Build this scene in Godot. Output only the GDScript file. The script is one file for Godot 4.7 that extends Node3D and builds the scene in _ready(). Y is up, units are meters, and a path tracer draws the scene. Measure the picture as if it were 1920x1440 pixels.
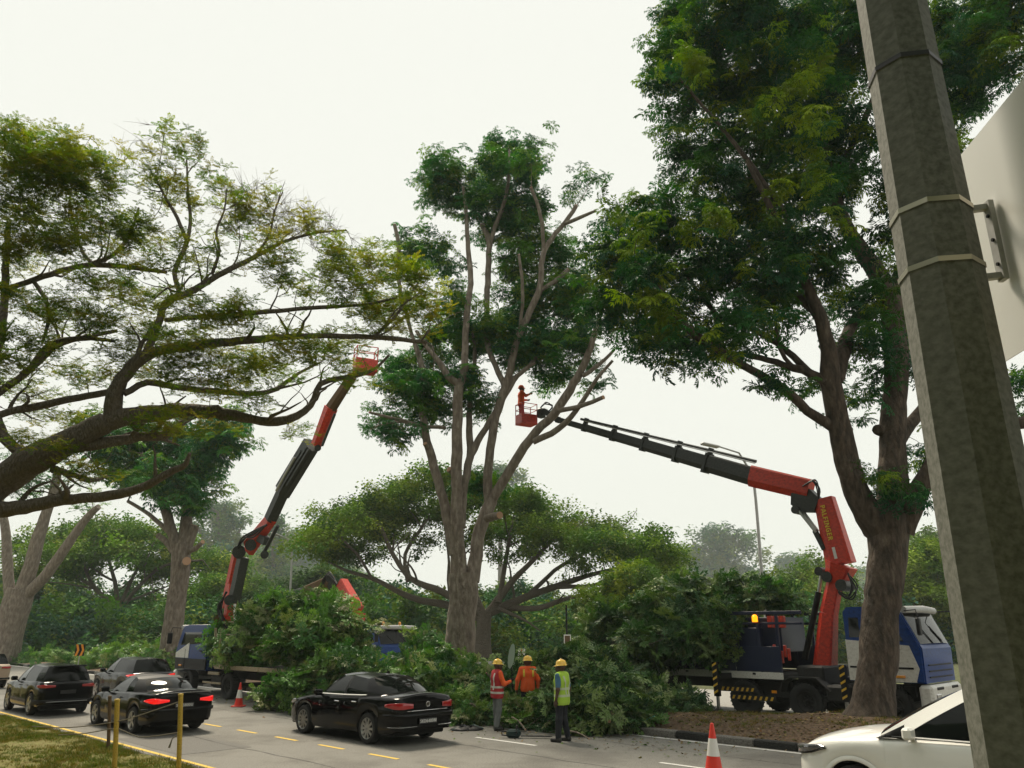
extends Node3D
# ---------------------------------------------------------------- camera geometry
const F := 1450.0            # focal length in photo pixels (1920 wide)
const PITCH := 0.30718       # 17.6 degrees up
const EYE := 2.45
const YAW := 0.79412         # the road runs 45.5 degrees to the left of the view
var HD := Vector3(-sin(YAW), 0, -cos(YAW))    # along the road, away
var RT := Vector3(cos(YAW), 0, -sin(YAW))     # across the road, towards the far side
var rng := RandomNumberGenerator.new()
var used := {}
var M := {}                  # materials
var LM := {}                 # leaf spray meshes

func ray(px: float, py: float) -> Vector3:
	var dx := (px - 960.0) / F
	var dy := (720.0 - py) / F
	return Vector3(dx, dy * cos(PITCH) + sin(PITCH), -(cos(PITCH) - dy * sin(PITCH)))

func at(px: float, py: float, depth: float) -> Vector3:
	var r := ray(px, py)
	return Vector3(0, EYE, 0) + r * (depth / -r.z)

func ground_at(px: float, py: float, y := 0.0) -> Vector3:
	var r := ray(px, py)
	return Vector3(0, EYE, 0) + r * ((y - EYE) / r.y)

func on_plane(px: float, py: float, v: float) -> Vector3:
	var r := ray(px, py)
	return Vector3(0, EYE, 0) + r * (v / r.dot(RT))

func depth_of(px: float, py: float, v: float) -> float:
	return -on_plane(px, py, v).z

func per_px(px: float, py: float, depth: float) -> float:
	return depth / -ray(px, py).z / F

func road(u: float, v: float, y := 0.0) -> Vector3:
	return HD * u + RT * v + Vector3(0, y, 0)

# ---------------------------------------------------------------- nodes
func numbered(called: String) -> String:
	if not used.has(called):
		used[called] = 0
		return called
	used[called] += 1
	return "%s_%03d" % [called, used[called]]

func tag(o: Node, label := "", category := "", group := "", kind := "") -> Node:
	if label: o.set_meta("label", label)
	if category: o.set_meta("category", category)
	if group: o.set_meta("group", group)
	if kind: o.set_meta("kind", kind)
	return o

func thing(called: String, label: String, category: String, where: Vector3, group := "", turn := 0.0) -> Node3D:
	var o := Node3D.new()
	o.name = numbered(called)
	add_child(o)
	o.position = where
	o.rotation.y = turn
	tag(o, label, category, group)
	return o

func part(b: MB, called: String, m: Material, parent: Node3D, offset := Vector3.ZERO) -> MeshInstance3D:
	var o := MeshInstance3D.new()
	o.mesh = b.mesh(m)
	o.name = called
	o.position = offset
	parent.add_child(o, true)
	return o

func put_mesh(mesh: Mesh, called: String, m: Material, parent: Node3D, xf: Transform3D) -> MeshInstance3D:
	var o := MeshInstance3D.new()
	o.mesh = mesh
	if m: o.material_override = m
	o.name = called
	o.transform = xf
	parent.add_child(o, true)
	return o

func structure(b: MB, called: String, m: Material) -> MeshInstance3D:
	var o := MeshInstance3D.new()
	o.mesh = b.mesh(m)
	o.name = numbered(called)
	o.set_meta("kind", "structure")
	add_child(o)
	return o

func words(s: String, size: float, depth: float, m: Material, parent: Node3D, xf: Transform3D, called := "lettering") -> MeshInstance3D:
	var t := TextMesh.new()
	var f := SystemFont.new()
	f.font_names = PackedStringArray(["Droid Sans"])
	f.font_weight = 700
	t.font = f
	t.text = s
	t.font_size = 48
	t.pixel_size = size / 36.0
	t.depth = depth
	t.curve_step = 4.0
	t.material = m
	var o := MeshInstance3D.new()
	o.mesh = t
	o.name = called
	o.transform = xf
	parent.add_child(o, true)
	return o

# ---------------------------------------------------------------- mesh builder
class MB:
	var v := PackedVector3Array()
	var n := PackedVector3Array()
	var ix := PackedInt32Array()

	func tri(a: Vector3, b: Vector3, c: Vector3) -> void:
		var m := (b - a).cross(c - a).normalized()
		var k := v.size()
		v.append(a); v.append(b); v.append(c)
		n.append(m); n.append(m); n.append(m)
		ix.append(k); ix.append(k + 2); ix.append(k + 1)

	func quad(a: Vector3, b: Vector3, c: Vector3, d: Vector3) -> void:
		var m := (c - a).cross(d - b).normalized()
		var k := v.size()
		v.append(a); v.append(b); v.append(c); v.append(d)
		for i in 4: n.append(m)
		ix.append(k); ix.append(k + 2); ix.append(k + 1)
		ix.append(k); ix.append(k + 3); ix.append(k + 2)

	# rows of points of equal length, smooth normals
	func grid(rows: Array, closed := false) -> void:
		var nr: int = rows.size()
		var nc: int = rows[0].size()
		var k := v.size()
		for i in nr:
			var r: PackedVector3Array = rows[i]
			var up: PackedVector3Array = rows[maxi(i - 1, 0)]
			var dn: PackedVector3Array = rows[mini(i + 1, nr - 1)]
			for j in nc:
				var l: Vector3
				var e: Vector3
				if closed:
					l = r[(j + nc - 1) % nc]
					e = r[(j + 1) % nc]
				else:
					l = r[maxi(j - 1, 0)]
					e = r[mini(j + 1, nc - 1)]
				var nn := (dn[j] - up[j]).cross(e - l)
				if nn.length_squared() < 1e-14:
					nn = Vector3.UP
				v.append(r[j])
				n.append(nn.normalized())
		var last := nc if closed else nc - 1
		for i in nr - 1:
			for j in last:
				var a := k + i * nc + j
				var b := k + i * nc + (j + 1) % nc
				ix.append(a); ix.append(b); ix.append(a + nc)
				ix.append(b); ix.append(b + nc); ix.append(a + nc)

	func fan(pts: PackedVector3Array) -> void:
		var c := Vector3.ZERO
		for p in pts: c += p
		c /= pts.size()
		for i in pts.size():
			tri(c, pts[i], pts[(i + 1) % pts.size()])

	# a box with chamfered edges
	func box(c: Vector3, s: Vector3, bevel := 0.0, bs := Basis.IDENTITY) -> void:
		var h := s * 0.5
		var e := minf(bevel, minf(h.x, minf(h.y, h.z)) * 0.9)
		if e <= 0.0:
			for a in 3:
				for sg in [-1.0, 1.0]:
					var d := Vector3.ZERO; d[a] = sg * h[a]
					var p := Vector3.ZERO; p[(a + 1) % 3] = h[(a + 1) % 3]
					var q := Vector3.ZERO; q[(a + 2) % 3] = h[(a + 2) % 3] * sg
					quad(c + bs * (d - p - q), c + bs * (d + p - q), c + bs * (d + p + q), c + bs * (d - p + q))
			return
		var i := h - Vector3(e, e, e)
		for a in 3:
			var b1 := (a + 1) % 3
			var b2 := (a + 2) % 3
			for sg in [-1.0, 1.0]:
				var d := Vector3.ZERO; d[a] = sg * h[a]
				var p := Vector3.ZERO; p[b1] = i[b1]
				var q := Vector3.ZERO; q[b2] = i[b2] * sg
				quad(c + bs * (d - p - q), c + bs * (d + p - q), c + bs * (d + p + q), c + bs * (d - p + q))
				for s2 in [-1.0, 1.0]:      # edge between face a(sg) and face b1(s2)
					var o1 := Vector3.ZERO; o1[a] = sg * h[a]; o1[b1] = s2 * i[b1]
					var o2 := Vector3.ZERO; o2[a] = sg * i[a]; o2[b1] = s2 * h[b1]
					var w := Vector3.ZERO; w[b2] = i[b2]
					if sg * s2 > 0: quad(c + bs * (o1 - w), c + bs * (o2 - w), c + bs * (o2 + w), c + bs * (o1 + w))
					else: quad(c + bs * (o1 + w), c + bs * (o2 + w), c + bs * (o2 - w), c + bs * (o1 - w))
		for sx in [-1.0, 1.0]:
			for sy in [-1.0, 1.0]:
				for sz in [-1.0, 1.0]:
					var A := c + bs * Vector3(sx * h.x, sy * i.y, sz * i.z)
					var B := c + bs * Vector3(sx * i.x, sy * h.y, sz * i.z)
					var C := c + bs * Vector3(sx * i.x, sy * i.y, sz * h.z)
					if sx * sy * sz > 0: tri(A, B, C)
					else: tri(A, C, B)

	# a bar of rectangular section from a to b; up gives the height direction
	func bar(a: Vector3, b: Vector3, w: float, hgt: float, up := Vector3.UP, bevel := 0.0, w2 := -1.0, h2 := -1.0) -> void:
		var z := (b - a).normalized()
		if absf(z.dot(up)) > 0.99: up = Vector3(1, 0, 0.2).normalized()
		var x := up.cross(z).normalized()
		var y := z.cross(x)
		if w2 < 0 and h2 < 0:
			box((a + b) * 0.5, Vector3(w, hgt, a.distance_to(b)), bevel, Basis(x, y, z))
			return
		var r1 := [a - x * w * 0.5 - y * hgt * 0.5, a + x * w * 0.5 - y * hgt * 0.5, a + x * w * 0.5 + y * hgt * 0.5, a - x * w * 0.5 + y * hgt * 0.5]
		var r2 := [b - x * w2 * 0.5 - y * h2 * 0.5, b + x * w2 * 0.5 - y * h2 * 0.5, b + x * w2 * 0.5 + y * h2 * 0.5, b - x * w2 * 0.5 + y * h2 * 0.5]
		for i in 4: quad(r1[i], r1[(i + 1) % 4], r2[(i + 1) % 4], r2[i])
		quad(r1[3], r1[2], r1[1], r1[0]); quad(r2[0], r2[1], r2[2], r2[3])

	func tube(path: PackedVector3Array, rad: PackedFloat32Array, sides: int, caps := true, lump := 0.0, sd := 0) -> void:
		var rows := []
		var cnt := path.size()
		var x := Vector3.ZERO
		for i in cnt:
			var t := (path[mini(i + 1, cnt - 1)] - path[maxi(i - 1, 0)]).normalized()
			if i == 0:
				x = t.cross(Vector3(0.31, 0.17, 0.93)).normalized()
			else:
				x = (x - t * x.dot(t)).normalized()
			var y := t.cross(x)
			var row := PackedVector3Array()
			for j in sides:
				var a := TAU * j / sides
				var r := rad[i]
				if lump > 0.0:
					r *= 1.0 + lump * (sin(a * 2.0 + i * 0.31 + sd) * 0.45 + sin(a * 3.0 - i * 0.47 + sd * 1.7) * 0.35 + sin(a * 5.0 + i * 0.2) * 0.15 + sin(i * 0.8 + sd * 0.6) * 0.3)
				row.append(path[i] + (x * cos(a) + y * sin(a)) * r)
			rows.append(row)
		grid(rows, true)
		if caps:
			fan(rows[cnt - 1])
			var first: PackedVector3Array = rows[0]
			var rev := PackedVector3Array(first)
			rev.reverse()
			fan(rev)

	func rod(a: Vector3, b: Vector3, r: float, sides := 8, r2 := -1.0) -> void:
		tube(PackedVector3Array([a, b]), PackedFloat32Array([r, r if r2 < 0 else r2]), sides)

	# profile of (radius, height) turned about the y axis of xf
	func lathe(profile: PackedVector2Array, xf: Transform3D, sides := 16) -> void:
		var rows := []
		for p in profile:
			var row := PackedVector3Array()
			for j in sides:
				var a := TAU * j / sides
				row.append(xf * Vector3(cos(a) * p.x, p.y, sin(a) * p.x))
			rows.append(row)
		grid(rows, true)

	# polygon in the xy plane of xf, pulled along its z by d (centred)
	func prism(poly: PackedVector2Array, d: float, xf: Transform3D) -> void:
		var cc := PackedVector2Array(poly)
		if Geometry2D.is_polygon_clockwise(cc): cc.reverse()
		var t := Geometry2D.triangulate_polygon(cc)
		for i in range(0, t.size(), 3):
			var a := cc[t[i]]; var b := cc[t[i + 1]]; var c := cc[t[i + 2]]
			var fl := (b - a).cross(c - a) < 0
			var pa := Vector3(a.x, a.y, d * 0.5); var pb := Vector3(b.x, b.y, d * 0.5); var pc := Vector3(c.x, c.y, d * 0.5)
			var zz := Vector3(0, 0, -d)
			if fl:
				tri(xf * pa, xf * pc, xf * pb); tri(xf * (pa + zz), xf * (pb + zz), xf * (pc + zz))
			else:
				tri(xf * pa, xf * pb, xf * pc); tri(xf * (pa + zz), xf * (pc + zz), xf * (pb + zz))
		for i in cc.size():
			var a := cc[i]; var b := cc[(i + 1) % cc.size()]
			quad(xf * Vector3(a.x, a.y, -d * 0.5), xf * Vector3(b.x, b.y, -d * 0.5), xf * Vector3(b.x, b.y, d * 0.5), xf * Vector3(a.x, a.y, d * 0.5))

	func mesh(m: Material) -> ArrayMesh:
		var arr := []
		arr.resize(Mesh.ARRAY_MAX)
		arr[Mesh.ARRAY_VERTEX] = v
		arr[Mesh.ARRAY_NORMAL] = n
		arr[Mesh.ARRAY_INDEX] = ix
		var out := ArrayMesh.new()
		out.add_surface_from_arrays(Mesh.PRIMITIVE_TRIANGLES, arr)
		if m: out.surface_set_material(0, m)
		return out

# ---------------------------------------------------------------- materials
func lin(r: float, g: float, b: float) -> Color:
	return Color(r, g, b).linear_to_srgb()

func plain(c: Color, rough := 0.6, metal := 0.0, coat := 0.0) -> StandardMaterial3D:
	var m := StandardMaterial3D.new()
	m.albedo_color = c
	m.roughness = rough
	m.metallic = metal
	m.cull_mode = BaseMaterial3D.CULL_DISABLED
	if coat > 0.0:
		m.clearcoat_enabled = true
		m.clearcoat = coat
		m.clearcoat_roughness = 0.04
	return m

func noise_image(size: int, freq: float, oct: int, sd: int, stops: Array) -> ImageTexture:
	var nz := FastNoiseLite.new()
	nz.seed = sd
	nz.noise_type = FastNoiseLite.TYPE_SIMPLEX_SMOOTH
	nz.frequency = freq
	nz.fractal_octaves = oct
	nz.fractal_gain = 0.6
	var im := nz.get_seamless_image(size, size)
	im.convert(Image.FORMAT_RGB8)
	var lut := PackedByteArray()
	for i in 256:
		var t := i / 255.0
		var c: Color = stops[0][1]
		for k in stops.size() - 1:
			if t >= stops[k][0]:
				var w := clampf((t - stops[k][0]) / maxf(1e-4, stops[k + 1][0] - stops[k][0]), 0, 1)
				c = (stops[k][1] as Color).lerp(stops[k + 1][1], w)
		lut.append(int(c.r * 255)); lut.append(int(c.g * 255)); lut.append(int(c.b * 255))
	var d := im.get_data()
	for i in range(0, d.size(), 3):
		var k := d[i] * 3
		d[i] = lut[k]; d[i + 1] = lut[k + 1]; d[i + 2] = lut[k + 2]
	return ImageTexture.create_from_image(Image.create_from_data(size, size, false, Image.FORMAT_RGB8, d))

func bump_image(size: int, freq: float, oct: int, sd: int, k: float) -> ImageTexture:
	var nz := FastNoiseLite.new()
	nz.seed = sd
	nz.frequency = freq
	nz.fractal_octaves = oct
	var im := nz.get_seamless_image(size, size)
	im.bump_map_to_normal_map(k)
	return ImageTexture.create_from_image(im)

func surface(tex: Texture2D, bump: Texture2D, tile: float, rough: float, bump_k := 1.0) -> StandardMaterial3D:
	var m := plain(Color.WHITE, rough)
	m.albedo_texture = tex
	m.uv1_triplanar = true
	m.uv1_world_triplanar = true
	m.uv1_scale = Vector3.ONE / tile
	if bump:
		m.normal_enabled = true
		m.normal_texture = bump
		m.normal_scale = bump_k
	return m

func leafy(rough: float, back: Color) -> StandardMaterial3D:
	var m := plain(Color.WHITE, rough)
	m.vertex_color_use_as_albedo = true
	m.metallic_specular = 0.22
	m.backlight_enabled = true
	m.backlight = back
	return m

func make_materials() -> void:
	var fine := bump_image(512, 0.09, 3, 3, 6.0)
	var coarse := bump_image(512, 0.022, 4, 4, 9.0)
	var asphalt := noise_image(1024, 0.16, 2, 11, [[0.0, lin(.10, .095, .086)], [0.38, lin(.158, .152, .136)], [0.55, lin(.185, .178, .158)], [1.0, lin(.28, .27, .24)]])
	M.road = surface(asphalt, fine, 3.2, 0.88, 0.6)
	var patches := noise_image(512, 0.010, 5, 12, [[0.0, lin(.55, .54, .53)], [0.36, lin(.80, .79, .78)], [0.5, lin(.95, .95, .94)], [0.62, Color.WHITE], [1.0, Color.WHITE]])
	M.road.detail_enabled = true
	M.road.detail_albedo = patches
	M.road.detail_blend_mode = BaseMaterial3D.BLEND_MODE_MUL
	M.road.detail_uv_layer = BaseMaterial3D.DETAIL_UV_2
	M.road.uv2_triplanar = true
	M.road.uv2_world_triplanar = true
	M.road.uv2_scale = Vector3.ONE / 17.0
	M.tar = surface(noise_image(256, 0.06, 4, 16, [[0.0, lin(.03, .029, .027)], [1.0, lin(.09, .087, .08)]]), fine, 1.0, 0.8, 0.4)
	M.patch = surface(asphalt, fine, 2.1, 0.9, 0.6)
	M.patch.albedo_color = Color(0.86, 0.86, 0.87)
	M.far_road = surface(noise_image(512, 0.05, 4, 15, [[0.0, lin(.2, .195, .18)], [1.0, lin(.34, .33, .31)]]), fine, 4.0, 0.9, 0.4)
	M.grass = surface(noise_image(512, 0.035, 5, 21, [[0.0, lin(.06, .045, .012)], [0.4, lin(.14, .11, .022)], [0.6, lin(.13, .135, .022)], [1.0, lin(.22, .185, .055)]]), coarse, 2.7, 0.95)
	M.soil = surface(noise_image(512, 0.04, 5, 22, [[0.0, lin(.03, .018, .009)], [0.42, lin(.085, .05, .026)], [0.6, lin(.13, .08, .042)], [1.0, lin(.2, .145, .08)]]), coarse, 1.9, 0.95, 1.4)
	M.park = surface(noise_image(512, 0.03, 5, 23, [[0.0, lin(.03, .035, .012)], [0.5, lin(.06, .07, .02)], [1.0, lin(.1, .1, .035)]]), coarse, 6.0, 0.95)
	M.hill = surface(noise_image(512, 0.05, 5, 24, [[0.0, lin(.02, .035, .015)], [1.0, lin(.06, .08, .03)]]), coarse, 30.0, 0.95)
	M.bark_dark = surface(noise_image(512, 0.03, 5, 31, [[0.0, lin(.065, .052, .040)], [0.5, lin(.125, .102, .078)], [1.0, lin(.20, .17, .135)]]), bump_image(512, 0.03, 4, 32, 14.0), 1.1, 0.95, 1.6)
	M.bark_grey = surface(noise_image(1024, 0.009, 7, 33, [[0.0, lin(.09, .07, .054)], [0.38, lin(.15, .12, .094)], [0.55, lin(.20, .165, .13)], [0.72, lin(.25, .215, .17)], [1.0, lin(.32, .28, .225)]]), bump_image(512, 0.025, 5, 34, 9.0), 2.4, 0.95, 0.9)
	M.bark_brown = surface(noise_image(1024, 0.010, 7, 35, [[0.0, lin(.018, .014, .009)], [0.36, lin(.040, .030, .020)], [0.5, lin(.062, .043, .031)], [0.68, lin(.092, .068, .048)], [1.0, lin(.16, .135, .095)]]), bump_image(512, 0.025, 5, 36, 9.0), 2.6, 0.95, 0.9)
	for k in ["bark_grey", "bark_brown", "bark_dark"]: M[k].uv1_scale *= Vector3(1.5, 0.4, 1.5)
	M.cut_wood = surface(noise_image(256, 0.06, 4, 37, [[0.0, lin(.30, .16, .09)], [1.0, lin(.52, .34, .22)]]), null, 0.5, 0.85)
	M.kerb_black = surface(noise_image(512, 0.04, 5, 41, [[0.0, lin(.008, .008, .008)], [0.6, lin(.02, .02, .019)], [1.0, lin(.085, .078, .068)]]), fine, 1.1, 0.9)
	M.kerb_white = surface(noise_image(512, 0.04, 5, 42, [[0.0, lin(.05, .045, .04)], [0.5, lin(.16, .15, .135)], [1.0, lin(.30, .285, .26)]]), fine, 1.1, 0.9)
	M.white_line = surface(noise_image(512, 0.09, 5, 43, [[0.0, lin(.25, .245, .23)], [0.35, lin(.6, .59, .56)], [1.0, lin(.78, .77, .73)]]), fine, 0.7, 0.8, 0.4)
	M.yellow_line = surface(noise_image(512, 0.09, 5, 44, [[0.0, lin(.25, .19, .06)], [0.35, lin(.60, .40, .055)], [1.0, lin(.74, .52, .09)]]), fine, 0.7, 0.8, 0.4)
	M.yellow_paint = surface(noise_image(512, 0.05, 5, 45, [[0.0, lin(.06, .035, .01)], [0.34, lin(.30, .19, .02)], [0.5, lin(.50, .33, .03)], [1.0, lin(.62, .43, .05)]]), fine, 0.5, 0.6, 0.4)
	M.rust_paint = surface(noise_image(512, 0.05, 5, 46, [[0.0, lin(.03, .015, .008)], [0.5, lin(.10, .055, .02)], [1.0, lin(.24, .15, .04)]]), fine, 0.4, 0.8, 0.6)
	M.concrete = surface(noise_image(1024, 0.035, 6, 47, [[0.0, lin(.055, .060, .046)], [0.35, lin(.105, .110, .092)], [0.6, lin(.145, .148, .130)], [1.0, lin(.20, .20, .185)]]), bump_image(512, 0.2, 2, 48, 2.0), 1.4, 0.85, 0.1)
	M.frond = plain(lin(.05, .085, .02), .5)
	M.leaf_rain = leafy(0.55, Color(0.86, 0.95, 0.30))
	M.leaf_broad = leafy(0.42, Color(0.62, 0.80, 0.20))
	M.leaf_cut = leafy(0.45, Color(0.55, 0.68, 0.2))
	M.leaf_cut.metallic_specular = 0.4
	M.leaf_far = leafy(0.7, Color(0.6, 0.7, 0.2))
	M.black_paint = plain(lin(.004, .004, .0045), 0.12, 0.0, 0.0)
	M.black_paint.metallic_specular = 0.32
	M.dark_grey_paint = plain(lin(.010, .010, .012), 0.14, 0.0, 0.0)
	M.dark_grey_paint.metallic_specular = 0.4
	M.white_paint = plain(lin(.78, .775, .73), 0.3, 0.0, 0.9)
	M.beige_paint = plain(lin(.45, .34, .25), 0.3, 0.2, 0.9)
	M.glass = plain(lin(.006, .0075, .007), 0.03, 0.0, 0.0)
	M.glass.metallic_specular = 0.3
	M.rubber = plain(lin(.012, .012, .012), 0.85)
	M.trim = plain(lin(.010, .010, .011), 0.5)
	M.trim.metallic_specular = 0.3
	M.under = plain(lin(.008, .008, .008), 0.95)
	M.alloy = plain(lin(.36, .36, .35), 0.32, 0.85)
	M.chrome = plain(lin(.75, .75, .74), 0.12, 1.0)
	M.tail = plain(lin(.36, .008, .012), 0.12, 0.0, 1.0)
	M.lit_tail = plain(lin(.55, .012, .016), 0.12, 0.0, 1.0)
	M.lit_tail.emission_enabled = true
	M.lit_tail.emission = Color(1.0, 0.05, 0.06)
	M.lit_tail.emission_energy_multiplier = 0.22
	M.amber = plain(lin(.75, .28, .02), 0.15, 0.0, 1.0)
	M.window_trim = plain(lin(.66, .66, .64), 0.3, 0.35)
	M.head_lamp = plain(lin(.09, .09, .095), 0.12, 0.5, 1.0)
	M.clear_lamp = plain(lin(.5, .5, .5), 0.1, 0.6, 1.0)
	M.plate_black = plain(lin(.008, .008, .009), 0.4)
	M.plate_letters = plain(lin(.62, .62, .6), 0.5)
	M.crane_red = surface(noise_image(512, 0.03, 5, 51, [[0.0, lin(.16, .016, .010)], [0.4, lin(.50, .032, .014)], [0.7, lin(.62, .045, .018)], [1.0, lin(.66, .09, .05)]]), fine, 1.6, 0.42, 0.15)
	M.crane_dark = surface(noise_image(512, 0.03, 5, 52, [[0.0, lin(.008, .010, .009)], [0.5, lin(.02, .024, .021)], [1.0, lin(.06, .062, .055)]]), fine, 1.3, 0.5, 0.2)
	M.hose = plain(lin(.008, .008, .008), 0.5)
	M.steel = plain(lin(.45, .45, .44), 0.3, 0.9)
	M.galvanised = surface(noise_image(256, 0.04, 4, 53, [[0.0, lin(.30, .30, .29)], [1.0, lin(.46, .46, .45)]]), null, 0.8, 0.5)
	M.aluminium = plain(lin(.74, .74, .71), 0.35, 0.15)
	M.cab_blue = surface(noise_image(512, 0.03, 5, 54, [[0.0, lin(.007, .022, .085)], [0.5, lin(.010, .045, .20)], [1.0, lin(.014, .06, .25)]]), null, 1.5, 0.3)
	M.cab_blue.clearcoat_enabled = true
	M.cab_blue.clearcoat = 0.25
	M.cab_blue.metallic_specular = 0.25
	M.cab_white = surface(noise_image(512, 0.03, 5, 55, [[0.0, lin(.30, .27, .22)], [0.35, lin(.60, .585, .54)], [1.0, lin(.72, .71, .67)]]), null, 1.5, 0.4)
	M.bed_white = surface(noise_image(512, 0.04, 5, 56, [[0.0, lin(.18, .14, .09)], [0.32, lin(.55, .54, .5)], [1.0, lin(.72, .71, .68)]]), null, 0.9, 0.5)
	M.bed_dirty = surface(noise_image(512, 0.04, 5, 57, [[0.0, lin(.07, .04, .02)], [0.45, lin(.30, .20, .08)], [0.62, lin(.5, .46, .36)], [1.0, lin(.62, .6, .52)]]), null, 0.7, 0.6)
	M.bed_blue = plain(lin(.006, .012, .045), 0.45)
	M.chassis = surface(noise_image(256, 0.05, 4, 58, [[0.0, lin(.006, .006, .006)], [1.0, lin(.028, .025, .022)]]), null, 0.8, 0.75)
	M.stripe_yellow = plain(lin(.66, .40, .03), 0.55)
	M.cone_red = plain(lin(.68, .035, .018), 0.45)
	M.cone_white = plain(lin(.72, .70, .66), 0.45)
	M.skin = plain(lin(.075, .038, .022), 0.55)
	M.helmet = plain(lin(.78, .46, .02), 0.25, 0.0, 0.5)
	M.orange_cloth = plain(lin(.78, .11, .018), 0.85)
	M.red_cloth = plain(lin(.42, .022, .028), 0.85)
	M.lime_cloth = plain(lin(.36, .56, .05), 0.85)
	M.pale_lime = plain(lin(.50, .56, .36), 0.85)
	M.silver_tape = plain(lin(.62, .62, .57), 0.35, 0.2)
	M.yellow_tape = plain(lin(.72, .55, .04), 0.5)
	M.grey_cloth = plain(lin(.14, .15, .15), 0.9)
	M.navy_cloth = plain(lin(.010, .012, .018), 0.9)
	M.blue_cloth = plain(lin(.05, .13, .21), 0.9)
	M.boot = plain(lin(.012, .011, .010), 0.6)
	M.canvas = plain(lin(.01, .03, .028), 0.8)
	M.rope = plain(lin(.16, .14, .10), 0.9)
	M.sign_white = plain(lin(.66, .66, .63), 0.4)
	M.sign_orange = plain(lin(.72, .26, .02), 0.4)

# ---------------------------------------------------------------- camera, sky, sun
func make_view() -> void:
	var cam := Camera3D.new()
	cam.name = "camera"
	cam.fov = rad_to_deg(2.0 * atan(720.0 / F))
	cam.near = 0.05
	cam.far = 2500.0
	add_child(cam)
	cam.position = Vector3(0, EYE, 0)
	cam.rotation.x = PITCH
	cam.current = true
	var we := WorldEnvironment.new()
	we.name = "world_environment"
	var e := Environment.new()
	e.background_mode = Environment.BG_SKY
	var s := ProceduralSkyMaterial.new()
	s.sky_top_color = Color(0.965, 0.968, 0.935)
	s.sky_horizon_color = Color(0.96, 0.964, 0.925)
	s.sky_curve = 0.3
	s.sun_angle_max = 0.0
	s.ground_bottom_color = Color(0.4, 0.42, 0.36)
	s.ground_horizon_color = Color(0.9, 0.9, 0.86)
	s.sky_energy_multiplier = 0.594
	var sk := Sky.new()
	sk.sky_material = s
	e.sky = sk
	e.tonemap_mode = Environment.TONE_MAPPER_LINEAR
	e.tonemap_exposure = 3.3
	e.fog_enabled = true
	e.fog_density = 0.0005
	e.fog_light_color = Color(0.9, 0.94, 0.93)
	e.sdfgi_enabled = true
	e.ssao_enabled = true
	e.ssil_enabled = true
	we.environment = e
	add_child(we)
	var sun := DirectionalLight3D.new()
	sun.name = "sun"
	sun.light_energy = 0.5
	sun.light_color = Color(1.0, 0.95, 0.86)
	sun.light_angular_distance = 14.0
	sun.shadow_enabled = true
	add_child(sun)
	sun.look_at_from_position(Vector3(-10, 34, -20), Vector3.ZERO, Vector3.UP)

# ---------------------------------------------------------------- foliage
func leaflet(b: MB, base: Vector3, d: Vector3, side: Vector3, len: float, wid: float) -> void:
	var nrm := side.cross(d).normalized()
	var m := base + d * len * 0.45
	var l := m + side * wid * 0.5 + nrm * wid * 0.12
	var r := m - side * wid * 0.5 + nrm * wid * 0.12
	var tip := base + d * len - nrm * len * 0.10
	b.tri(base, l, tip)
	b.tri(base, tip, r)

func spray(leaves: int, pairs: int, leaf_len: float, ll: float, lw: float, droop: float, lift: float, sd: int) -> ArrayMesh:
	var r := RandomNumberGenerator.new()
	r.seed = sd
	var b := MB.new()
	for i in leaves:
		var az := TAU * (i + r.randf() * 0.7) / leaves
		var el := lift + r.randf_range(-0.35, 0.45)
		var d := Vector3(cos(az) * cos(el), sin(el), sin(az) * cos(el))
		var p := d * leaf_len * 0.06
		var n := pairs
		for k in n:
			d = (d + Vector3(0, -droop / n, 0)).normalized()
			var q := p + d * leaf_len / n * r.randf_range(0.8, 1.15)
			var side := d.cross(Vector3.UP)
			if side.length() < 0.05: side = Vector3.RIGHT
			side = side.normalized()
			var sz := r.randf_range(0.75, 1.15)
			for s in [-1.0, 1.0]:
				var ld: Vector3 = (side * s * 0.85 + d * 0.55 + Vector3(0, -droop * 0.35 + r.randf_range(-0.25, 0.2), 0)).normalized()
				leaflet(b, q, ld, ld.cross(Vector3(r.randf_range(-0.4, 0.4), 1, r.randf_range(-0.4, 0.4))).normalized(), ll * sz, lw * sz)
			p = q
		leaflet(b, p, d, d.cross(Vector3.UP).normalized(), ll, lw)
	return b.mesh(null)

func clump(count: int, ll: float, lw: float, sd: int) -> ArrayMesh:
	var r := RandomNumberGenerator.new()
	r.seed = sd
	var b := MB.new()
	for i in count:
		var p := Vector3(r.randfn(), r.randfn() * 0.7, r.randfn()) * 0.42
		var d := Vector3(r.randf_range(-1, 1), r.randf_range(-0.7, 0.5), r.randf_range(-1, 1)).normalized()
		var s := d.cross(Vector3(r.randf_range(-1, 1), 1, r.randf_range(-1, 1))).normalized()
		leaflet(b, p, d, s, ll * r.randf_range(0.7, 1.3), lw * r.randf_range(0.7, 1.3))
	return b.mesh(null)

func make_sprays() -> void:
	LM.rain = spray(6, 6, 0.8, 0.24, 0.12, 0.35, 0.25, 101)
	LM.broad = spray(8, 5, 0.85, 0.36, 0.13, 1.1, 0.5, 102)
	LM.cut = spray(7, 5, 0.8, 0.34, 0.15, 0.7, 0.35, 103)
	LM.far = clump(90, 0.34, 0.2, 104)
	LM.pad = clump(80, 0.26, 0.17, 105)

# foliage copies gathered for one crown
class Leaves:
	var buf := PackedFloat32Array()
	var count := 0
	func add(p: Vector3, bs: Basis, c: Color) -> void:
		buf.append_array(PackedFloat32Array([bs.x.x, bs.y.x, bs.z.x, p.x, bs.x.y, bs.y.y, bs.z.y, p.y, bs.x.z, bs.y.z, bs.z.z, p.z, c.r, c.g, c.b, 1.0]))
		count += 1

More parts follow.
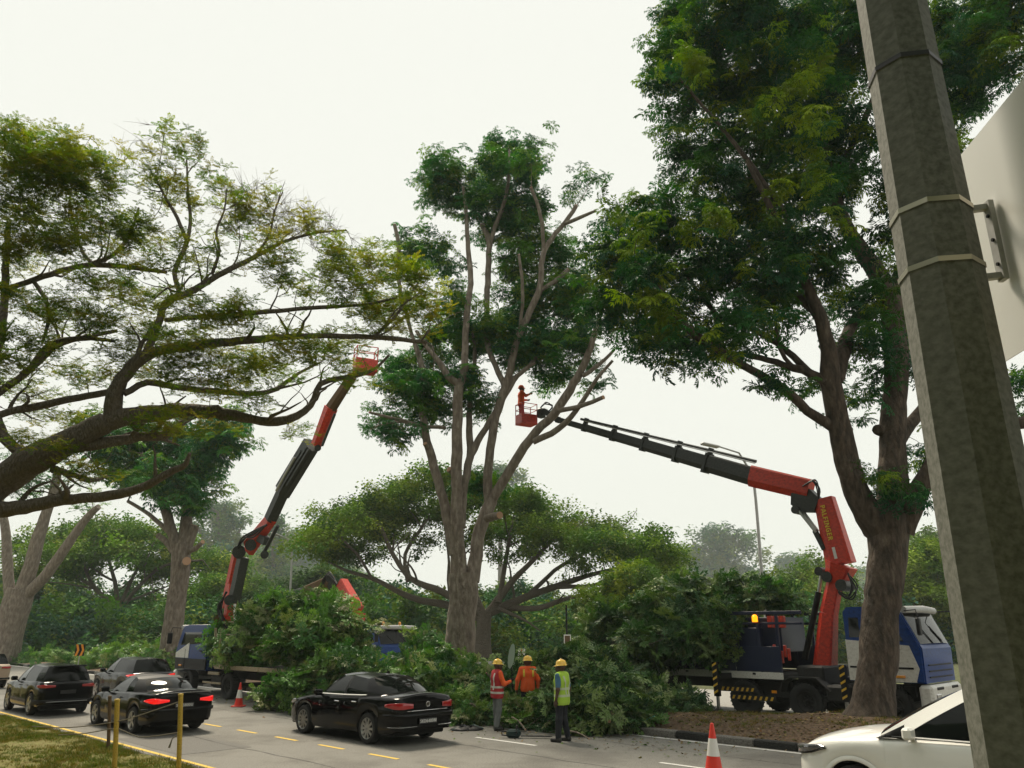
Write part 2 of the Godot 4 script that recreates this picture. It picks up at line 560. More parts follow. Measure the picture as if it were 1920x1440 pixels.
func crown(l: Leaves, mesh: Mesh, m: Material, called: String, parent: Node3D, offset: Vector3) -> MultiMeshInstance3D:
	var mm := MultiMesh.new()
	mm.transform_format = MultiMesh.TRANSFORM_3D
	mm.use_colors = true
	mm.mesh = mesh
	mm.instance_count = l.count
	mm.buffer = l.buf
	var o := MultiMeshInstance3D.new()
	o.multimesh = mm
	o.material_override = m
	o.name = called
	o.position = offset
	o.set_meta("kind", "stuff")
	parent.add_child(o, true)
	return o

func turned(size: float, tilt: float) -> Basis:
	var b := Basis(Vector3.UP, rng.randf() * TAU)
	var ax := Vector3(rng.randf_range(-1, 1), 0, rng.randf_range(-1, 1)).normalized()
	return (Basis(ax, rng.randfn() * tilt) * b).scaled(Vector3.ONE * size)

func shade_of(pal: Array, base := -1) -> Color:
	var c: Color = pal[base] if base >= 0 else pal[rng.randi() % pal.size()]
	var k := rng.randf_range(0.68, 1.32)
	return Color(c.r * k * rng.randf_range(0.88, 1.12), c.g * k, c.b * k * rng.randf_range(0.85, 1.15))

# a smooth path through points
func smooth(pts: PackedVector3Array, rad: PackedFloat32Array, step: float) -> Array:
	var op := PackedVector3Array()
	var orad := PackedFloat32Array()
	var n := pts.size()
	for i in n - 1:
		var a := pts[maxi(i - 1, 0)]
		var b := pts[i]
		var c := pts[i + 1]
		var d := pts[mini(i + 2, n - 1)]
		var k := maxi(1, int(b.distance_to(c) / step))
		for j in k:
			var t := float(j) / k
			op.append(b.cubic_interpolate(c, a, d, t))
			orad.append(lerpf(rad[i], rad[i + 1], t))
	op.append(pts[n - 1])
	orad.append(rad[n - 1])
	return [op, orad]

# limbs: [depth offset of the far end, [px, py, radius px], ...]; blobs: [px, py, rx, ry, share, depth offset, colour, only twigs]
func tree(called: String, label: String, category: String, group: String, o: Dictionary, limbs: Array, blobs: Array) -> Node3D:
	rng.seed = hash(label)
	var D: float = o.depth
	var nodes := PackedVector3Array()
	var node_r := PackedFloat32Array()
	var flat := []                      # [px, py, depth] of every limb node in the picture, to join limbs at the right depth
	var wood := MB.new()
	var cuts := []
	var base := Vector3.ZERO
	var first := true
	for limb in limbs:
		var dz: float = limb[0]
		var start := D
		if not first:
			var best := 1e9
			for f in flat:
				var dd: float = (f[0] - limb[1][0]) ** 2 + (f[1] - limb[1][1]) ** 2
				if dd < best:
					best = dd
					start = f[2]
		var pts := PackedVector3Array()
		var rad := PackedFloat32Array()
		var cnt: int = limb.size() - 1
		for i in cnt:
			var q: Array = limb[i + 1]
			var dep := lerpf(start, D + dz, float(i) / maxi(1, cnt - 1))
			if first and i == 0 and o.has("base"):
				pts.append(o.base)
			else:
				pts.append(at(q[0], q[1], dep))
			rad.append(q[2] * per_px(q[0], q[1], dep))
			flat.append([q[0], q[1], dep])
			if i > 0:
				var p: Array = limb[i]
				flat.append([(q[0] + p[0]) * 0.5, (q[1] + p[1]) * 0.5, dep])
		if first: base = pts[0]
		first = false
		var sm := smooth(pts, rad, maxf(0.16, D * 0.010))
		var path: PackedVector3Array = sm[0]
		var rr: PackedFloat32Array = sm[1]
		for i in path.size():
			if i > 0 and i < path.size() - 1:
				path[i] += Vector3(rng.randfn(), rng.randfn(), rng.randfn()) * minf(rr[i] * 0.10, 0.012)
			nodes.append(path[i])
			node_r.append(rr[i])
		wood.tube(path, rr, 12 if rr[0] > 0.12 else 7, true, o.get("lump", 0.12), rng.randi() % 50)
		if limb[limb.size() - 1].size() > 3:      # a sawn end
			var e := path[path.size() - 1]
			var t := (e - path[path.size() - 2]).normalized()
			var cb := MB.new()
			cb.rod(e, e + t * 0.02, rr[rr.size() - 1] * 0.98, 10)
			cuts.append(cb)
	var forks: float = o.get("forks", 0.0)
	if forks > 0.0:
		var first_n: int = nodes.size()
		var grown := [[0, first_n]]
		for level in 2:
			var from: int = grown[level][0]
			var to: int = grown[level][1]
			var begin := nodes.size()
			for i in range(from + 1, to):
				if node_r[i] > o.get("fork_max", 0.2) or node_r[i] < 0.012 * D / 15.0: continue
				var along := (nodes[i] - nodes[i - 1])
				if along.length() > 1.2 * D / 15.0 or rng.randf() > forks * along.length(): continue
				var t := along.normalized()
				var out := Vector3(rng.randfn(), rng.randfn() * 0.5 + 0.55, rng.randfn())
				out = (out - t * out.dot(t)).normalized()
				var dir := (t * rng.randf_range(0.5, 1.1) + out).normalized()
				var ln: float = rng.randf_range(0.5, 1.3) * (0.75 if level == 1 else 1.0) * D / 15.0
				var p := nodes[i]
				var pp := PackedVector3Array([p])
				var r0: float = node_r[i] * rng.randf_range(0.4, 0.62)
				var pr := PackedFloat32Array([r0])
				for k in 4:
					dir = (dir + Vector3(rng.randfn() * 0.22, rng.randfn() * 0.16 + 0.05, rng.randfn() * 0.22)).normalized()
					p += dir * ln / 4.0
					pp.append(p)
					pr.append(r0 * (1.0 - 0.2 * (k + 1)) + 0.003 * D / 15.0)
				var sm := smooth(pp, pr, ln / 8.0)
				wood.tube(sm[0], sm[1], 6, true)
				for k in (sm[0] as PackedVector3Array).size():
					nodes.append(sm[0][k])
					node_r.append(sm[1][k])
			grown.append([begin, nodes.size()])
	var root := thing(called, label, category, base, group)
	part(wood, "trunk", o.bark, root, -base)
	for cb in cuts: part(cb, "cut_end", M.cut_wood, root, -base)
	# clusters of foliage joined by twigs to the nearest wood
	var cl := []
	for b in blobs:
		var share: float = b[4] if b.size() > 4 else 1.0
		var dep: float = D + (b[5] if b.size() > 5 and b[5] != null else o.get("back", 0.0) + rng.randf_range(-1, 1) * o.spread)
		var k := per_px(b[0], b[1], dep)
		var c := at(b[0], b[1], dep)
		var rx: float = b[2] * k
		var ry: float = b[3] * k
		var rd: float = o.get("deep", 0.0) if o.get("deep", 0.0) > 0.0 else rx
		var n := maxi(3, int(share * o.clusters * b[2] * b[3] / 1000.0))
		for i in n:
			var d := Vector3(rng.randfn(), rng.randfn(), rng.randfn()).normalized() * pow(rng.randf(), 0.42)
			cl.append([c + Vector3(d.x * rx, d.y * ry, d.z * rd), b[6] if b.size() > 6 else -1, b.size() > 7 and b[7], 0.0])
	for q in cl:
		var best := 1e9
		var p: Vector3 = q[0]
		for i in range(0, nodes.size(), 2):
			best = minf(best, nodes[i].distance_squared_to(p))
		q[3] = best
	cl.sort_custom(func(a, b): return a[3] < b[3])
	var twigs := MB.new()
	var l := Leaves.new()
	var tr: float = o.get("twig", 0.012)
	var mats: Array = o.palette
	var stp: int = o.get("twig_every", 1)
	var ci := 0
	for q in cl:
		var p: Vector3 = q[0]
		ci += 1
		if tr > 0.0 and ci % stp == 0:
			var best := 1e9
			var bi := 0
			for i in nodes.size():
				var dd := nodes[i].distance_squared_to(p)
				if nodes[i].y > p.y + 0.1: dd *= 1.5
				if dd < best:
					best = dd
					bi = i
			var a := nodes[bi]
			var len := a.distance_to(p)
			var mid := (a + p) * 0.5 + Vector3(rng.randfn(), rng.randfn() - 0.4, rng.randfn()) * len * 0.10
			var r0 := minf(node_r[bi] * 0.8, tr * (0.9 + len * 0.55))
			var pth := PackedVector3Array()
			var rad := PackedFloat32Array()
			for i in 4:
				var t := i / 3.0
				pth.append(a.lerp(mid, t).lerp(mid.lerp(p, t), t))
				rad.append(lerpf(r0, tr * 0.4, t))
			twigs.tube(pth, rad, 4, false)
			for i in range(1, 4):
				nodes.append(pth[i])
				node_r.append(rad[i])
			if q[2]:                  # bare twigs fanning out
				for j in 5:
					var e := p + (p - a).normalized() * rng.randf_range(0.1, 0.35) + Vector3(rng.randfn(), rng.randfn() + 0.3, rng.randfn()) * 0.16
					twigs.tube(PackedVector3Array([pth[2].lerp(p, rng.randf()), (p + e) * 0.5 + Vector3(rng.randfn(), rng.randfn(), rng.randfn()) * 0.03, e]), PackedFloat32Array([tr * 0.4, tr * 0.3, tr * 0.15]), 3, false)
		if q[2] and rng.randf() < 0.8: continue
		var ccol: int = q[1] if q[1] >= 0 else rng.randi() % mats.size()
		for j in int(o.sprays):
			var off := Vector3(rng.randfn(), rng.randfn() * o.get("flat", 0.7), rng.randfn()) * float(o.puff)
			var base_col := ccol if rng.randf() < 0.75 else -1
			l.add(p + off - base, turned(o.size * rng.randf_range(0.7, 1.25), o.get("tilt", 0.5)), shade_of(mats, base_col))
	if twigs.v.size():
		var tw := part(twigs, "twigs", o.bark, root, -base)
		tw.set_meta("kind", "stuff")
	crown(l, o.leaf, o.leaf_mat, "crown", root, Vector3.ZERO)
	return root

# a heap of cut boughs; blobs [px, py, rx, ry, v of the plane it lies in, depth radius m]
func heap(called: String, label: String, category: String, group: String, o: Dictionary, blobs: Array, poles := []) -> Node3D:
	rng.seed = hash(label)
	var b0: Array = blobs[0]
	var c0 := on_plane(b0[0], b0[1], b0[4])
	var base := Vector3(c0.x, o.get("floor", 0.0), c0.z)
	var root := thing(called, label, category, base, group)
	var l := Leaves.new()
	var boughs := MB.new()
	var low: float = o.get("floor", 0.0)
	for b in blobs:
		var c := on_plane(b[0], b[1], b[4])
		var k := per_px(b[0], b[1], -c.z)
		var rx: float = b[2] * k
		var ry: float = b[3] * k
		var rd: float = b[5]
		var n := int(o.density * b[2] * b[3] / 1000.0)
		for i in n:
			var d := Vector3(rng.randfn(), rng.randfn(), rng.randfn()).normalized() * pow(rng.randf(), 0.33)
			var p := c + Vector3(d.x * rx, d.y * ry, 0) + RT * d.z * rd
			p.y = maxf(p.y, low + 0.12)
			var ccol := rng.randi() % (o.palette as Array).size()
			var out := (p - c).normalized()
			if i % 3 == 0:
				var e := p + Vector3(out.x, -0.25 + rng.randfn() * 0.4, out.z) * rng.randf_range(0.3, 0.8)
				e.y = maxf(e.y, low + 0.05)
				var st := c + (p - c) * 0.45
				st.y = maxf(st.y, low + 0.05)
				boughs.tube(PackedVector3Array([st, p, e]), PackedFloat32Array([0.022, 0.014, 0.006]), 4, false)
			for j in int(o.sprays):
				var off := Vector3(rng.randfn(), rng.randfn() * 0.6, rng.randfn()) * float(o.puff)
				var q := p + off
				q.y = maxf(q.y, low + 0.06)
				l.add(q - base, turned(o.size * rng.randf_range(0.55, 1.3), 1.5), shade_of(o.palette, ccol if rng.randf() < 0.7 else -1))
	for s in poles:       # sawn limbs sticking out: [px1, py1, px2, py2, v, radius m]
		var a := on_plane(s[0], s[1], s[4])
		var e := on_plane(s[2], s[3], s[4] - 0.3)
		var lg := MB.new()
		var sm := smooth(PackedVector3Array([a, (a + e) * 0.5 + Vector3(0, 0.05, 0), e]), PackedFloat32Array([s[5], s[5] * 0.95, s[5] * 0.85]), 0.2)
		lg.tube(sm[0], sm[1], 9, true, 0.08, 3)
		var lo := part(lg, "limb", M.bark_grey, root, -base)
		var ct := MB.new()
		ct.rod(e, e + (e - a).normalized() * 0.015, s[5] * 0.84, 10)
		part(ct, "cut_end", M.cut_wood, lo)
	part(boughs, "boughs", M.bark_brown, root, -base).set_meta("kind", "stuff")
	crown(l, o.leaf, o.leaf_mat, "foliage", root, Vector3.ZERO)
	return root

# a tree given in metres (for those that stand outside the picture or far behind)
func plain_tree(called: String, label: String, group: String, base: Vector3, height: float, radius: float, o: Dictionary) -> Node3D:
	rng.seed = hash(label) + int(base.x * 7.0)
	var root := thing(called, label, "tree", base, group)
	var wood := MB.new()
	var fork: float = height * o.get("fork", 0.4)
	var tr: float = o.get("trunk", 0.3)
	wood.tube(PackedVector3Array([Vector3.ZERO, Vector3(0.1, fork * 0.5, 0.05), Vector3(0, fork, 0.1)]), PackedFloat32Array([tr * 1.3, tr, tr * 0.9]), 10, true, 0.1, 5)
	var l := Leaves.new()
	for i in int(o.get("limbs", 7)):
		var az: float = TAU * (i + rng.randf() * 0.6) / float(o.get("limbs", 7))
		var rr := radius * rng.randf_range(0.35, 0.85)
		var top := Vector3(cos(az) * rr, fork + (height - fork) * rng.randf_range(0.45, 0.85), sin(az) * rr)
		var mid := Vector3(cos(az) * rr * 0.35, fork + (top.y - fork) * 0.55, sin(az) * rr * 0.35)
		var sm := smooth(PackedVector3Array([Vector3(0, fork * 0.95, 0), mid, top]), PackedFloat32Array([tr * 0.55, tr * 0.4, tr * 0.12]), 0.8)
		wood.tube(sm[0], sm[1], 6, true, 0.1, i)
	for i in int(o.clumps):
		var d := Vector3(rng.randfn(), rng.randfn(), rng.randfn()).normalized() * pow(rng.randf(), 0.4)
		var hh: float = (height - fork) * 0.5
		var p := Vector3(d.x * radius, fork + hh * 1.05 + d.y * hh, d.z * radius)
		l.add(p, turned(o.size * rng.randf_range(0.7, 1.3), 0.5), shade_of(o.palette))
	part(wood, "trunk", o.bark, root)
	crown(l, o.leaf, o.leaf_mat, "crown", root, Vector3.ZERO)
	return root

var RAIN := [Color(0.213, 0.259, 0.025), Color(0.270, 0.270, 0.028), Color(0.127, 0.201, 0.025), Color(0.300, 0.253, 0.034), Color(0.092, 0.149, 0.023)]
var BROAD := [Color(0.037, 0.150, 0.050), Color(0.062, 0.188, 0.043), Color(0.100, 0.219, 0.033), Color(0.027, 0.106, 0.050), Color(0.169, 0.250, 0.027)]
var DARK := [Color(0.022, 0.096, 0.041), Color(0.034, 0.120, 0.031), Color(0.058, 0.132, 0.018), Color(0.016, 0.066, 0.036), Color(0.180, 0.240, 0.012)]
var CUT := [Color(0.072, 0.180, 0.034), Color(0.120, 0.246, 0.043), Color(0.198, 0.294, 0.072), Color(0.046, 0.126, 0.031), Color(0.276, 0.300, 0.132)]
var PALE := [Color(.10, .125, .03), Color(.14, .15, .035), Color(.07, .10, .025), Color(.17, .17, .05)]
var FOREST := [Color(0.048, 0.128, 0.042), Color(0.083, 0.168, 0.035), Color(0.152, 0.200, 0.032), Color(0.032, 0.099, 0.061)]

func rain_tree() -> void:
	var limbs := [
		[0.0, [-330, 1560, 56], [-230, 1200, 44], [-120, 1010, 38], [-30, 925, 32], [40, 878, 28], [130, 828, 24], [200, 788, 20]],
		[0.5, [200, 790, 18], [255, 779, 16.2], [346, 771, 15], [419, 775, 12], [474, 786, 8.4], [518, 790, 8.16], [558, 779, 6.8], [583, 760, 6.12], [601, 720, 5.44], [638, 709, 4.76], [674, 702, 4.8], [705, 690, 3.2], [730, 665, 2]],
		[-0.8, [212, 778, 16.2], [215, 738, 15], [237, 698, 13.2], [270, 669, 12], [310, 655, 9.6], [401, 644, 8.16], [510, 633, 6.8], [600, 630, 5.44], [700, 632, 4.76], [800, 642, 3.2]],
		[1.6, [233, 738, 6.8], [277, 717, 6.8], [328, 726, 6.12], [419, 735, 5.44], [480, 738, 4.76], [518, 729, 4.8], [560, 700, 3.2], [600, 680, 2.4]],
		[1.0, [130, 838, 14.4], [200, 830, 10.8], [260, 820, 9], [310, 815, 8.16], [345, 790, 6.12], [380, 775, 4]],
		[-1.2, [-30, 958, 16.8], [60, 950, 13.2], [109, 939, 11.4], [204, 930, 9], [255, 917, 7.8], [292, 902, 7.48], [328, 881, 6.12], [350, 870, 4.76], [356, 850, 3.2]],
		[1.5, [100, 880, 8.16], [130, 888, 5.44], [170, 900, 4.8], [200, 893, 3.2]],
		[1.0, [-40, 795, 8.4], [0, 778, 7.8], [36, 768, 7.48], [109, 753, 6.8], [182, 739, 6.12], [215, 735, 5.44]],
		[1.2, [-30, 752, 7.8], [0, 735, 8.16], [36, 709, 6.8], [73, 677, 6.12], [102, 651, 5.44], [153, 633, 4.76], [220, 620, 3.2]],
		[0.5, [60, 865, 13.2], [30, 845, 10.2], [0, 805, 9], [-20, 720, 7.8], [0, 640, 7.48], [8, 560, 6.8], [12, 470, 5.44], [16, 420, 4.8]],
		[2.0, [10, 545, 5.44], [66, 524, 5.44], [128, 503, 5.44], [171, 497, 5.44], [226, 499, 4.8], [277, 506, 4], [313, 510, 3.2]],
		[2.0, [171, 495, 4.8], [219, 473, 4], [248, 426, 3.2], [260, 390, 2]],
		[1.5, [175, 495, 3.6], [153, 470, 3.2], [138, 419, 2.4], [130, 370, 1.6]],
		[0.5, [272, 665, 8.16], [295, 610, 6.8], [313, 568, 6.46], [365, 543, 6.8], [408, 517, 5.44], [474, 484, 4.8], [529, 455, 3.2], [591, 437, 2.4], [650, 432, 1.44]],
		[1.0, [339, 553, 4.8], [328, 510, 4.8], [350, 455, 4], [357, 410, 3.2], [352, 360, 2.4], [350, 300, 1.6]],
		[0.4, [352, 455, 3.2], [332, 408, 3.2], [310, 370, 2.4], [290, 330, 1.6]],
		[-0.3, [397, 515, 3.2], [412, 470, 3.2], [405, 437, 2.4], [420, 395, 1.76], [425, 355, 1.28]],
		[-0.5, [310, 600, 4.8], [400, 592, 4.8], [488, 586, 4.4], [569, 579, 4], [627, 575, 4], [690, 570, 2.8], [745, 558, 2]],
		[0.0, [40, 700, 4.76], [55, 692, 5.44], [91, 648, 5.44], [153, 634, 4.8], [215, 640, 3.2]],
		[-0.6, [60, 524, 4], [85, 560, 4], [91, 600, 3.2], [80, 640, 2.4]],
		[0.6, [474, 486, 3.2], [505, 440, 2.4], [515, 395, 1.6], [530, 360, 1.12]],
		[0.4, [700, 632, 3.2], [735, 600, 3.2], [765, 560, 2.4], [790, 520, 1.6]],
	]
	var blobs := [[50, 275, 90, 36, 0.95], [60, 310, 110, 40, 0.95], [140, 345, 100, 42, 0.95], [40, 380, 100, 40, 0.95], [205, 420, 80, 38, 0.95], [280, 440, 50, 26, 0.95], [110, 450, 110, 30, 0.95], [20, 450, 60, 30, 0.95], [160, 300, 60, 26, 0.95],
		[300, 320, 40, 24, 0.63], [350, 275, 36, 20, 1.00], [335, 370, 55, 28, 0.70], [425, 350, 30, 20, 0.98], [440, 410, 60, 34, 0.56], [300, 280, 35, 20, 0.70, 0.5, 0, true],
		[470, 390, 70, 40, 1.00, 0.3, 3, true], [550, 420, 70, 34, 1.00, 0.2, 3, true], [610, 440, 50, 24, 1.00, 0.2, 3, true], [250, 300, 40, 24, 0.70, 0.6, 3, true],
		[500, 480, 65, 26, 0.70], [370, 470, 45, 24, 0.84], [640, 490, 60, 26, 0.84], [720, 500, 50, 36, 0.77], [640, 530, 60, 22, 0.84], [775, 520, 40, 40, 0.98], [560, 550, 60, 22, 0.84], [740, 575, 80, 30, 1.00], [690, 605, 60, 20, 1.00], [800, 590, 40, 30, 0.84],
		[430, 590, 70, 30], [340, 585, 50, 24, 1.00], [250, 555, 70, 26, 1.00], [180, 535, 60, 18, 0.84], [120, 595, 90, 26, 1.00], [40, 560, 50, 22, 0.98], [50, 640, 60, 22, 0.98], [250, 620, 70, 22, 1.00], [350, 660, 70, 26], [450, 670, 65, 22, 1.00], [560, 655, 65, 22, 0.98], [640, 662, 60, 20, 1.00],
		[230, 680, 60, 24, 1.00], [140, 700, 60, 18, 0.98], [60, 740, 60, 18, 0.84], [350, 715, 60, 22], [430, 705, 60, 18, 1.00], [520, 690, 50, 18, 0.98], [120, 790, 70, 22, 1.00], [60, 830, 50, 18, 1.00], [15, 690, 40, 18, 0.98], [310, 795, 60, 18, 1.00], [170, 880, 50, 16, 0.84], [480, 745, 40, 14, 0.84], [545, 812, 45, 10, 0.70], [420, 800, 50, 10, 0.70], [40, 490, 50, 14, 0.98], [300, 500, 60, 16, 0.84], [660, 700, 40, 14, 0.84]]
	tree("rain_tree", "huge spreading rain tree with dark horizontal limbs and feathery yellow-green foliage beside the verge", "tree", "",
		{"depth": 15.5, "spread": 1.8, "deep": 1.0, "clusters": 21.5, "sprays": 3, "puff": 0.16, "flat": 0.5, "size": 0.185, "tilt": 0.35, "twig": 0.0105, "bark": M.bark_dark, "leaf": LM.rain, "leaf_mat": M.leaf_rain, "palette": RAIN, "base": Vector3(-14.2, 0.05, -15.5), "lump": 0.13, "forks": 1.1, "fork_max": 0.16}, limbs, blobs)

func middle_tree() -> void:
	var limbs := [
		[0.0, [856, 1345, 50.4], [858, 1290, 37.8], [860, 1230, 29.7], [866, 1160, 27.9], [870, 1110, 27.9], [869, 1075, 26.1]],
		[-0.4, [862, 1085, 17.1], [858, 1030, 14.4], [856, 980, 12.6], [855, 920, 11.2], [857, 820, 9.9], [858, 750, 9], [862, 715, 8.55]],
		[-0.8, [862, 722, 7.2], [840, 705, 6.3], [825, 680, 5.4], [800, 650, 3.6], [780, 620, 2.7]],
		[0.4, [862, 722, 7.65], [872, 690, 6.75], [872, 653, 6.3], [877, 570, 5.85], [883, 520, 5.4], [877, 453, 4.5], [874, 400, 3.6], [868, 350, 2.25]],
		[0.8, [852, 1040, 10.8], [838, 965, 9.45], [822, 905, 8.55], [806, 845, 7.65], [795, 800, 7.2], [791, 760, 6.3], [790, 720, 5.4], [793, 690, 4.5], [778, 640, 2.7]],
		[-1.2, [792, 798, 4.05], [768, 793, 4.05], [733, 783, 3.06], [693, 773, 2.52, 1]],
		[1.0, [760, 790, 3.15], [735, 792, 2.7], [697, 803, 2.16, 1]],
		[1.5, [866, 990, 7.2], [868, 940, 7.2], [873, 890, 7.2], [882, 855, 7.65], [880, 820, 6.75], [880, 780, 5.85], [883, 720, 4.5], [890, 670, 3.6], [885, 610, 2.25]],
		[0.5, [883, 853, 6.3], [896, 828, 6.3], [910, 803, 5.85], [933, 765, 4.95], [955, 730, 4.05], [975, 700, 3.6], [1003, 680, 2.7]],
		[0.6, [885, 1090, 14.4], [893, 1040, 12.6], [898, 995, 11.7], [912, 962, 11.7], [922, 938, 10.8]],
		[-0.5, [905, 975, 8.1], [925, 968, 7.2], [937, 966, 6.75, 1]],
		[0.2, [916, 950, 9], [914, 900, 8.55], [917, 860, 8.1], [923, 820, 8.1], [930, 780, 8.1], [946, 730, 7.65], [957, 690, 7.2], [970, 637, 6.75], [993, 587, 6.3], [1010, 547, 5.85], [1015, 510, 5.4], [1020, 470, 4.95], [1043, 437, 4.5], [1060, 417, 4.5], [1080, 386, 4.05, 1]],
		[-0.5, [1057, 420, 4.05], [1090, 407, 3.6], [1117, 395, 2.34]],
		[0.8, [1012, 545, 4.5], [1040, 528, 4.32], [1064, 506, 3.78, 1]],
		[-0.4, [1019, 470, 4.05], [1018, 430, 3.78], [1010, 390, 3.33], [996, 352, 3.24, 1]],
		[1.2, [950, 720, 4.5], [985, 692, 3.78], [1007, 668, 3.6, 1]],
		[1.4, [947, 728, 5.85], [935, 700, 5.4], [917, 655, 5.4], [911, 620, 5.4], [913, 570, 5.4], [915, 503, 5.4], [917, 455, 5.4], [904, 422, 4.5, 1]],
		[1.2, [917, 470, 4.5], [930, 420, 4.05], [948, 370, 3.6], [955, 320, 2.7], [955, 280, 1.8]],
		[-0.6, [972, 630, 3.6], [978, 590, 3.24], [980, 537, 3.24], [973, 478, 2.7, 1]],
		[-1.0, [922, 938, 9.9], [945, 900, 9.45], [973, 853, 9], [1005, 810, 8.55], [1040, 775, 8.1], [1075, 720, 7.65], [1090, 695, 7.2], [1108, 650, 5.85], [1118, 615, 4.5], [1140, 550, 2.7]],
		[-0.5, [1092, 705, 4.5], [1115, 690, 3.87], [1133, 675, 3.24], [1152, 655, 2.7]],
		[-1.5, [1000, 828, 6.3], [1035, 812, 5.85], [1058, 795, 5.4], [1080, 770, 4.86], [1103, 735, 4.14], [1120, 710, 3.6], [1149, 676, 2.7]],
		[-1.8, [1043, 770, 4.95], [1085, 763, 4.68], [1131, 745, 4.14, 1]],
		[0.5, [790, 690, 3.6], [765, 600, 3.6], [750, 540, 3.6], [747, 497, 3.78], [747, 453, 3.78], [740, 422, 3.6, 1]],
		[0.0, [805, 845, 4.5], [797, 832, 4.5, 1]],
		[0.0, [855, 890, 5.4], [842, 880, 5.4, 1]],
		[0.0, [795, 800, 3.6], [835, 802, 3.6]],
	]
	var blobs := [[945, 282, 38, 30], [925, 300, 24, 24], [1000, 285, 17, 24], [985, 330, 32, 28], [930, 345, 32, 32], [828, 325, 38, 30], [860, 362, 32, 32], [812, 360, 22, 24], [888, 385, 28, 26], [960, 390, 46, 36], [1003, 400, 18, 40], [935, 440, 36, 26], [985, 450, 32, 28],
		[800, 470, 40, 24, .9], [838, 480, 24, 24, .8], [770, 485, 18, 15, .7], [1050, 480, 32, 36], [1078, 520, 24, 32], [1000, 515, 36, 30], [950, 500, 30, 26, .7], [1045, 560, 42, 38], [985, 575, 46, 42], [1088, 590, 32, 32], [935, 615, 36, 36], [1010, 640, 52, 38], [1070, 650, 34, 34], [1040, 700, 32, 22], [960, 660, 36, 32], [890, 640, 36, 38], [850, 600, 32, 38, .8], [822, 640, 38, 28], [880, 715, 24, 40], [898, 765, 22, 26], [760, 690, 44, 28], [790, 738, 42, 40], [740, 720, 28, 24], [728, 782, 22, 18, .8], [752, 813, 32, 16], [822, 770, 28, 28], [830, 700, 28, 24],
		[905, 905, 32, 22, 1.2], [888, 915, 18, 14], [1103, 350, 10, 9, .8], [1074, 362, 7, 13, .8], [756, 425, 14, 7, .8], [1112, 700, 26, 20, .35], [1122, 735, 15, 14, .35], [702, 792, 16, 9, .7], [858, 545, 18, 28, .7], [1110, 560, 20, 24, .8]]
	tree("pruned_tree", "tall grey-barked tree with sawn stubs and tufts of foliage above the branch pile", "tree", "",
		{"depth": 28.9, "spread": 1.3, "back": 1.7, "deep": 1.3, "clusters": 20.0, "sprays": 4, "puff": 0.32, "size": 0.34, "tilt": 0.6, "twig": 0.014, "bark": M.bark_grey, "leaf": LM.broad, "leaf_mat": M.leaf_broad, "palette": BROAD, "base": at(857, 1326, 28.9), "lump": 0.09}, limbs, blobs)

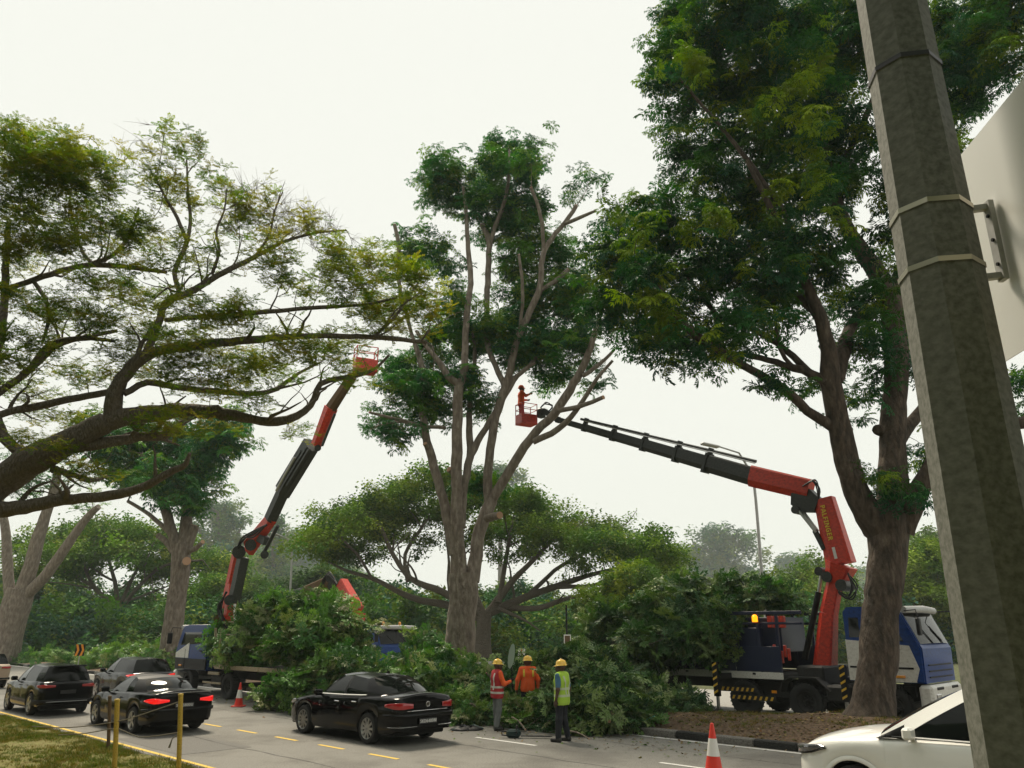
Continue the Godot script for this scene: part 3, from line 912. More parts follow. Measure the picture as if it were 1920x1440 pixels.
func right_tree() -> void:
	var limbs := [
		[0.0, [1632, 1372, 56], [1638, 1330, 41], [1644, 1260, 34], [1650, 1180, 32], [1657, 1100, 33], [1664, 1040, 36], [1664, 1000, 39], [1662, 965, 38]],
		[-1.0, [1650, 990, 34], [1622, 950, 26], [1599, 905, 23], [1583, 845, 21], [1572, 790, 20], [1562, 735, 19], [1556, 690, 18], [1550, 640, 15], [1535, 590, 12], [1515, 540, 10], [1490, 480, 8], [1450, 400, 6], [1400, 300, 4]],
		[0.6, [1670, 985, 30], [1674, 913, 26], [1674, 841, 24], [1677, 769, 23], [1680, 697, 22], [1677, 624, 20], [1669, 570, 20], [1647, 516, 18], [1622, 480, 16], [1592, 432, 13], [1570, 385, 11], [1555, 320, 10], [1540, 240, 9], [1525, 150, 7], [1505, 40, 5]],
		[1.5, [1668, 575, 16], [1685, 530, 14], [1703, 470, 12], [1725, 400, 10], [1760, 300, 8], [1800, 180, 6], [1830, 60, 4]],
		[-1.8, [1560, 800, 10], [1513, 769, 9], [1484, 740, 8.5], [1463, 726, 8.5], [1427, 704, 8], [1394, 686, 8], [1354, 660, 8], [1304, 628, 8], [1268, 592, 7], [1253, 567, 6], [1225, 525, 4], [1190, 490, 3]],
		[0.5, [1552, 718, 10], [1535, 708, 9], [1506, 693, 8], [1470, 686, 6.5], [1441, 675, 5.5], [1394, 664, 5], [1358, 657, 4], [1320, 600, 3]],
		[1.0, [1515, 697, 7], [1488, 668, 6.5], [1459, 646, 6], [1441, 635, 5.4], [1400, 612, 5], [1354, 600, 5], [1318, 559, 4.5], [1290, 520, 3]],
		[-0.8, [1490, 690, 4.2], [1472, 672, 4], [1461, 650, 4], [1455, 606, 3.6], [1450, 560, 3]],
		[1.8, [1566, 712, 13], [1580, 665, 14], [1588, 635, 13], [1604, 603, 13], [1640, 580, 11], [1664, 562, 10]],
		[-1.5, [1688, 995, 26], [1714, 940, 19], [1740, 890, 16], [1765, 842, 14], [1800, 812, 13], [1850, 800, 12], [1915, 792, 11], [1960, 770, 8]],
		[1.5, [1680, 845, 12], [1700, 805, 11.5], [1727, 770, 10], [1770, 720, 8], [1820, 660, 5]],
		[0.0, [1660, 812, 10], [1648, 806, 11], [1644, 805, 9]],
		[0.5, [1540, 600, 8], [1500, 560, 7], [1450, 520, 6], [1400, 470, 5], [1330, 430, 4], [1260, 410, 3]],
		[-0.8, [1522, 555, 7], [1480, 420, 6], [1430, 340, 5], [1370, 260, 4], [1310, 190, 3], [1260, 130, 2]],
		[0.8, [1550, 300, 7], [1480, 200, 6], [1420, 120, 5], [1350, 40, 4], [1300, 10, 3]],
		[-0.5, [1560, 340, 7], [1610, 250, 6], [1650, 150, 5], [1680, 60, 4]],
	]
	var blobs := [[1275, 30, 60, 40], [1370, 15, 75, 42], [1460, 35, 75, 52], [1550, 25, 75, 55], [1640, 40, 65, 55], [1780, 40, 60, 55], [1870, 35, 65, 60], [1262, 105, 44, 42], [1340, 105, 65, 46], [1430, 115, 65, 46], [1520, 125, 65, 46], [1600, 120, 55, 52], [1760, 120, 50, 45], [1850, 105, 60, 45],
		[1250, 165, 28, 34], [1310, 185, 52, 42], [1400, 200, 56, 42], [1480, 200, 56, 46], [1560, 205, 50, 46], [1785, 200, 34, 40], [1840, 160, 34, 34], [1275, 245, 40, 34, .75], [1345, 270, 52, 38], [1430, 280, 56, 40], [1510, 290, 56, 46], [1580, 285, 40, 44], [1275, 312, 38, 30, .75], [1335, 345, 52, 32], [1420, 360, 56, 36], [1500, 370, 56, 38], [1575, 360, 40, 36],
		[1165, 408, 46, 22], [1230, 405, 54, 30], [1310, 425, 52, 30, .8], [1390, 430, 56, 34], [1470, 450, 54, 36], [1540, 460, 44, 36, .8], [1650, 450, 24, 28], [1140, 455, 42, 30], [1210, 470, 50, 36], [1290, 490, 50, 36], [1370, 500, 54, 36], [1450, 520, 46, 36], [1525, 535, 40, 40], [1148, 525, 42, 32], [1220, 545, 46, 36], [1180, 595, 46, 28], [1148, 575, 36, 28], [1240, 615, 36, 28], [1300, 555, 36, 22, .7], [1210, 640, 30, 18],
		[1400, 575, 46, 26], [1460, 590, 36, 26, .7], [1300, 645, 40, 26], [1340, 610, 36, 22], [1375, 635, 34, 18], [1335, 680, 22, 16, .7], [1262, 655, 22, 18], [1442, 733, 26, 14], [1420, 620, 26, 18], [1590, 580, 36, 32], [1622, 640, 34, 36], [1640, 520, 28, 28], [1700, 590, 20, 40, .8], [1615, 715, 24, 24], [1532, 742, 15, 26, .7], [1595, 760, 18, 16, .8], [1700, 700, 22, 34, .6], [1712, 860, 20, 28, .7], [1742, 830, 24, 18, .7], [1650, 885, 9, 18, .6], [1722, 930, 10, 14, .6], [1745, 270, 30, 34, .6], [1690, 330, 40, 40], [1800, 290, 40, 26, .5], [1920, 740, 30, 40, .6], [1725, 640, 20, 40], [1470, 190, 22, 12, 2.0, -2.6, 4], [1525, 245, 20, 14, 2.0, -2.6, 4], [1290, 130, 16, 16, 1.6, -2.4, 4], [1540, 120, 14, 14, 1.6, -2.6, 4], [1200, 425, 24, 10, 1.6, -2.4, 4], [1350, 420, 22, 10, 1.4, -2.4, 4], [1500, 360, 14, 20, 1.4, -2.6, 4], [1250, 590, 14, 12, 1.2, -2.2, 4]]
	tree("roadside_tree", "large dark-leaved tree with a thick forked brown trunk standing on the median mound", "tree", "",
		{"depth": 20.3, "spread": 1.8, "deep": 1.4, "clusters": 10.0, "sprays": 4, "puff": 0.28, "size": 0.34, "tilt": 0.65, "twig": 0.012, "bark": M.bark_brown, "leaf": LM.broad, "leaf_mat": M.leaf_broad, "palette": DARK, "base": at(1634, 1362, 20.3), "lump": 0.1}, limbs, blobs)

func background_trees() -> void:
	# pruned tree behind the left lorry
	tree("pruned_tree", "brown-trunked tree with lopped stubs behind the blue and white lorry cab", "tree", "",
		{"depth": 45.7, "spread": 2.0, "deep": 2.6, "clusters": 18.0, "sprays": 4, "puff": 0.5, "size": 0.6, "twig": 0.03, "bark": M.bark_grey, "leaf": LM.broad, "leaf_mat": M.leaf_broad, "palette": BROAD, "base": at(312, 1262, 45.7)},
		[[0.0, [312, 1262, 25], [320, 1210, 19], [330, 1130, 17], [338, 1060, 16], [340, 1020, 15]],
		[-1.0, [336, 1040, 11], [318, 985, 9], [303, 930, 8], [285, 890, 6], [265, 850, 4]],
		[1.0, [344, 1030, 13], [350, 960, 9], [356, 910, 8], [380, 870, 6], [402, 843, 4.5, 1]],
		[0.0, [347, 1040, 8], [357, 1010, 8], [365, 985, 8, 1]], [-1.0, [350, 1035, 6], [368, 1028, 5], [380, 1016, 4, 1]], [0.5, [326, 1035, 6], [312, 1015, 5.5], [297, 1004, 5, 1]], [-1.5, [345, 1058, 8], [350, 1052, 8, 1]],
		[1.5, [320, 1000, 5], [280, 965, 4], [240, 940, 3]]],
		[[205, 815, 44, 30], [255, 830, 50, 36], [330, 845, 50, 36], [400, 835, 36, 40], [425, 810, 20, 44], [300, 905, 46, 26], [350, 930, 34, 26], [375, 890, 26, 28], [250, 880, 40, 24], [230, 850, 30, 26]])
	tree("grey_tree", "pale grey multi-stemmed tree beyond the leafy heaps, crossed by the rain tree's lowest limb", "tree", "",
		{"depth": 60.0, "spread": 2.0, "deep": 2.5, "clusters": 14.0, "sprays": 3, "puff": 0.6, "size": 0.8, "twig": 0.03, "bark": M.bark_grey, "leaf": LM.rain, "leaf_mat": M.leaf_rain, "palette": BROAD, "base": at(10, 1240, 60.0)},
		[[0.0, [10, 1240, 24], [18, 1195, 22], [30, 1140, 24], [40, 1105, 22]],
		[0.0, [40, 1115, 17], [58, 1060, 14], [74, 1000, 11], [95, 940, 8], [110, 880, 6]],
		[-1.5, [38, 1125, 12], [80, 1085, 11], [120, 1032, 9], [162, 972, 7], [185, 950, 5]],
		[1.5, [22, 1140, 11], [15, 1070, 9.5], [11, 1000, 8], [0, 940, 6]]],
		[[100, 880, 50, 26, .7], [40, 905, 50, 26, .7], [170, 940, 40, 16, .6], [10, 920, 40, 24, .6]])
	# flat-topped rain trees in the park
	tree("umbrella_tree", "flat-topped bright green rain tree behind the lopped tree and grey tree", "tree", "rain trees across the far carriageway",
		{"depth": 78.0, "spread": 5.0, "deep": 4.0, "clusters": 22.0, "sprays": 3, "puff": 0.8, "flat": 0.4, "size": 1.15, "tilt": 0.3, "twig": 0.05, "bark": M.bark_dark, "leaf": LM.pad, "leaf_mat": M.leaf_far, "palette": [Color(0.109, 0.203, 0.026), Color(0.163, 0.253, 0.029), Color(0.082, 0.162, 0.026), Color(0.219, 0.270, 0.040)], "base": at(225, 1217, 78.0), "forks": 0.22, "fork_max": 0.3},
		[[0.0, [225, 1217, 9.36], [222, 1170, 7.92], [220, 1140, 7.2]], [2.0, [221, 1150, 5.04], [180, 1105, 3.6], [120, 1065, 2.52], [70, 1040, 1.44]], [-2.0, [221, 1150, 5.04], [260, 1100, 3.6], [310, 1060, 2.52], [380, 1050, 1.44]], [0.0, [221, 1145, 4.32], [215, 1090, 3.6], [200, 1040, 2.16], [190, 1010, 1.44]], [3.0, [222, 1145, 4.32], [250, 1080, 2.88], [280, 1030, 1.8]], [-3.0, [221, 1145, 3.6], [170, 1090, 2.88], [150, 1030, 1.8]]],
		[[70, 1030, 45, 14], [130, 1005, 50, 15], [200, 992, 55, 14], [270, 1005, 50, 15], [330, 1025, 40, 14], [390, 1050, 40, 14], [430, 1080, 30, 16], [110, 1045, 55, 13], [190, 1030, 55, 13], [260, 1040, 50, 13], [330, 1060, 45, 14], [55, 1065, 45, 14], [150, 1070, 45, 12], [400, 1095, 40, 14], [290, 1075, 40, 12]])
	tree("umbrella_tree", "broad flat-topped rain tree with dark sinuous branches behind the tall pruned tree", "tree", "rain trees across the far carriageway",
		{"depth": 58.0, "spread": 4.0, "deep": 3.4, "clusters": 24.0, "sprays": 3, "puff": 0.6, "flat": 0.4, "size": 0.85, "tilt": 0.3, "twig": 0.045, "bark": M.bark_dark, "leaf": LM.pad, "leaf_mat": M.leaf_far, "palette": [Color(0.082, 0.162, 0.022), Color(0.136, 0.213, 0.024), Color(0.055, 0.122, 0.022), Color(0.182, 0.244, 0.029)], "base": at(905, 1233, 58.0), "forks": 0.28, "fork_max": 0.34},
		[[0.0, [905, 1233, 18.7], [905, 1195, 15.1], [908, 1165, 13.7], [910, 1145, 13]],
		[2.0, [905, 1160, 7.92], [840, 1135, 7.2], [770, 1120, 5.76], [700, 1085, 4.32], [650, 1070, 2.88], [610, 1050, 1.44]],
		[-3.0, [900, 1150, 7.92], [830, 1110, 6.48], [770, 1085, 5.04], [735, 1035, 4.32], [715, 990, 2.88], [690, 965, 1.44]],
		[1.0, [765, 1090, 4.32], [760, 1040, 3.6], [790, 990, 2.88], [820, 950, 1.44]],
		[-2.0, [700, 1088, 2.88], [670, 1040, 2.52], [640, 1010, 1.44]],
		[4.0, [905, 1150, 7.2], [880, 1090, 5.76], [860, 1030, 4.32], [850, 970, 2.88], [830, 930, 1.44]],
		[2.0, [915, 1150, 8.64], [985, 1120, 7.2], [1040, 1100, 5.76], [1100, 1080, 4.32], [1160, 1065, 2.88], [1220, 1050, 1.44]],
		[-3.0, [915, 1150, 7.92], [960, 1090, 5.76], [1000, 1050, 4.32], [1040, 1010, 2.88], [1080, 990, 1.44]],
		[3.0, [990, 1118, 5.04], [1040, 1070, 3.96], [1090, 1040, 2.88], [1140, 1015, 1.8]],
		[-1.0, [1040, 1100, 3.96], [1090, 1100, 3.6], [1150, 1090, 2.88], [1210, 1080, 1.8], [1250, 1065, 1.15]],
		[1.0, [935, 1130, 5.76], [945, 1070, 4.32], [955, 1010, 2.88], [965, 960, 1.44]],
		[-4.0, [950, 1140, 5.76], [1010, 1140, 5.04], [1070, 1120, 3.6], [1130, 1115, 2.52], [1190, 1105, 1.44]]],
		[[608, 1005, 32, 22], [640, 975, 42, 22], [700, 948, 50, 22], [755, 918, 46, 18], [815, 905, 42, 16], [880, 925, 40, 18], [690, 990, 46, 20], [955, 935, 46, 20], [1000, 955, 46, 18], [1055, 985, 50, 18], [1130, 1000, 52, 16], [1190, 1018, 48, 16], [1238, 1045, 36, 18], [1100, 1020, 56, 16], [955, 985, 50, 20, .8], [765, 965, 54, 18, .8], [835, 960, 46, 18, .8], [1020, 1000, 54, 16, .9], [630, 1035, 40, 18, .8], [1170, 1045, 50, 14, .8], [580, 1030, 26, 14, .7], [700, 1030, 40, 16, .5], [900, 1000, 40, 20, .6], [1250, 1070, 34, 14, .7], [1090, 1060, 40, 12, .4], [800, 1020, 50, 16, .4], [985, 1040, 50, 16, .4]])
	var hazy := {"spread": 6.0, "deep": 6.0, "clusters": 12.0, "sprays": 3, "puff": 1.2, "flat": 0.4, "size": 2.0, "tilt": 0.3, "twig": 0.09, "bark": M.bark_dark, "leaf": LM.far, "leaf_mat": M.leaf_far, "palette": FOREST}
	var far := [
		["tiered hazy tree beyond the park, between the lopped tree and the left crane boom", 260.0, [[0.0, [415, 1195, 8], [414, 1080, 6], [412, 1010, 4], [408, 960, 2]], [3.0, [413, 1050, 4], [440, 1010, 3], [455, 985, 1.5]], [-3.0, [413, 1060, 4], [385, 1020, 3], [372, 990, 1.5]]], [[385, 960, 30, 14], [415, 950, 32, 12], [440, 978, 28, 14], [395, 990, 40, 16], [430, 1015, 40, 16], [380, 1030, 40, 20], [450, 1045, 30, 18], [410, 1060, 50, 24]]],
		["slim hazy tree beside the curved street lamp", 240.0, [[0.0, [512, 1195, 6], [512, 1080, 4], [512, 1000, 2]]], [[512, 990, 12, 14], [516, 1020, 20, 18], [505, 1060, 34, 26], [520, 1100, 40, 30], [560, 1090, 40, 30]]],
		["pale hazy flat-topped tree behind the pole under the right crane boom", 380.0, [[0.0, [1352, 1190, 8], [1352, 1090, 6], [1350, 1030, 4]], [4.0, [1351, 1060, 4], [1380, 1025, 3], [1400, 1010, 1.5]], [-4.0, [1351, 1060, 4], [1325, 1030, 3], [1300, 1020, 1.5]], [0.0, [1350, 1040, 3], [1352, 1010, 2], [1354, 995, 1.5]]], [[1350, 997, 30, 8], [1385, 1010, 26, 9], [1318, 1014, 30, 8], [1290, 1030, 26, 10], [1360, 1025, 44, 9], [1395, 1040, 22, 10], [1320, 1045, 46, 14], [1370, 1060, 40, 14], [1280, 1060, 34, 18], [1330, 1085, 60, 20], [1390, 1090, 40, 20]]],
		["hazy blue-green tree far behind the right crane's red arm", 450.0, [[0.0, [1480, 1190, 6], [1480, 1090, 4], [1480, 1050, 2]]], [[1470, 1055, 24, 10], [1500, 1050, 26, 10], [1485, 1075, 40, 16], [1530, 1065, 26, 12], [1450, 1090, 34, 16], [1520, 1095, 44, 20]]],
		["faint hazy tree rising over the umbrella tree's crown", 320.0, [[0.0, [938, 1195, 6], [938, 1000, 4], [936, 900, 2]]], [[935, 882, 24, 9], [960, 895, 18, 8], [915, 893, 16, 8], [945, 905, 32, 10]]],
	]
	for f in far:
		var h := hazy.duplicate()
		h.depth = f[1]
		h.size = f[1] * 0.0125
		h.puff = f[1] * 0.008
		tree("far_tree", f[0], "tree", "hazy trees beyond the park", h, f[2], f[3])
	# leafy trees and thickets that close the view, from left to right
	var mid := {"spread": 3.0, "deep": 3.0, "clusters": 15.0, "sprays": 3, "puff": 0.7, "size": 1.0, "tilt": 0.5, "twig": 0.03, "twig_every": 4, "bark": M.bark_dark, "leaf": LM.far, "leaf_mat": M.leaf_far, "palette": FOREST}
	var mids := [
		["dark thicket tree behind the grey tree's stems", 92.0, 60, FOREST, [[30, 1120, 50, 40], [90, 1140, 60, 50], [60, 1180, 70, 30]]],
		["dark thicket tree under the bright umbrella tree", 94.0, 190, FOREST, [[150, 1140, 60, 44], [210, 1160, 60, 40], [180, 1190, 70, 26], [260, 1150, 50, 50]]],
		["olive thicket tree behind the left lorry's crane mast", 88.0, 400, [Color(0.055, 0.105, 0.018), Color(0.082, 0.132, 0.022), Color(0.041, 0.081, 0.018)], [[380, 1130, 50, 44], [440, 1120, 50, 40], [410, 1180, 70, 36], [480, 1140, 40, 40]]],
		["mid green tree under the curved street lamp", 86.0, 560, [Color(0.055, 0.122, 0.029), Color(0.082, 0.153, 0.029), Color(0.036, 0.085, 0.024)], [[500, 1130, 40, 36], [560, 1120, 44, 36], [600, 1100, 40, 40], [550, 1170, 70, 36]]],
		["shaded tree behind the folded red crane", 84.0, 690, FOREST, [[640, 1120, 50, 40], [700, 1140, 50, 40], [760, 1150, 50, 44], [720, 1190, 80, 30]]],
		["deep shaded tree behind the pruned tree's trunk", 90.0, 850, FOREST, [[810, 1160, 50, 50], [870, 1190, 60, 40], [930, 1170, 50, 50], [900, 1140, 60, 30]]],
		["blue-green shaded tree behind the narrow white signs", 86.0, 1000, FOREST, [[980, 1170, 50, 50], [1040, 1160, 50, 50], [1010, 1215, 70, 24], [1080, 1180, 40, 50], [960, 1120, 50, 30]]],
		["olive tree just behind the loaded lorry's branches", 46.0, 1160, [Color(0.100, 0.172, 0.022), Color(0.155, 0.224, 0.024), Color(0.063, 0.122, 0.022), Color(0.201, 0.253, 0.026)], [[1150, 1095, 34, 26], [1190, 1075, 34, 24], [1230, 1090, 34, 22], [1130, 1130, 40, 30], [1260, 1105, 30, 18], [1180, 1130, 50, 30]]],
		["hazy yellow-green tree left of the right crane's mast", 72.0, 1500, [Color(0.155, 0.234, 0.037), Color(0.209, 0.265, 0.040), Color(0.109, 0.183, 0.034)], [[1480, 1105, 34, 24], [1520, 1090, 34, 26], [1555, 1075, 26, 26], [1500, 1140, 60, 26], [1430, 1125, 34, 20], [1560, 1120, 40, 30]]],
		["bright yellow-green tree behind the right lorry cab", 66.0, 1730, [Color(0.163, 0.244, 0.035), Color(0.228, 0.270, 0.040), Color(0.109, 0.183, 0.029)], [[1700, 1075, 36, 34], [1740, 1050, 36, 34], [1785, 1070, 40, 40], [1720, 1120, 50, 34], [1780, 1130, 50, 34], [1840, 1080, 60, 50]]],
		["hazy green tree seen between the trunk and the octagonal pole", 110.0, 1750, [Color(0.109, 0.172, 0.040), Color(0.146, 0.203, 0.047)], [[1730, 1025, 36, 14], [1780, 1020, 40, 16], [1700, 1050, 30, 16], [1840, 1010, 60, 20]]],
	]
	for m in mids:
		var h := mid.duplicate()
		h.depth = m[1]
		h.palette = m[3]
		h.size = m[1] * 0.0125
		h.puff = m[1] * 0.0085
		h.base = at(m[2], 720.0, m[1]) * Vector3(1, 0, 1)
		var gp: float = 1180.0 + 1450.0 * 1.12 * EYE / m[1]
		var fb: Array = m[4][0]
		tree("thicket_tree", m[0], "tree", "trees that close the view", h, [[0.0, [m[2], gp, 7], [m[2] + 3, gp - 40, 5], [fb[0] + 10, fb[1] + 10, 3]], [2.0, [m[2] + 2, gp - 30, 4], [m[4][1][0], m[4][1][1] + 15, 2]]], m[4])

func woodland() -> void:
	# the wood floor's growth along the park edge, one mass
	rng.seed = 77
	var l := Leaves.new()
	for i in 5200:
		var px := rng.randf_range(-250, 2250)
		var dep := rng.randf_range(62, 125)
		var p := at(px, 900, dep)
		p.y = rng.randf_range(0.0, 1.0) ** 1.4 * 4.6
		var c := shade_of(FOREST)
		l.add(p, turned(rng.randf_range(0.9, 1.7), 0.5), c)
	var o := crown(l, LM.far, M.leaf_far, "woodland_undergrowth", self, Vector3.ZERO)
	tag(o, "dark woodland undergrowth along the park edge behind the far carriageway", "undergrowth")

func behind_trees() -> void:
	# the roadside row goes on behind the photographer; it shades the pole and shows in the car windows
	var names := ["leafy verge tree behind the octagonal post's shaded side", "leafy verge tree closest behind the octagonal post", "leafy verge tree beside the white SUV's lane", "leafy verge tree of the second row", "leafy verge tree across from the black sedan", "leafy verge tree across from the soft-roofed car", "leafy verge tree across from the pale beige SUV", "low dense verge tree at the middle of the row behind the post", "small dense verge tree towards the rain tree", "small dense verge tree towards the white SUV"]
	var spots := [[Vector3(-8.5, 0, 10.5), 14.0, 5.0], [Vector3(9.0, 0, 9.5), 14.0, 5.0], [Vector3(16.5, 0, 6.5), 14.0, 5.0], [Vector3(2.0, 0, 17.0), 18.0, 7.0], [road(13, -9.5), 13.0, 6.0], [road(27, -8), 13.0, 6.0], [road(41, -6.5), 13.0, 6.0], [Vector3(0.4, 0, 9.6), 14.0, 5.0], [Vector3(-3.8, 0, 7.2), 12.0, 4.0], [Vector3(3.6, 0, 7.4), 12.0, 4.0]]
	for k in spots.size():
		plain_tree("verge_tree", names[k], "verge trees", spots[k][0], spots[k][1], spots[k][2],
			{"fork": 0.10, "trunk": 0.4, "clumps": [600, 600, 300, 420, 300, 300, 300, 700, 700, 700][k], "size": 2.0 if k < 8 else 1.6, "bark": M.bark_brown, "leaf": LM.far, "leaf_mat": M.leaf_broad, "palette": BROAD})

# ---------------------------------------------------------------- ground and road
func strip(u0: float, u1: float, v0: float, v1: float, y: float, cell := 0.0) -> MB:
	var b := MB.new()
	if cell <= 0.0:
		b.quad(road(u0, v0, y), road(u0, v1, y), road(u1, v1, y), road(u1, v0, y))
		return b
	var rows := []
	var nu := int((u1 - u0) / cell)
	for i in nu + 1:
		var r := PackedVector3Array()
		for j in 5:
			r.append(road(lerpf(u0, u1, float(i) / nu), lerpf(v0, v1, j / 4.0), y))
		rows.append(r)
	b.grid(rows)
	return b

func mound(u: float, v: float) -> float:
	# the median swells between its kerbs and heaps up round the trunk
	var e := clampf(minf(v - 17.15, 21.75 - v) / 1.2, 0, 1)
	e = e * e * (3 - 2 * e)
	var p := road(u, v)
	var t := at(1634, 1362, 20.3)
	var d := Vector2(p.x - t.x, p.z - t.z).length()
	return 0.13 + e * (0.10 + 0.26 * exp(-d * d / 7.0)) + 0.02 * sin(u * 2.3) * sin(v * 3.1)

func ground() -> void:
	var g := MB.new()
	g.quad(Vector3(-420, -0.03, 60), Vector3(420, -0.03, 60), Vector3(420, -0.03, -520), Vector3(-420, -0.03, -520))
	structure(g, "ground", M.park)
	var near := structure(strip(-70, 220, 7.02, 16.9, 0.0), "road", M.road)
	structure(strip(-70, 220, 22.05, 31.2, 0.0), "far_road", M.far_road)
	# verge on the near side
	var vr := []
	for i in 146:
		var r := PackedVector3Array()
		for j in 8:
			var u := -70 + i * 2.0
			var v := 6.86 - j * j * 0.6
			r.append(road(u, v, 0.10 + 0.03 * sin(u * 1.3 + j) + j * 0.004))
		vr.append(r)
	var vb := MB.new()
	vb.grid(vr)
	structure(vb, "verge", M.grass)
	var mr := []
	for i in 311:
		var r := PackedVector3Array()
		for j in 15:
			var u := -10 + i * 0.35
			var v := 17.13 + j * (21.79 - 17.13) / 14.0
			r.append(road(u, v, mound(u, v)))
		mr.append(r)
	var mb := MB.new()
	mb.grid(mr)
	structure(mb, "median", M.soil)
	structure(strip(98, 220, 17.13, 21.79, 0.13), "median", M.soil)
	structure(strip(-70, -10, 17.13, 21.79, 0.13), "median", M.soil)
	# kerbs of single stones, painted black and white along the median
	var kerb := Node3D.new()
	kerb.name = "median_kerb"
	kerb.set_meta("kind", "structure")
	add_child(kerb)
	var stone := MB.new()
	stone.box(Vector3(0, 0.06, 0), Vector3(0.985, 0.2, 0.2), 0.025)
	var sb := stone.mesh(null)
	var bs := Basis(HD, Vector3.UP, HD.cross(Vector3.UP))
	rng.seed = 5
	for i in 70:
		var u := -6.0 + i * 1.0
		put_mesh(sb, "kerb_stone", M.kerb_black if i % 2 == 0 else M.kerb_white, kerb, Transform3D(bs.rotated(Vector3.UP, rng.randfn() * 0.006), road(u + 0.72, 17.02, rng.randfn() * 0.005)))
	for i in 2:
		structure(strip([64.0, -70.0][i], [220.0, -6.0][i], 16.92, 17.12, 0.14), "median_kerb_edge", M.kerb_white)
	var kerb2 := Node3D.new()
	kerb2.name = "far_median_kerb"
	kerb2.set_meta("kind", "structure")
	add_child(kerb2)
	for i in 40:
		put_mesh(sb, "kerb_stone", M.kerb_white, kerb2, Transform3D(bs, road(-4.0 + i, 21.9, 0.0)))
	var kerb3 := Node3D.new()
	kerb3.name = "verge_kerb"
	kerb3.set_meta("kind", "structure")
	add_child(kerb3)
	var low := MB.new()
	low.box(Vector3(0, 0.03, 0), Vector3(1.49, 0.16, 0.14), 0.02)
	var lowm := low.mesh(null)
	for i in 34:
		put_mesh(lowm, "kerb_stone", M.kerb_white, kerb3, Transform3D(bs, road(5.0 + i * 1.5, 6.94, 0.0)))
	# painted lines, pieces of the road
	var dash := MB.new()
	dash.quad(Vector3(-0.5, 0, -0.05), Vector3(-0.5, 0, 0.05), Vector3(0.5, 0, 0.05), Vector3(0.5, 0, -0.05))
	var dm := dash.mesh(null)
	# yellow dashes: read from the photograph, 1.0 m long every 2.0 m
	for i in 40:
		put_mesh(dm, "yellow_dash", M.yellow_line, near, Transform3D(bs.scaled_local(Vector3(0.98, 1, 1.0)), road(2.48 + i * 1.9, 10.42, 0.005)))
	for i in 12:
		put_mesh(dm, "white_dash", M.white_line, near, Transform3D(bs.scaled_local(Vector3(1.95, 1, 1.1)), road(13.7 - 5.2 + (i - 1) * 5.2, 13.71, 0.005)))
	for v in [7.17, 7.37]:
		part(strip(-40, 120, v - 0.05, v + 0.05, 0.005), "yellow_edge_line", M.yellow_line, near)
	part(strip(-40, 120, 16.64, 16.76, 0.005), "white_edge_line", M.white_line, near)
	# tar seams, a resurfaced strip and scattered chips
	rng.seed = 14
	for q in [[12.62, -10.0, 34.0], [9.0, 4.0, 22.0], [15.3, 6.0, 30.0]]:
		var seam_b := MB.new()
		var u: float = q[1]
		var w: float = q[0]
		while u < q[2]:
			var u2 := u + rng.randf_range(0.3, 0.8)
			var w2: float = q[0] + rng.randfn() * 0.03
			var t := rng.randf_range(0.006, 0.018)
			seam_b.quad(road(u, w - t, 0.004), road(u, w + t, 0.004), road(u2, w2 + t, 0.004), road(u2, w2 - t, 0.004))
			u = u2
			w = w2
		part(seam_b, "tar_seam", M.tar, near)
	part(strip(2.0, 9.5, 10.75, 12.2, 0.004), "road_patch", M.patch, near)
	part(strip(17.0, 20.5, 7.6, 9.2, 0.004), "road_patch", M.patch, near)
	# grass on the verge
	rng.seed = 9
	var tuft := MB.new()
	for i in 16:
		var a := rng.randf() * TAU
		var r := rng.randf() * 0.10
		var p := Vector3(cos(a) * r, 0, sin(a) * r)
		var hgt := rng.randf_range(0.035, 0.085)
		var side := Vector3(cos(a * 3.0), 0, sin(a * 3.0)) * 0.006
		tuft.tri(p - side, p + side, p + Vector3(rng.randfn() * 0.03, hgt, rng.randfn() * 0.03))
	var tm := tuft.mesh(null)
	var l := Leaves.new()
	var gp := [Color(.18, .14, .028), Color(.12, .15, .022), Color(.24, .17, .05), Color(.09, .11, .02)]
	for i in 13000:
		var u := rng.randf_range(9, 34)
		var v := 6.84 - rng.randf() ** 1.5 * 5.0
		var nz := sin(u * 1.7 + v * 2.1) * sin(u * 0.6 - v * 1.3)
		if nz < -0.45 and rng.randf() < 0.75: continue
		l.add(road(u, v, 0.09), turned(rng.randf_range(0.7, 1.4), 0.15), shade_of(gp, 1 if nz > 0.3 and rng.randf() < 0.6 else -1))
	var go := crown(l, tm, M.leaf_far, "grass", self, Vector3.ZERO)
	tag(go, "short patchy yellow-green grass on the verge beside the double yellow line", "grass")
	# leaf litter and thin grass on the median
	var fl := MB.new()
	fl.quad(Vector3(-0.5, 0, -0.28), Vector3(0.1, 0.08, -0.4), Vector3(0.5, 0, 0.1), Vector3(-0.1, 0.06, 0.34))
	var lit := Leaves.new()
	var lp := [Color(.22, .14, .06), Color(.13, .07, .03), Color(.30, .23, .12), Color(.09, .05, .025), Color(.12, .12, .03)]
	for i in 7000:
		var u := rng.randf_range(3, 22)
		var v := rng.randf_range(17.15, 21.7)
		lit.add(road(u, v, mound(u, v) + 0.012), turned(rng.randf_range(0.03, 0.10), 0.35), shade_of(lp))
	for i in 160:
		lit.add(road(rng.randf_range(5, 22), 16.9 - rng.randf() ** 2 * 3.0, 0.012), turned(rng.randf_range(0.03, 0.08), 0.3), shade_of(lp))
	var green := [Color(.06, .12, .03), Color(.12, .18, .05), Color(.25, .19, .09), Color(.16, .10, .05)]
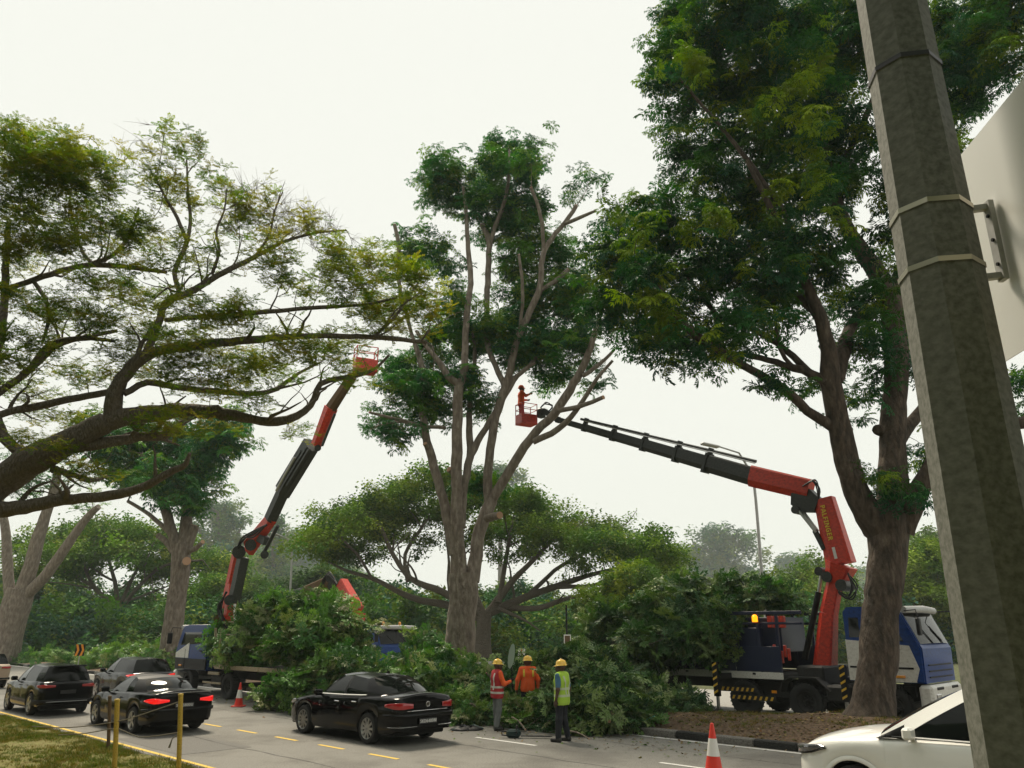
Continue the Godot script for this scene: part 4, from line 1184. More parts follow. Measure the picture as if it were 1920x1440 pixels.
	for i in 900:
		var u := rng.randf_range(9, 30)
		var v := 16.8 - absf(rng.randfn()) * 1.6
		if v < 8.0: continue
		lit.add(road(u, v, 0.012), turned(rng.randf_range(0.03, 0.11), 0.35), shade_of(green))
	var lo := crown(lit, fl.mesh(null), M.leaf_far, "leaf_litter", self, Vector3.ZERO)
	tag(lo, "fallen leaves and chips scattered over the median soil and road edge", "leaf litter")
	var mg := Leaves.new()
	for i in 2600:
		var u := rng.randf_range(3, 22)
		var v := rng.randf_range(17.2, 21.7)
		if sin(u * 1.1 + v) * sin(v * 1.9 - u * 0.5) < 0.05: continue
		mg.add(road(u, v, mound(u, v)), turned(rng.randf_range(0.6, 1.2), 0.2), shade_of(gp))
	var mo := crown(mg, tm, M.leaf_far, "thin_grass", self, Vector3.ZERO)
	tag(mo, "sparse dry grass growing through the soil of the median", "grass")

func hills() -> void:
	rng.seed = 31
	for s in [[420.0, 380.0, 760.0, 1005.0, 985.0], [440.0, 1380.0, 2100.0, 1075.0, 1022.0]]:
		var rows := []
		var l := Leaves.new()
		for j in 6:
			var r := PackedVector3Array()
			for i in 30:
				var t := i / 29.0
				var px := lerpf(s[1], s[2], t)
				var py: float = lerpf(s[3], s[4], t) + 14.0 * sin(t * 9.0) + 9.0 * sin(t * 23.0)
				if s[2] < 1000: py = s[4] + absf(t - 0.48) * 260.0 + 8.0 * sin(t * 17.0)
				var top := at(px, py, s[0]).y
				var hh := top * sin(PI * (j + 0.001) / 5.0 * 0.5 + 0.0) if j < 5 else top * 0.9
				var p := at(px, 900, s[0] - 60.0 + j * 14.0)
				r.append(Vector3(p.x, maxf(-1.0, hh), p.z))
			rows.append(r)
		for j in 5:
			for i in 29:
				for k in 5:
					var a: Vector3 = rows[j][i]
					var b: Vector3 = rows[j + 1][i + 1]
					l.add(Vector3(lerpf(a.x, b.x, rng.randf()), lerpf(a.y, b.y, rng.randf()) + 0.5, lerpf(a.z, b.z, rng.randf())), turned(rng.randf_range(3.0, 5.5), 0.4), shade_of(FOREST))
		var mb := MB.new()
		mb.grid(rows)
		structure(mb, "hill", M.hill)
		var o := crown(l, LM.far, M.leaf_far, "hill_woods", self, Vector3.ZERO)
		tag(o, "hazy blue-green woods covering the %s" % ["hill beyond the left crane" if s[2] < 1000 else "hill beyond the right crane"], "woods")

# ---------------------------------------------------------------- cars (local x forward, y up, z to the right)
func prof(a: Array, x: float) -> float:
	if x <= a[0][0]: return a[0][1]
	for i in a.size() - 1:
		if x <= a[i + 1][0]:
			var t: float = (x - a[i][0]) / maxf(1e-5, a[i + 1][0] - a[i][0])
			var p0: float = a[maxi(i - 1, 0)][1]
			var p3: float = a[mini(i + 2, a.size() - 1)][1]
			var c := cubic_interpolate(a[i][1], a[i + 1][1], p0, p3, t)
			return clampf(c, minf(a[i][1], a[i + 1][1]) - 0.01, maxf(a[i][1], a[i + 1][1]) + 0.01)
	return a[a.size() - 1][1]

func car_rows(s: Dictionary, x: float) -> PackedVector3Array:
	var w := prof(s.plan, x)
	var ys := prof(s.belt, x)
	var yc := prof(s.top, x)
	var yb := prof(s.sill, x)
	for xw in s.axles:
		var d: float = absf(x - xw)
		var R: float = s.wheel + 0.06
		if d < R: yb = maxf(yb, s.wheel + sqrt(R * R - d * d))
	yb = minf(yb, ys - 0.09)
	return PackedVector3Array([Vector3(x, yb, w - 0.05), Vector3(x, yb + (ys - yb) * 0.12, w - 0.012), Vector3(x, lerpf(yb, ys, 0.45), w), Vector3(x, lerpf(yb, ys, 0.62), w - 0.004), Vector3(x, lerpf(yb, ys, 0.80), w - 0.012), Vector3(x, lerpf(yb, ys, 0.95), w - 0.035), Vector3(x, ys + (yc - ys) * 0.12, w - 0.085), Vector3(x, ys + (yc - ys) * 0.62, w * 0.62), Vector3(x, ys + (yc - ys) * 0.92, w * 0.3), Vector3(x, yc, 0)])

func mirror_z(a: PackedVector3Array) -> PackedVector3Array:
	var o := PackedVector3Array()
	for p in a: o.append(p * Vector3(1, 1, -1))
	return o

# a band that follows the body's outline in plan: pts (x, z), heights from y0 to y1 (arrays)
func wrap_band(pts: Array, y0: Array, y1: Array, off: float, side: float) -> MB:
	var b := MB.new()
	var r := [PackedVector3Array(), PackedVector3Array(), PackedVector3Array(), PackedVector3Array()]
	for i in pts.size():
		var p := Vector2(pts[i][0], pts[i][1])
		var t := (Vector2(pts[mini(i + 1, pts.size() - 1)][0], pts[mini(i + 1, pts.size() - 1)][1]) - Vector2(pts[maxi(i - 1, 0)][0], pts[maxi(i - 1, 0)][1])).normalized()
		var nn := Vector2(-t.y, t.x)
		if nn.dot(p) < 0: nn = -nn
		for k in 4:
			var y: float = [y0[i], y0[i] + 0.008, y1[i] - 0.008, y1[i]][k]
			var q: Vector2 = p + nn * (off if k == 1 or k == 2 else -0.02)
			r[k].append(Vector3(q.x, y, q.y * side))
	b.grid(r)
	return b

func wheel_part(s: Dictionary, where: Vector3, out: float, parent: Node3D) -> void:
	var R: float = s.wheel
	var w: float = s.get("tyre", 0.21)
	var xf := Transform3D(Basis(Vector3.RIGHT, PI / 2 * out), where)
	var t := MB.new()
	t.lathe(PackedVector2Array([Vector2(R * 0.64, -w * 0.5), Vector2(R * 0.93, -w * 0.5), Vector2(R, -w * 0.36), Vector2(R, w * 0.36), Vector2(R * 0.93, w * 0.5), Vector2(R * 0.68, w * 0.47), Vector2(R * 0.66, w * 0.3)]), xf, 28)
	t.lathe(PackedVector2Array([Vector2(0, w * 0.12), Vector2(R * 0.68, w * 0.12)]), xf, 20)
	var wh := part(t, "wheel", M.rubber, parent)
	var rim := MB.new()
	rim.lathe(PackedVector2Array([Vector2(R * 0.60, w * 0.3), Vector2(R * 0.66, w * 0.47), Vector2(R * 0.69, w * 0.49), Vector2(R * 0.70, w * 0.45)]), xf, 28)
	rim.lathe(PackedVector2Array([Vector2(0, w * 0.46), Vector2(R * 0.10, w * 0.46), Vector2(R * 0.13, w * 0.38)]), xf, 12)
	var n: int = s.get("spokes", 10)
	for i in n:
		var a := TAU * i / n
		var d := Vector3(cos(a), 0, sin(a))
		var p1 := d * R * 0.09 + Vector3(0, w * 0.40, 0)
		var p2 := d * R * 0.64 + Vector3(0, w * 0.43, 0)
		rim.bar(xf * p1, xf * p2, R * 0.15 * (10.0 / n) ** 0.5, w * 0.1, xf.basis.y)
	part(rim, "rim", s.get("rim", M.alloy), wh)

func car(s: Dictionary) -> Node3D:
	var hd: Vector3 = HD * s.get("way", 1.0)
	var root := thing(s.called, s.label, "car", road(s.u, s.v), s.get("group", ""))
	root.basis = Basis(hd, Vector3.UP, hd.cross(Vector3.UP)).scaled_local(Vector3.ONE * s.get("scale", 1.0))
	var half: float = s.length * 0.5
	var body := MB.new()
	var xs := []
	var x0: float = s.plan[0][0]
	var x1: float = s.plan[s.plan.size() - 1][0]
	for i in 97:
		var t := i / 96.0
		xs.append(lerpf(x0, x1, t - 0.028 * sin(TAU * t)))
	for xw in s.axles:
		for sg in [-1.0, 1.0]:
			xs.append(xw + sg * (s.wheel + 0.0599))
			xs.append(xw + sg * (s.wheel + 0.0605))
			xs.append(xw + sg * (s.wheel + 0.05))
	xs.sort()
	for side in [1.0, -1.0]:
		var rows := []
		for x in xs:
			var r := car_rows(s, x)
			rows.append(r if side > 0 else mirror_z(r))
		body.grid(rows)
	for e in [x0, x1]:
		var r := car_rows(s, e)
		var m := mirror_z(r)
		for i in r.size() - 1:
			body.quad(r[i], r[i + 1], m[i + 1], m[i])
	part(body, "body", s.paint, root)
	# under-floor and wheel wells
	var un := MB.new()
	un.box(Vector3(0, 0.27, 0), Vector3(s.length - 0.5, 0.16, 1.45), 0.03)
	for xw in s.axles: un.box(Vector3(xw, 0.45, 0), Vector3(0.78, 0.5, 1.2))
	part(un, "underbody", M.under, root)
	# greenhouse
	var keys: Array = s.keys
	var mats: Array = s.panels
	var tops := []
	for i in keys.size() - 1:
		var n := 7 if i == 0 or i == keys.size() - 2 else 3
		var paint: bool = mats[i][1] == s.paint
		for side in [1.0, -1.0]:
			var b := MB.new()
			var cols := []
			for j in n + 1:
				var t := float(j) / n
				var A: Vector3 = keys[i][0]
				var B: Vector3 = keys[i + 1][0]
				var TA: Vector3 = keys[i][1]
				var TB: Vector3 = keys[i + 1][1]
				var q := t
				if i == 0: q = t * t
				elif i == keys.size() - 2: q = 1.0 - (1.0 - t) * (1.0 - t)
				var lo := Vector3(lerpf(A.x, B.x, q), lerpf(A.y, B.y, q), lerpf(A.z, B.z, t))
				var hi := Vector3(lerpf(TA.x, TB.x, q), lerpf(TA.y, TB.y, q), lerpf(TA.z, TB.z, t))
				if side > 0: tops.append(hi)
				var col := PackedVector3Array()
				for k in 6:
					var f := k / 5.0
					var p := lo.lerp(hi, f)
					var o := Vector3(p.x * 0.25, 0.25, p.z).normalized()
					p += o * (0.035 * sin(PI * f) + (0.004 if paint else -0.004))
					col.append(p * Vector3(1, 1, side))
				cols.append(col)
			b.grid(cols)
			if i == 0 or i == keys.size() - 2:
				if side < 0: continue
				var c2 := []
				for c in cols: c2.append(mirror_z(c))
				b.grid(c2)
			part(b, mats[i][0], mats[i][1], root)
	var rf := MB.new()
	var rows := []
	for p in tops:
		var r := PackedVector3Array()
		for j in 11:
			var t := j / 5.0 - 1.0
			r.append(Vector3(p.x, p.y + s.get("crown", 0.03) * (1.0 - t * t) * clampf(p.z / 0.5, 0, 1), p.z * t))
		rows.append(r)
	rf.grid(rows)
	part(rf, "roof", s.get("roof_mat", s.paint), root)
	# wheels
	for xw in s.axles:
		for sd in [1.0, -1.0]:
			wheel_part(s, Vector3(xw, s.wheel, sd * (s.track * 0.5)), sd, root)
	# doors with handles
	for sd in [1.0, -1.0]:
		for d in s.doors:
			var db := MB.new()
			var dr := []
			for i in 9:
				var x := lerpf(d[0], d[1], i / 8.0)
				var r := car_rows(s, x)
				var o := PackedVector3Array()
				for k in range(1, 6):
					o.append((r[k] + Vector3(0, 0, -0.01 if i == 0 or i == 8 or k == 1 or k == 5 else 0.006)) * Vector3(1, 1, sd))
				dr.append(o)
			db.grid(dr)
			var door := part(db, "door", s.paint, root)
			var hb := MB.new()
			var hr := car_rows(s, d[0] + 0.14)
			hb.box(Vector3(d[0] + 0.16, lerpf(hr[4].y, hr[5].y, 0.3), (hr[4].z + 0.022) * sd), Vector3(0.19, 0.03, 0.03), 0.01)
			part(hb, "handle", s.get("handle", s.paint), door)
		var mb := MB.new()
		var mp: Vector3 = s.mirror
		mb.box(mp * Vector3(1, 1, sd), Vector3(0.11, 0.14, 0.21), 0.028)
		mb.bar((mp + Vector3(0, -0.06, -0.08)) * Vector3(1, 1, sd), (mp + Vector3(0.02, -0.09, -0.2)) * Vector3(1, 1, sd), 0.06, 0.03)
		part(mb, "wing_mirror", s.get("mirror_mat", s.paint), root)
		for w in s.bands:       # [name, material, pts, y0, y1, offset]
			part(wrap_band(w[2], w[3], w[4], w[5], sd), w[0], w[1], root)
	return root

func plate(root: Node3D, where: Vector3, s: String, lit := false) -> void:
	var b := MB.new()
	b.box(where, Vector3(0.015, 0.115, 0.50), 0.004)
	var p := part(b, "number_plate", M.plate_black, root)
	if s: words(s, 0.072, 0.006, M.plate_letters, p, Transform3D(Basis(Vector3(0, 0, 1), Vector3.UP, Vector3(-1, 0, 0)), where + Vector3(-0.009, 0, 0)))

func sedan_shape() -> Dictionary:
	return {"length": 4.77, "wheel": 0.325, "track": 1.60, "axles": [-1.36, 1.34],
		"plan": [[-2.385, .66], [-2.34, .76], [-2.2, .845], [-1.9, .885], [-1.3, .91], [0, .912], [1.3, .90], [1.8, .86], [2.1, .78], [2.3, .64], [2.385, .45]],
		"belt": [[-2.385, .90], [-2.3, .965], [-2.0, .985], [-1.4, .985], [0, .94], [1.0, .90], [1.6, .83], [2.1, .72], [2.385, .60]],
		"top": [[-2.385, .93], [-2.33, 1.045], [-2.2, 1.075], [-1.7, 1.08], [0, 1.05], [.95, 1.0], [1.5, .94], [2.0, .84], [2.3, .70], [2.385, .60]],
		"sill": [[-2.385, .34], [-2.2, .28], [-1.8, .23], [0, .21], [1.8, .22], [2.25, .26], [2.385, .32]],
		"doors": [[-0.30, 0.78], [-1.0, -0.33]], "mirror": Vector3(0.62, 0.99, 0.96), "crown": 0.025}

func sedan_keys(paint: Material, glass: Material) -> Dictionary:
	return {"keys": [[Vector3(1.05, .985, 0), Vector3(.28, 1.43, 0)], [Vector3(.86, .93, .70), Vector3(.17, 1.395, .53)], [Vector3(.72, .915, .80), Vector3(.05, 1.375, .58)], [Vector3(-.27, .94, .845), Vector3(-.30, 1.395, .60)], [Vector3(-.35, .945, .845), Vector3(-.38, 1.395, .60)], [Vector3(-1.22, .985, .81), Vector3(-.92, 1.34, .585)], [Vector3(-1.58, 1.03, .68), Vector3(-1.02, 1.375, .51)], [Vector3(-1.80, 1.075, 0), Vector3(-1.08, 1.415, 0)]],
		"panels": [["windscreen", glass], ["pillar", paint], ["window", glass], ["pillar", M.trim], ["window", glass], ["pillar", paint], ["rear_window", glass]]}

func suv_shape() -> Dictionary:
	return {"length": 4.55, "wheel": 0.36, "track": 1.60, "axles": [-1.32, 1.36],
		"plan": [[-2.27, .70], [-2.22, .80], [-2.05, .875], [-1.3, .915], [0, .92], [1.3, .91], [1.75, .875], [2.0, .80], [2.18, .66], [2.27, .46]],
		"belt": [[-2.27, 1.02], [-2.1, 1.09], [-1.4, 1.10], [0, 1.06], [1.0, 1.02], [1.6, .96], [2.0, .86], [2.27, .70]],
		"top": [[-2.27, 1.03], [-2.2, 1.11], [-1.6, 1.14], [0, 1.14], [.95, 1.12], [1.5, 1.07], [1.95, .99], [2.2, .86], [2.27, .72]],
		"sill": [[-2.27, .40], [-2.0, .30], [0, .26], [1.9, .28], [2.27, .36]],
		"doors": [[-0.22, 0.80], [-0.95, -0.25]], "mirror": Vector3(0.62, 1.13, 0.97), "crown": 0.03}

func suv_keys(paint: Material, glass: Material) -> Dictionary:
	return {"keys": [[Vector3(1.12, 1.10, 0), Vector3(.30, 1.62, 0)], [Vector3(.92, 1.04, .72), Vector3(.20, 1.585, .54)], [Vector3(.80, 1.03, .81), Vector3(.06, 1.565, .59)], [Vector3(-.20, 1.05, .855), Vector3(-.28, 1.60, .63)], [Vector3(-.28, 1.05, .855), Vector3(-.36, 1.60, .63)], [Vector3(-1.45, 1.10, .83), Vector3(-1.35, 1.55, .62)], [Vector3(-2.0, 1.11, .74), Vector3(-1.72, 1.57, .56)], [Vector3(-2.17, 1.10, 0), Vector3(-1.86, 1.60, 0)]],
		"panels": [["windscreen", glass], ["pillar", paint], ["window", glass], ["pillar", M.trim], ["window", glass], ["pillar", paint], ["rear_window", glass]]}

func cars() -> void:
	# black sedan in the middle lane
	var s := sedan_shape()
	s.merge(sedan_keys(M.black_paint, M.glass))
	s.merge({"called": "sedan", "label": "glossy black sedan with chrome window line driving past the branch pile", "u": 16.95, "v": 12.1, "paint": M.black_paint, "handle": M.chrome, "spokes": 10,
		"bands": [
			["tail_light", M.tail, [[-1.98, .885], [-2.12, .865], [-2.24, .83], [-2.34, .76], [-2.385, .66], [-2.395, .42]], [.80, .78, .76, .755, .755, .77], [.86, .88, .89, .895, .895, .87], 0.014],
			["chrome_strip", M.chrome, [[-2.1, .868], [-2.25, .82], [-2.35, .745], [-2.387, .66], [-2.395, .3]], [.385, .385, .385, .385, .385], [.41, .412, .412, .412, .412], 0.02],
			["bumper_crease", M.black_paint, [[-1.95, .89], [-2.15, .86], [-2.28, .81], [-2.36, .73], [-2.39, .62], [-2.395, .0]], [.60, .58, .57, .57, .57, .57], [.66, .665, .67, .67, .67, .67], 0.035],
			["window_chrome", M.window_trim, [[.72, .845], [.2, .86], [-.4, .865], [-1.0, .858], [-1.22, .845]], [.945, .955, .968, .988, 1.0], [.973, .983, .996, 1.016, 1.028], 0.022],
			["headlight", M.head_lamp, [[1.75, .87], [1.95, .835], [2.12, .775], [2.26, .68]], [.72, .69, .66, .64], [.80, .77, .735, .69], 0.012],
		]})
	var r := car(s)
	plate(r, Vector3(-2.425, .50, 0), "SKD6480M")
	var em := MB.new()      # round badge with two nested letters
	var bx := Transform3D(Basis(Vector3(0, 0, 1), Vector3.UP, Vector3(-1, 0, 0)), Vector3(-2.40, .845, 0))
	em.lathe(PackedVector2Array([Vector2(.046, -.004), Vector2(.046, .008), Vector2(.056, .008), Vector2(.056, -.004)]), bx * Transform3D(Basis(Vector3.RIGHT, PI / 2), Vector3.ZERO), 24)
	for l in [[Vector2(-.018, .044), Vector2(0, .006)], [Vector2(.018, .044), Vector2(0, .006)], [Vector2(-.038, .022), Vector2(-.018, -.04)], [Vector2(-.018, -.04), Vector2(0, -.002)], [Vector2(0, -.002), Vector2(.018, -.04)], [Vector2(.018, -.04), Vector2(.038, .022)]]:
		em.bar(bx * Vector3(l[0].x, l[0].y, .004), bx * Vector3(l[1].x, l[1].y, .004), .009, .008, bx.basis.z)
	part(em, "badge", M.chrome, r)
	var lid := MB.new()
	lid.box(Vector3(-2.396, .72, 0), Vector3(.012, .012, 1.16), .004)
	part(lid, "boot_chrome", M.chrome, r)
	var fin := MB.new()
	fin.prism(PackedVector2Array([Vector2(-.08, 0), Vector2(.08, 0), Vector2(-.05, .06)]), .03, Transform3D(Basis.IDENTITY, Vector3(-.85, 1.44, 0)))
	part(fin, "aerial", M.black_paint, r)
	# black coupe with soft roof, brake lights lit
	var c := sedan_shape()
	c.merge({"keys": [[Vector3(.95, .97, 0), Vector3(.20, 1.37, 0)], [Vector3(.78, .92, .70), Vector3(.10, 1.335, .53)], [Vector3(.64, .91, .80), Vector3(-.02, 1.315, .57)], [Vector3(-.55, .95, .84), Vector3(-.50, 1.335, .59)], [Vector3(-.60, .95, .84), Vector3(-.55, 1.335, .59)], [Vector3(-.98, .98, .80), Vector3(-.70, 1.28, .60)], [Vector3(-1.45, 1.02, .62), Vector3(-.98, 1.28, .50)], [Vector3(-1.66, 1.07, 0), Vector3(-1.10, 1.33, 0)]],
		"panels": [["windscreen", M.glass], ["pillar", M.black_paint], ["window", M.glass], ["pillar", M.trim], ["window", M.glass], ["pillar", M.trim], ["rear_window", M.glass]]})
	c.roof_mat = M.trim
	c.doors = [[-0.55, 0.72]]
	c.merge({"called": "coupe", "label": "black two-door car with soft dark roof and lit brake lights behind the yellow posts", "u": 22.55, "v": 9.05, "scale": 0.95, "paint": M.black_paint, "spokes": 5,
		"bands": [
			["tail_light", M.lit_tail, [[-2.0, .883], [-2.12, .865], [-2.24, .83], [-2.34, .76], [-2.385, .66], [-2.395, .40]], [.80, .785, .765, .75, .755, .79], [.84, .865, .885, .89, .88, .85], 0.014],
			["boot_edge", M.chrome, [[-2.2, .84], [-2.3, .80], [-2.37, .70], [-2.39, .6], [-2.4, 0]], [1.0, 1.0, 1.0, 1.0, 1.0], [1.012, 1.012, 1.012, 1.012, 1.012], -0.03],
			["bumper_crease", M.black_paint, [[-1.95, .89], [-2.15, .86], [-2.28, .81], [-2.36, .73], [-2.39, .62], [-2.395, .0]], [.58, .56, .55, .55, .55, .55], [.63, .635, .64, .64, .64, .64], 0.035],
			["headlight", M.head_lamp, [[1.75, .87], [1.95, .835], [2.12, .775], [2.26, .68]], [.72, .69, .66, .64], [.80, .77, .735, .69], 0.012],
		]})
	r = car(c)
	plate(r, Vector3(-2.41, .70, 0), "SKC3800U")
	# black hatch-backed car ahead in the same lane
	var h := suv_shape()
	h.merge(suv_keys(M.black_paint, M.glass))
	h.merge({"called": "hatchback", "label": "black tall hatchback with roof spoiler ahead of the soft-roofed car", "u": 29.0, "v": 8.45, "scale": 0.87, "paint": M.black_paint, "spokes": 5,
		"bands": [
			["tail_light", M.tail, [[-1.9, .89], [-2.05, .873], [-2.2, .81], [-2.27, .70], [-2.285, .42]], [.92, .91, .90, .90, .915], [.99, 1.0, 1.01, 1.01, .99], 0.014],
			["rear_bumper", M.trim, [[-1.75, .905], [-2.05, .872], [-2.2, .81], [-2.27, .70], [-2.28, .0]], [.34, .40, .42, .42, .42], [.52, .53, .53, .53, .53], 0.03],
			["skid_strip", M.alloy, [[-2.24, .70], [-2.285, .55], [-2.29, .0]], [.44, .44, .44], [.475, .475, .475], 0.045],
			["headlight", M.head_lamp, [[1.7, .88], [1.9, .84], [2.05, .77], [2.17, .67]], [.84, .81, .78, .76], [.93, .90, .86, .82], 0.012],
		]})
	r = car(h)
	plate(r, Vector3(-2.295, .76, 0), "")
	var sp := MB.new()
	sp.box(Vector3(-1.98, 1.595, 0), Vector3(.3, .045, 1.1), .02)
	part(sp, "spoiler", M.black_paint, r)
	# dark grey SUV in the next lane
	var g := suv_shape()
	g.merge(suv_keys(M.dark_grey_paint, M.glass))
	g.merge({"called": "suv", "label": "dark grey SUV in the middle lane just beyond the soft-roofed car", "u": 31.6, "v": 12.0, "scale": 0.90, "paint": M.dark_grey_paint, "spokes": 5,
		"bands": [
			["tail_light", M.lit_tail, [[-1.75, .90], [-1.95, .885], [-2.1, .86], [-2.22, .80], [-2.27, .70], [-2.285, .45]], [.98, .95, .93, .92, .92, .935], [1.02, 1.04, 1.05, 1.05, 1.04, 1.01], 0.014],
			["rear_bumper", M.trim, [[-1.75, .905], [-2.05, .872], [-2.2, .81], [-2.27, .70], [-2.28, .0]], [.34, .40, .42, .42, .42], [.52, .53, .53, .53, .53], 0.03],
			["headlight", M.head_lamp, [[1.7, .88], [1.9, .84], [2.05, .77], [2.17, .67]], [.84, .81, .78, .76], [.93, .90, .86, .82], 0.012],
		]})
	r = car(g)
	plate(r, Vector3(-2.295, .78, 0), "")
	# pale SUV farthest ahead
	var p := suv_shape()
	p.merge(suv_keys(M.beige_paint, M.glass))
	p.merge({"called": "suv", "label": "pale beige SUV farthest along the queue beside the leafy heaps", "u": 43.0, "v": 9.6, "scale": 0.9, "paint": M.beige_paint, "spokes": 5,
		"bands": [["tail_light", M.tail, [[-1.9, .89], [-2.05, .873], [-2.2, .81], [-2.27, .70], [-2.285, .42]], [.92, .91, .90, .90, .915], [.99, 1.0, 1.01, 1.01, .99], 0.014],
			["rear_bumper", M.trim, [[-1.75, .905], [-2.05, .872], [-2.2, .81], [-2.27, .70], [-2.28, .0]], [.34, .40, .42, .42, .42], [.50, .50, .50, .50, .50], 0.03]]})
	r = car(p)
	plate(r, Vector3(-2.295, .78, 0), "")
	# white car entering from the right
	var w := suv_shape()
	w.merge(suv_keys(M.white_paint, M.glass))
	w.keys = [[Vector3(1.10, 1.17, 0), Vector3(.06, 1.70, 0)], [Vector3(1.02, 1.10, .74), Vector3(.04, 1.675, .56)], [Vector3(.78, 1.07, .83), Vector3(-.16, 1.63, .61)], [Vector3(-.42, 1.09, .855), Vector3(-.50, 1.68, .64)], [Vector3(-.50, 1.09, .855), Vector3(-.58, 1.68, .64)], [Vector3(-1.45, 1.12, .83), Vector3(-1.35, 1.63, .62)], [Vector3(-2.0, 1.13, .74), Vector3(-1.72, 1.63, .56)], [Vector3(-2.17, 1.12, 0), Vector3(-1.86, 1.66, 0)]]
	w.belt = [[-2.27, 1.04], [-2.1, 1.11], [-1.4, 1.12], [0, 1.09], [1.0, 1.06], [1.5, 1.02], [1.85, .96], [2.1, .86], [2.27, .70]]
	w.top = [[-2.27, 1.05], [-2.2, 1.13], [-1.6, 1.16], [0, 1.18], [.95, 1.18], [1.4, 1.13], [1.75, 1.06], [2.0, .98], [2.2, .84], [2.27, .72]]
	w.mirror = Vector3(0.58, 1.17, 1.0)
	w.doors = [[-0.45, 0.84], [-1.15, -0.48]]
	w.merge({"called": "suv", "label": "white SUV with smoky side windows in the middle lane, front wing nearest the traffic cone", "u": 3.30, "v": 12.12, "scale": 1.02, "paint": M.white_paint, "spokes": 5, "mirror_mat": M.white_paint,
		"bands": [
			["headlight", M.head_lamp, [[1.72, .884], [1.84, .862], [1.95, .828], [2.05, .782], [2.14, .70], [2.20, .62]], [.90, .855, .82, .80, .785, .78], [.925, .925, .915, .90, .875, .85], 0.012],
			["headlight_trim", M.trim, [[1.70, .886], [1.84, .862], [1.95, .828], [2.05, .782], [2.14, .70], [2.22, .60]], [.885, .84, .805, .785, .77, .765], [.90, .855, .82, .80, .785, .78], 0.016],
			["mirror_triangle", M.trim, [[1.02, .85], [.90, .85], [.78, .845], [.66, .845]], [1.075, 1.08, 1.085, 1.085], [1.08, 1.14, 1.20, 1.26], 0.03],
			["window_chrome", M.window_trim, [[.9, .86], [.4, .87], [-.2, .873], [-1.4, .85]], [1.10, 1.105, 1.11, 1.135], [1.118, 1.123, 1.128, 1.153], 0.016],
			["arch_trim", M.kerb_white, [[1.36 + .46, .885], [1.36 - .46, .912]], [.33, .33], [.345, .345], 0.0],
		]})
	r = car(w)
	# wheel arch lips
	for sd in [1.0, -1.0]:
		for xw in w.axles:
			var rows := []
			for i in 21:
				var a := PI * (i / 20.0)
				var pr := PackedVector3Array()
				for k in 3:
					var rad: float = [w.wheel + .058, w.wheel + .075, w.wheel + .115][k]
					var x: float = xw + cos(a) * rad
					pr.append(Vector3(x, w.wheel + sin(a) * rad, (prof(w.plan, x) + [0.004, 0.016, -0.003][k]) * sd))
				rows.append(pr)
			var ab := MB.new()
			ab.grid(rows)
			part(ab, "arch_lip", M.white_paint, r)
	# white car on the far carriageway, just past the lorry cab
	var f := suv_shape()
	f.merge(suv_keys(M.white_paint, M.glass))
	f.merge({"called": "suv", "label": "white SUV on the far carriageway beyond the right lorry's blue cab", "u": 5.0, "v": 28.0, "way": -1.0, "paint": M.white_paint, "spokes": 5, "bands": [["headlight", M.head_lamp, [[1.7, .88], [1.9, .84], [2.05, .77], [2.17, .67]], [.84, .81, .78, .76], [.93, .90, .86, .82], 0.012]]})
	car(f)

# ---------------------------------------------------------------- lorries with loader cranes (local x forward, z right)
func truck_wheel(root: Node3D, x: float, z: float, R: float) -> void:
	var out := signf(z)
	var xf := Transform3D(Basis(Vector3.RIGHT, PI / 2 * out), Vector3(x, R, z))
	var t := MB.new()
	t.lathe(PackedVector2Array([Vector2(R * .55, -.15), Vector2(R * .94, -.15), Vector2(R, -.1), Vector2(R, .1), Vector2(R * .94, .15), Vector2(R * .60, .14), Vector2(R * .57, .06)]), xf, 28)
	for i in 28:      # tread blocks
		var a := TAU * i / 28
		t.box(xf * Vector3(cos(a) * R, 0, sin(a) * R), Vector3(.03, .03, .24), 0.0, Basis(Vector3(0, 0, 1), a) if out > 0 else Basis(Vector3(0, 0, 1), -a))
	var w := part(t, "wheel", M.rubber, root)
	var h := MB.new()
	h.lathe(PackedVector2Array([Vector2(0, .0), Vector2(R * .16, .0), Vector2(R * .18, -.04), Vector2(R * .40, -.02), Vector2(R * .46, .08), Vector2(R * .58, .10), Vector2(R * .58, .05)]), xf, 20)
	h.lathe(PackedVector2Array([Vector2(0, .08), Vector2(R * .11, .08), Vector2(R * .13, -.03)]), xf, 12)
	for i in 8:
		var a := TAU * i / 8
		h.rod(xf * Vector3(cos(a) * R * .28, -.04, sin(a) * R * .28), xf * Vector3(cos(a) * R * .28, .02, sin(a) * R * .28), .02, 6)
	part(h, "rim", M.chassis, w)

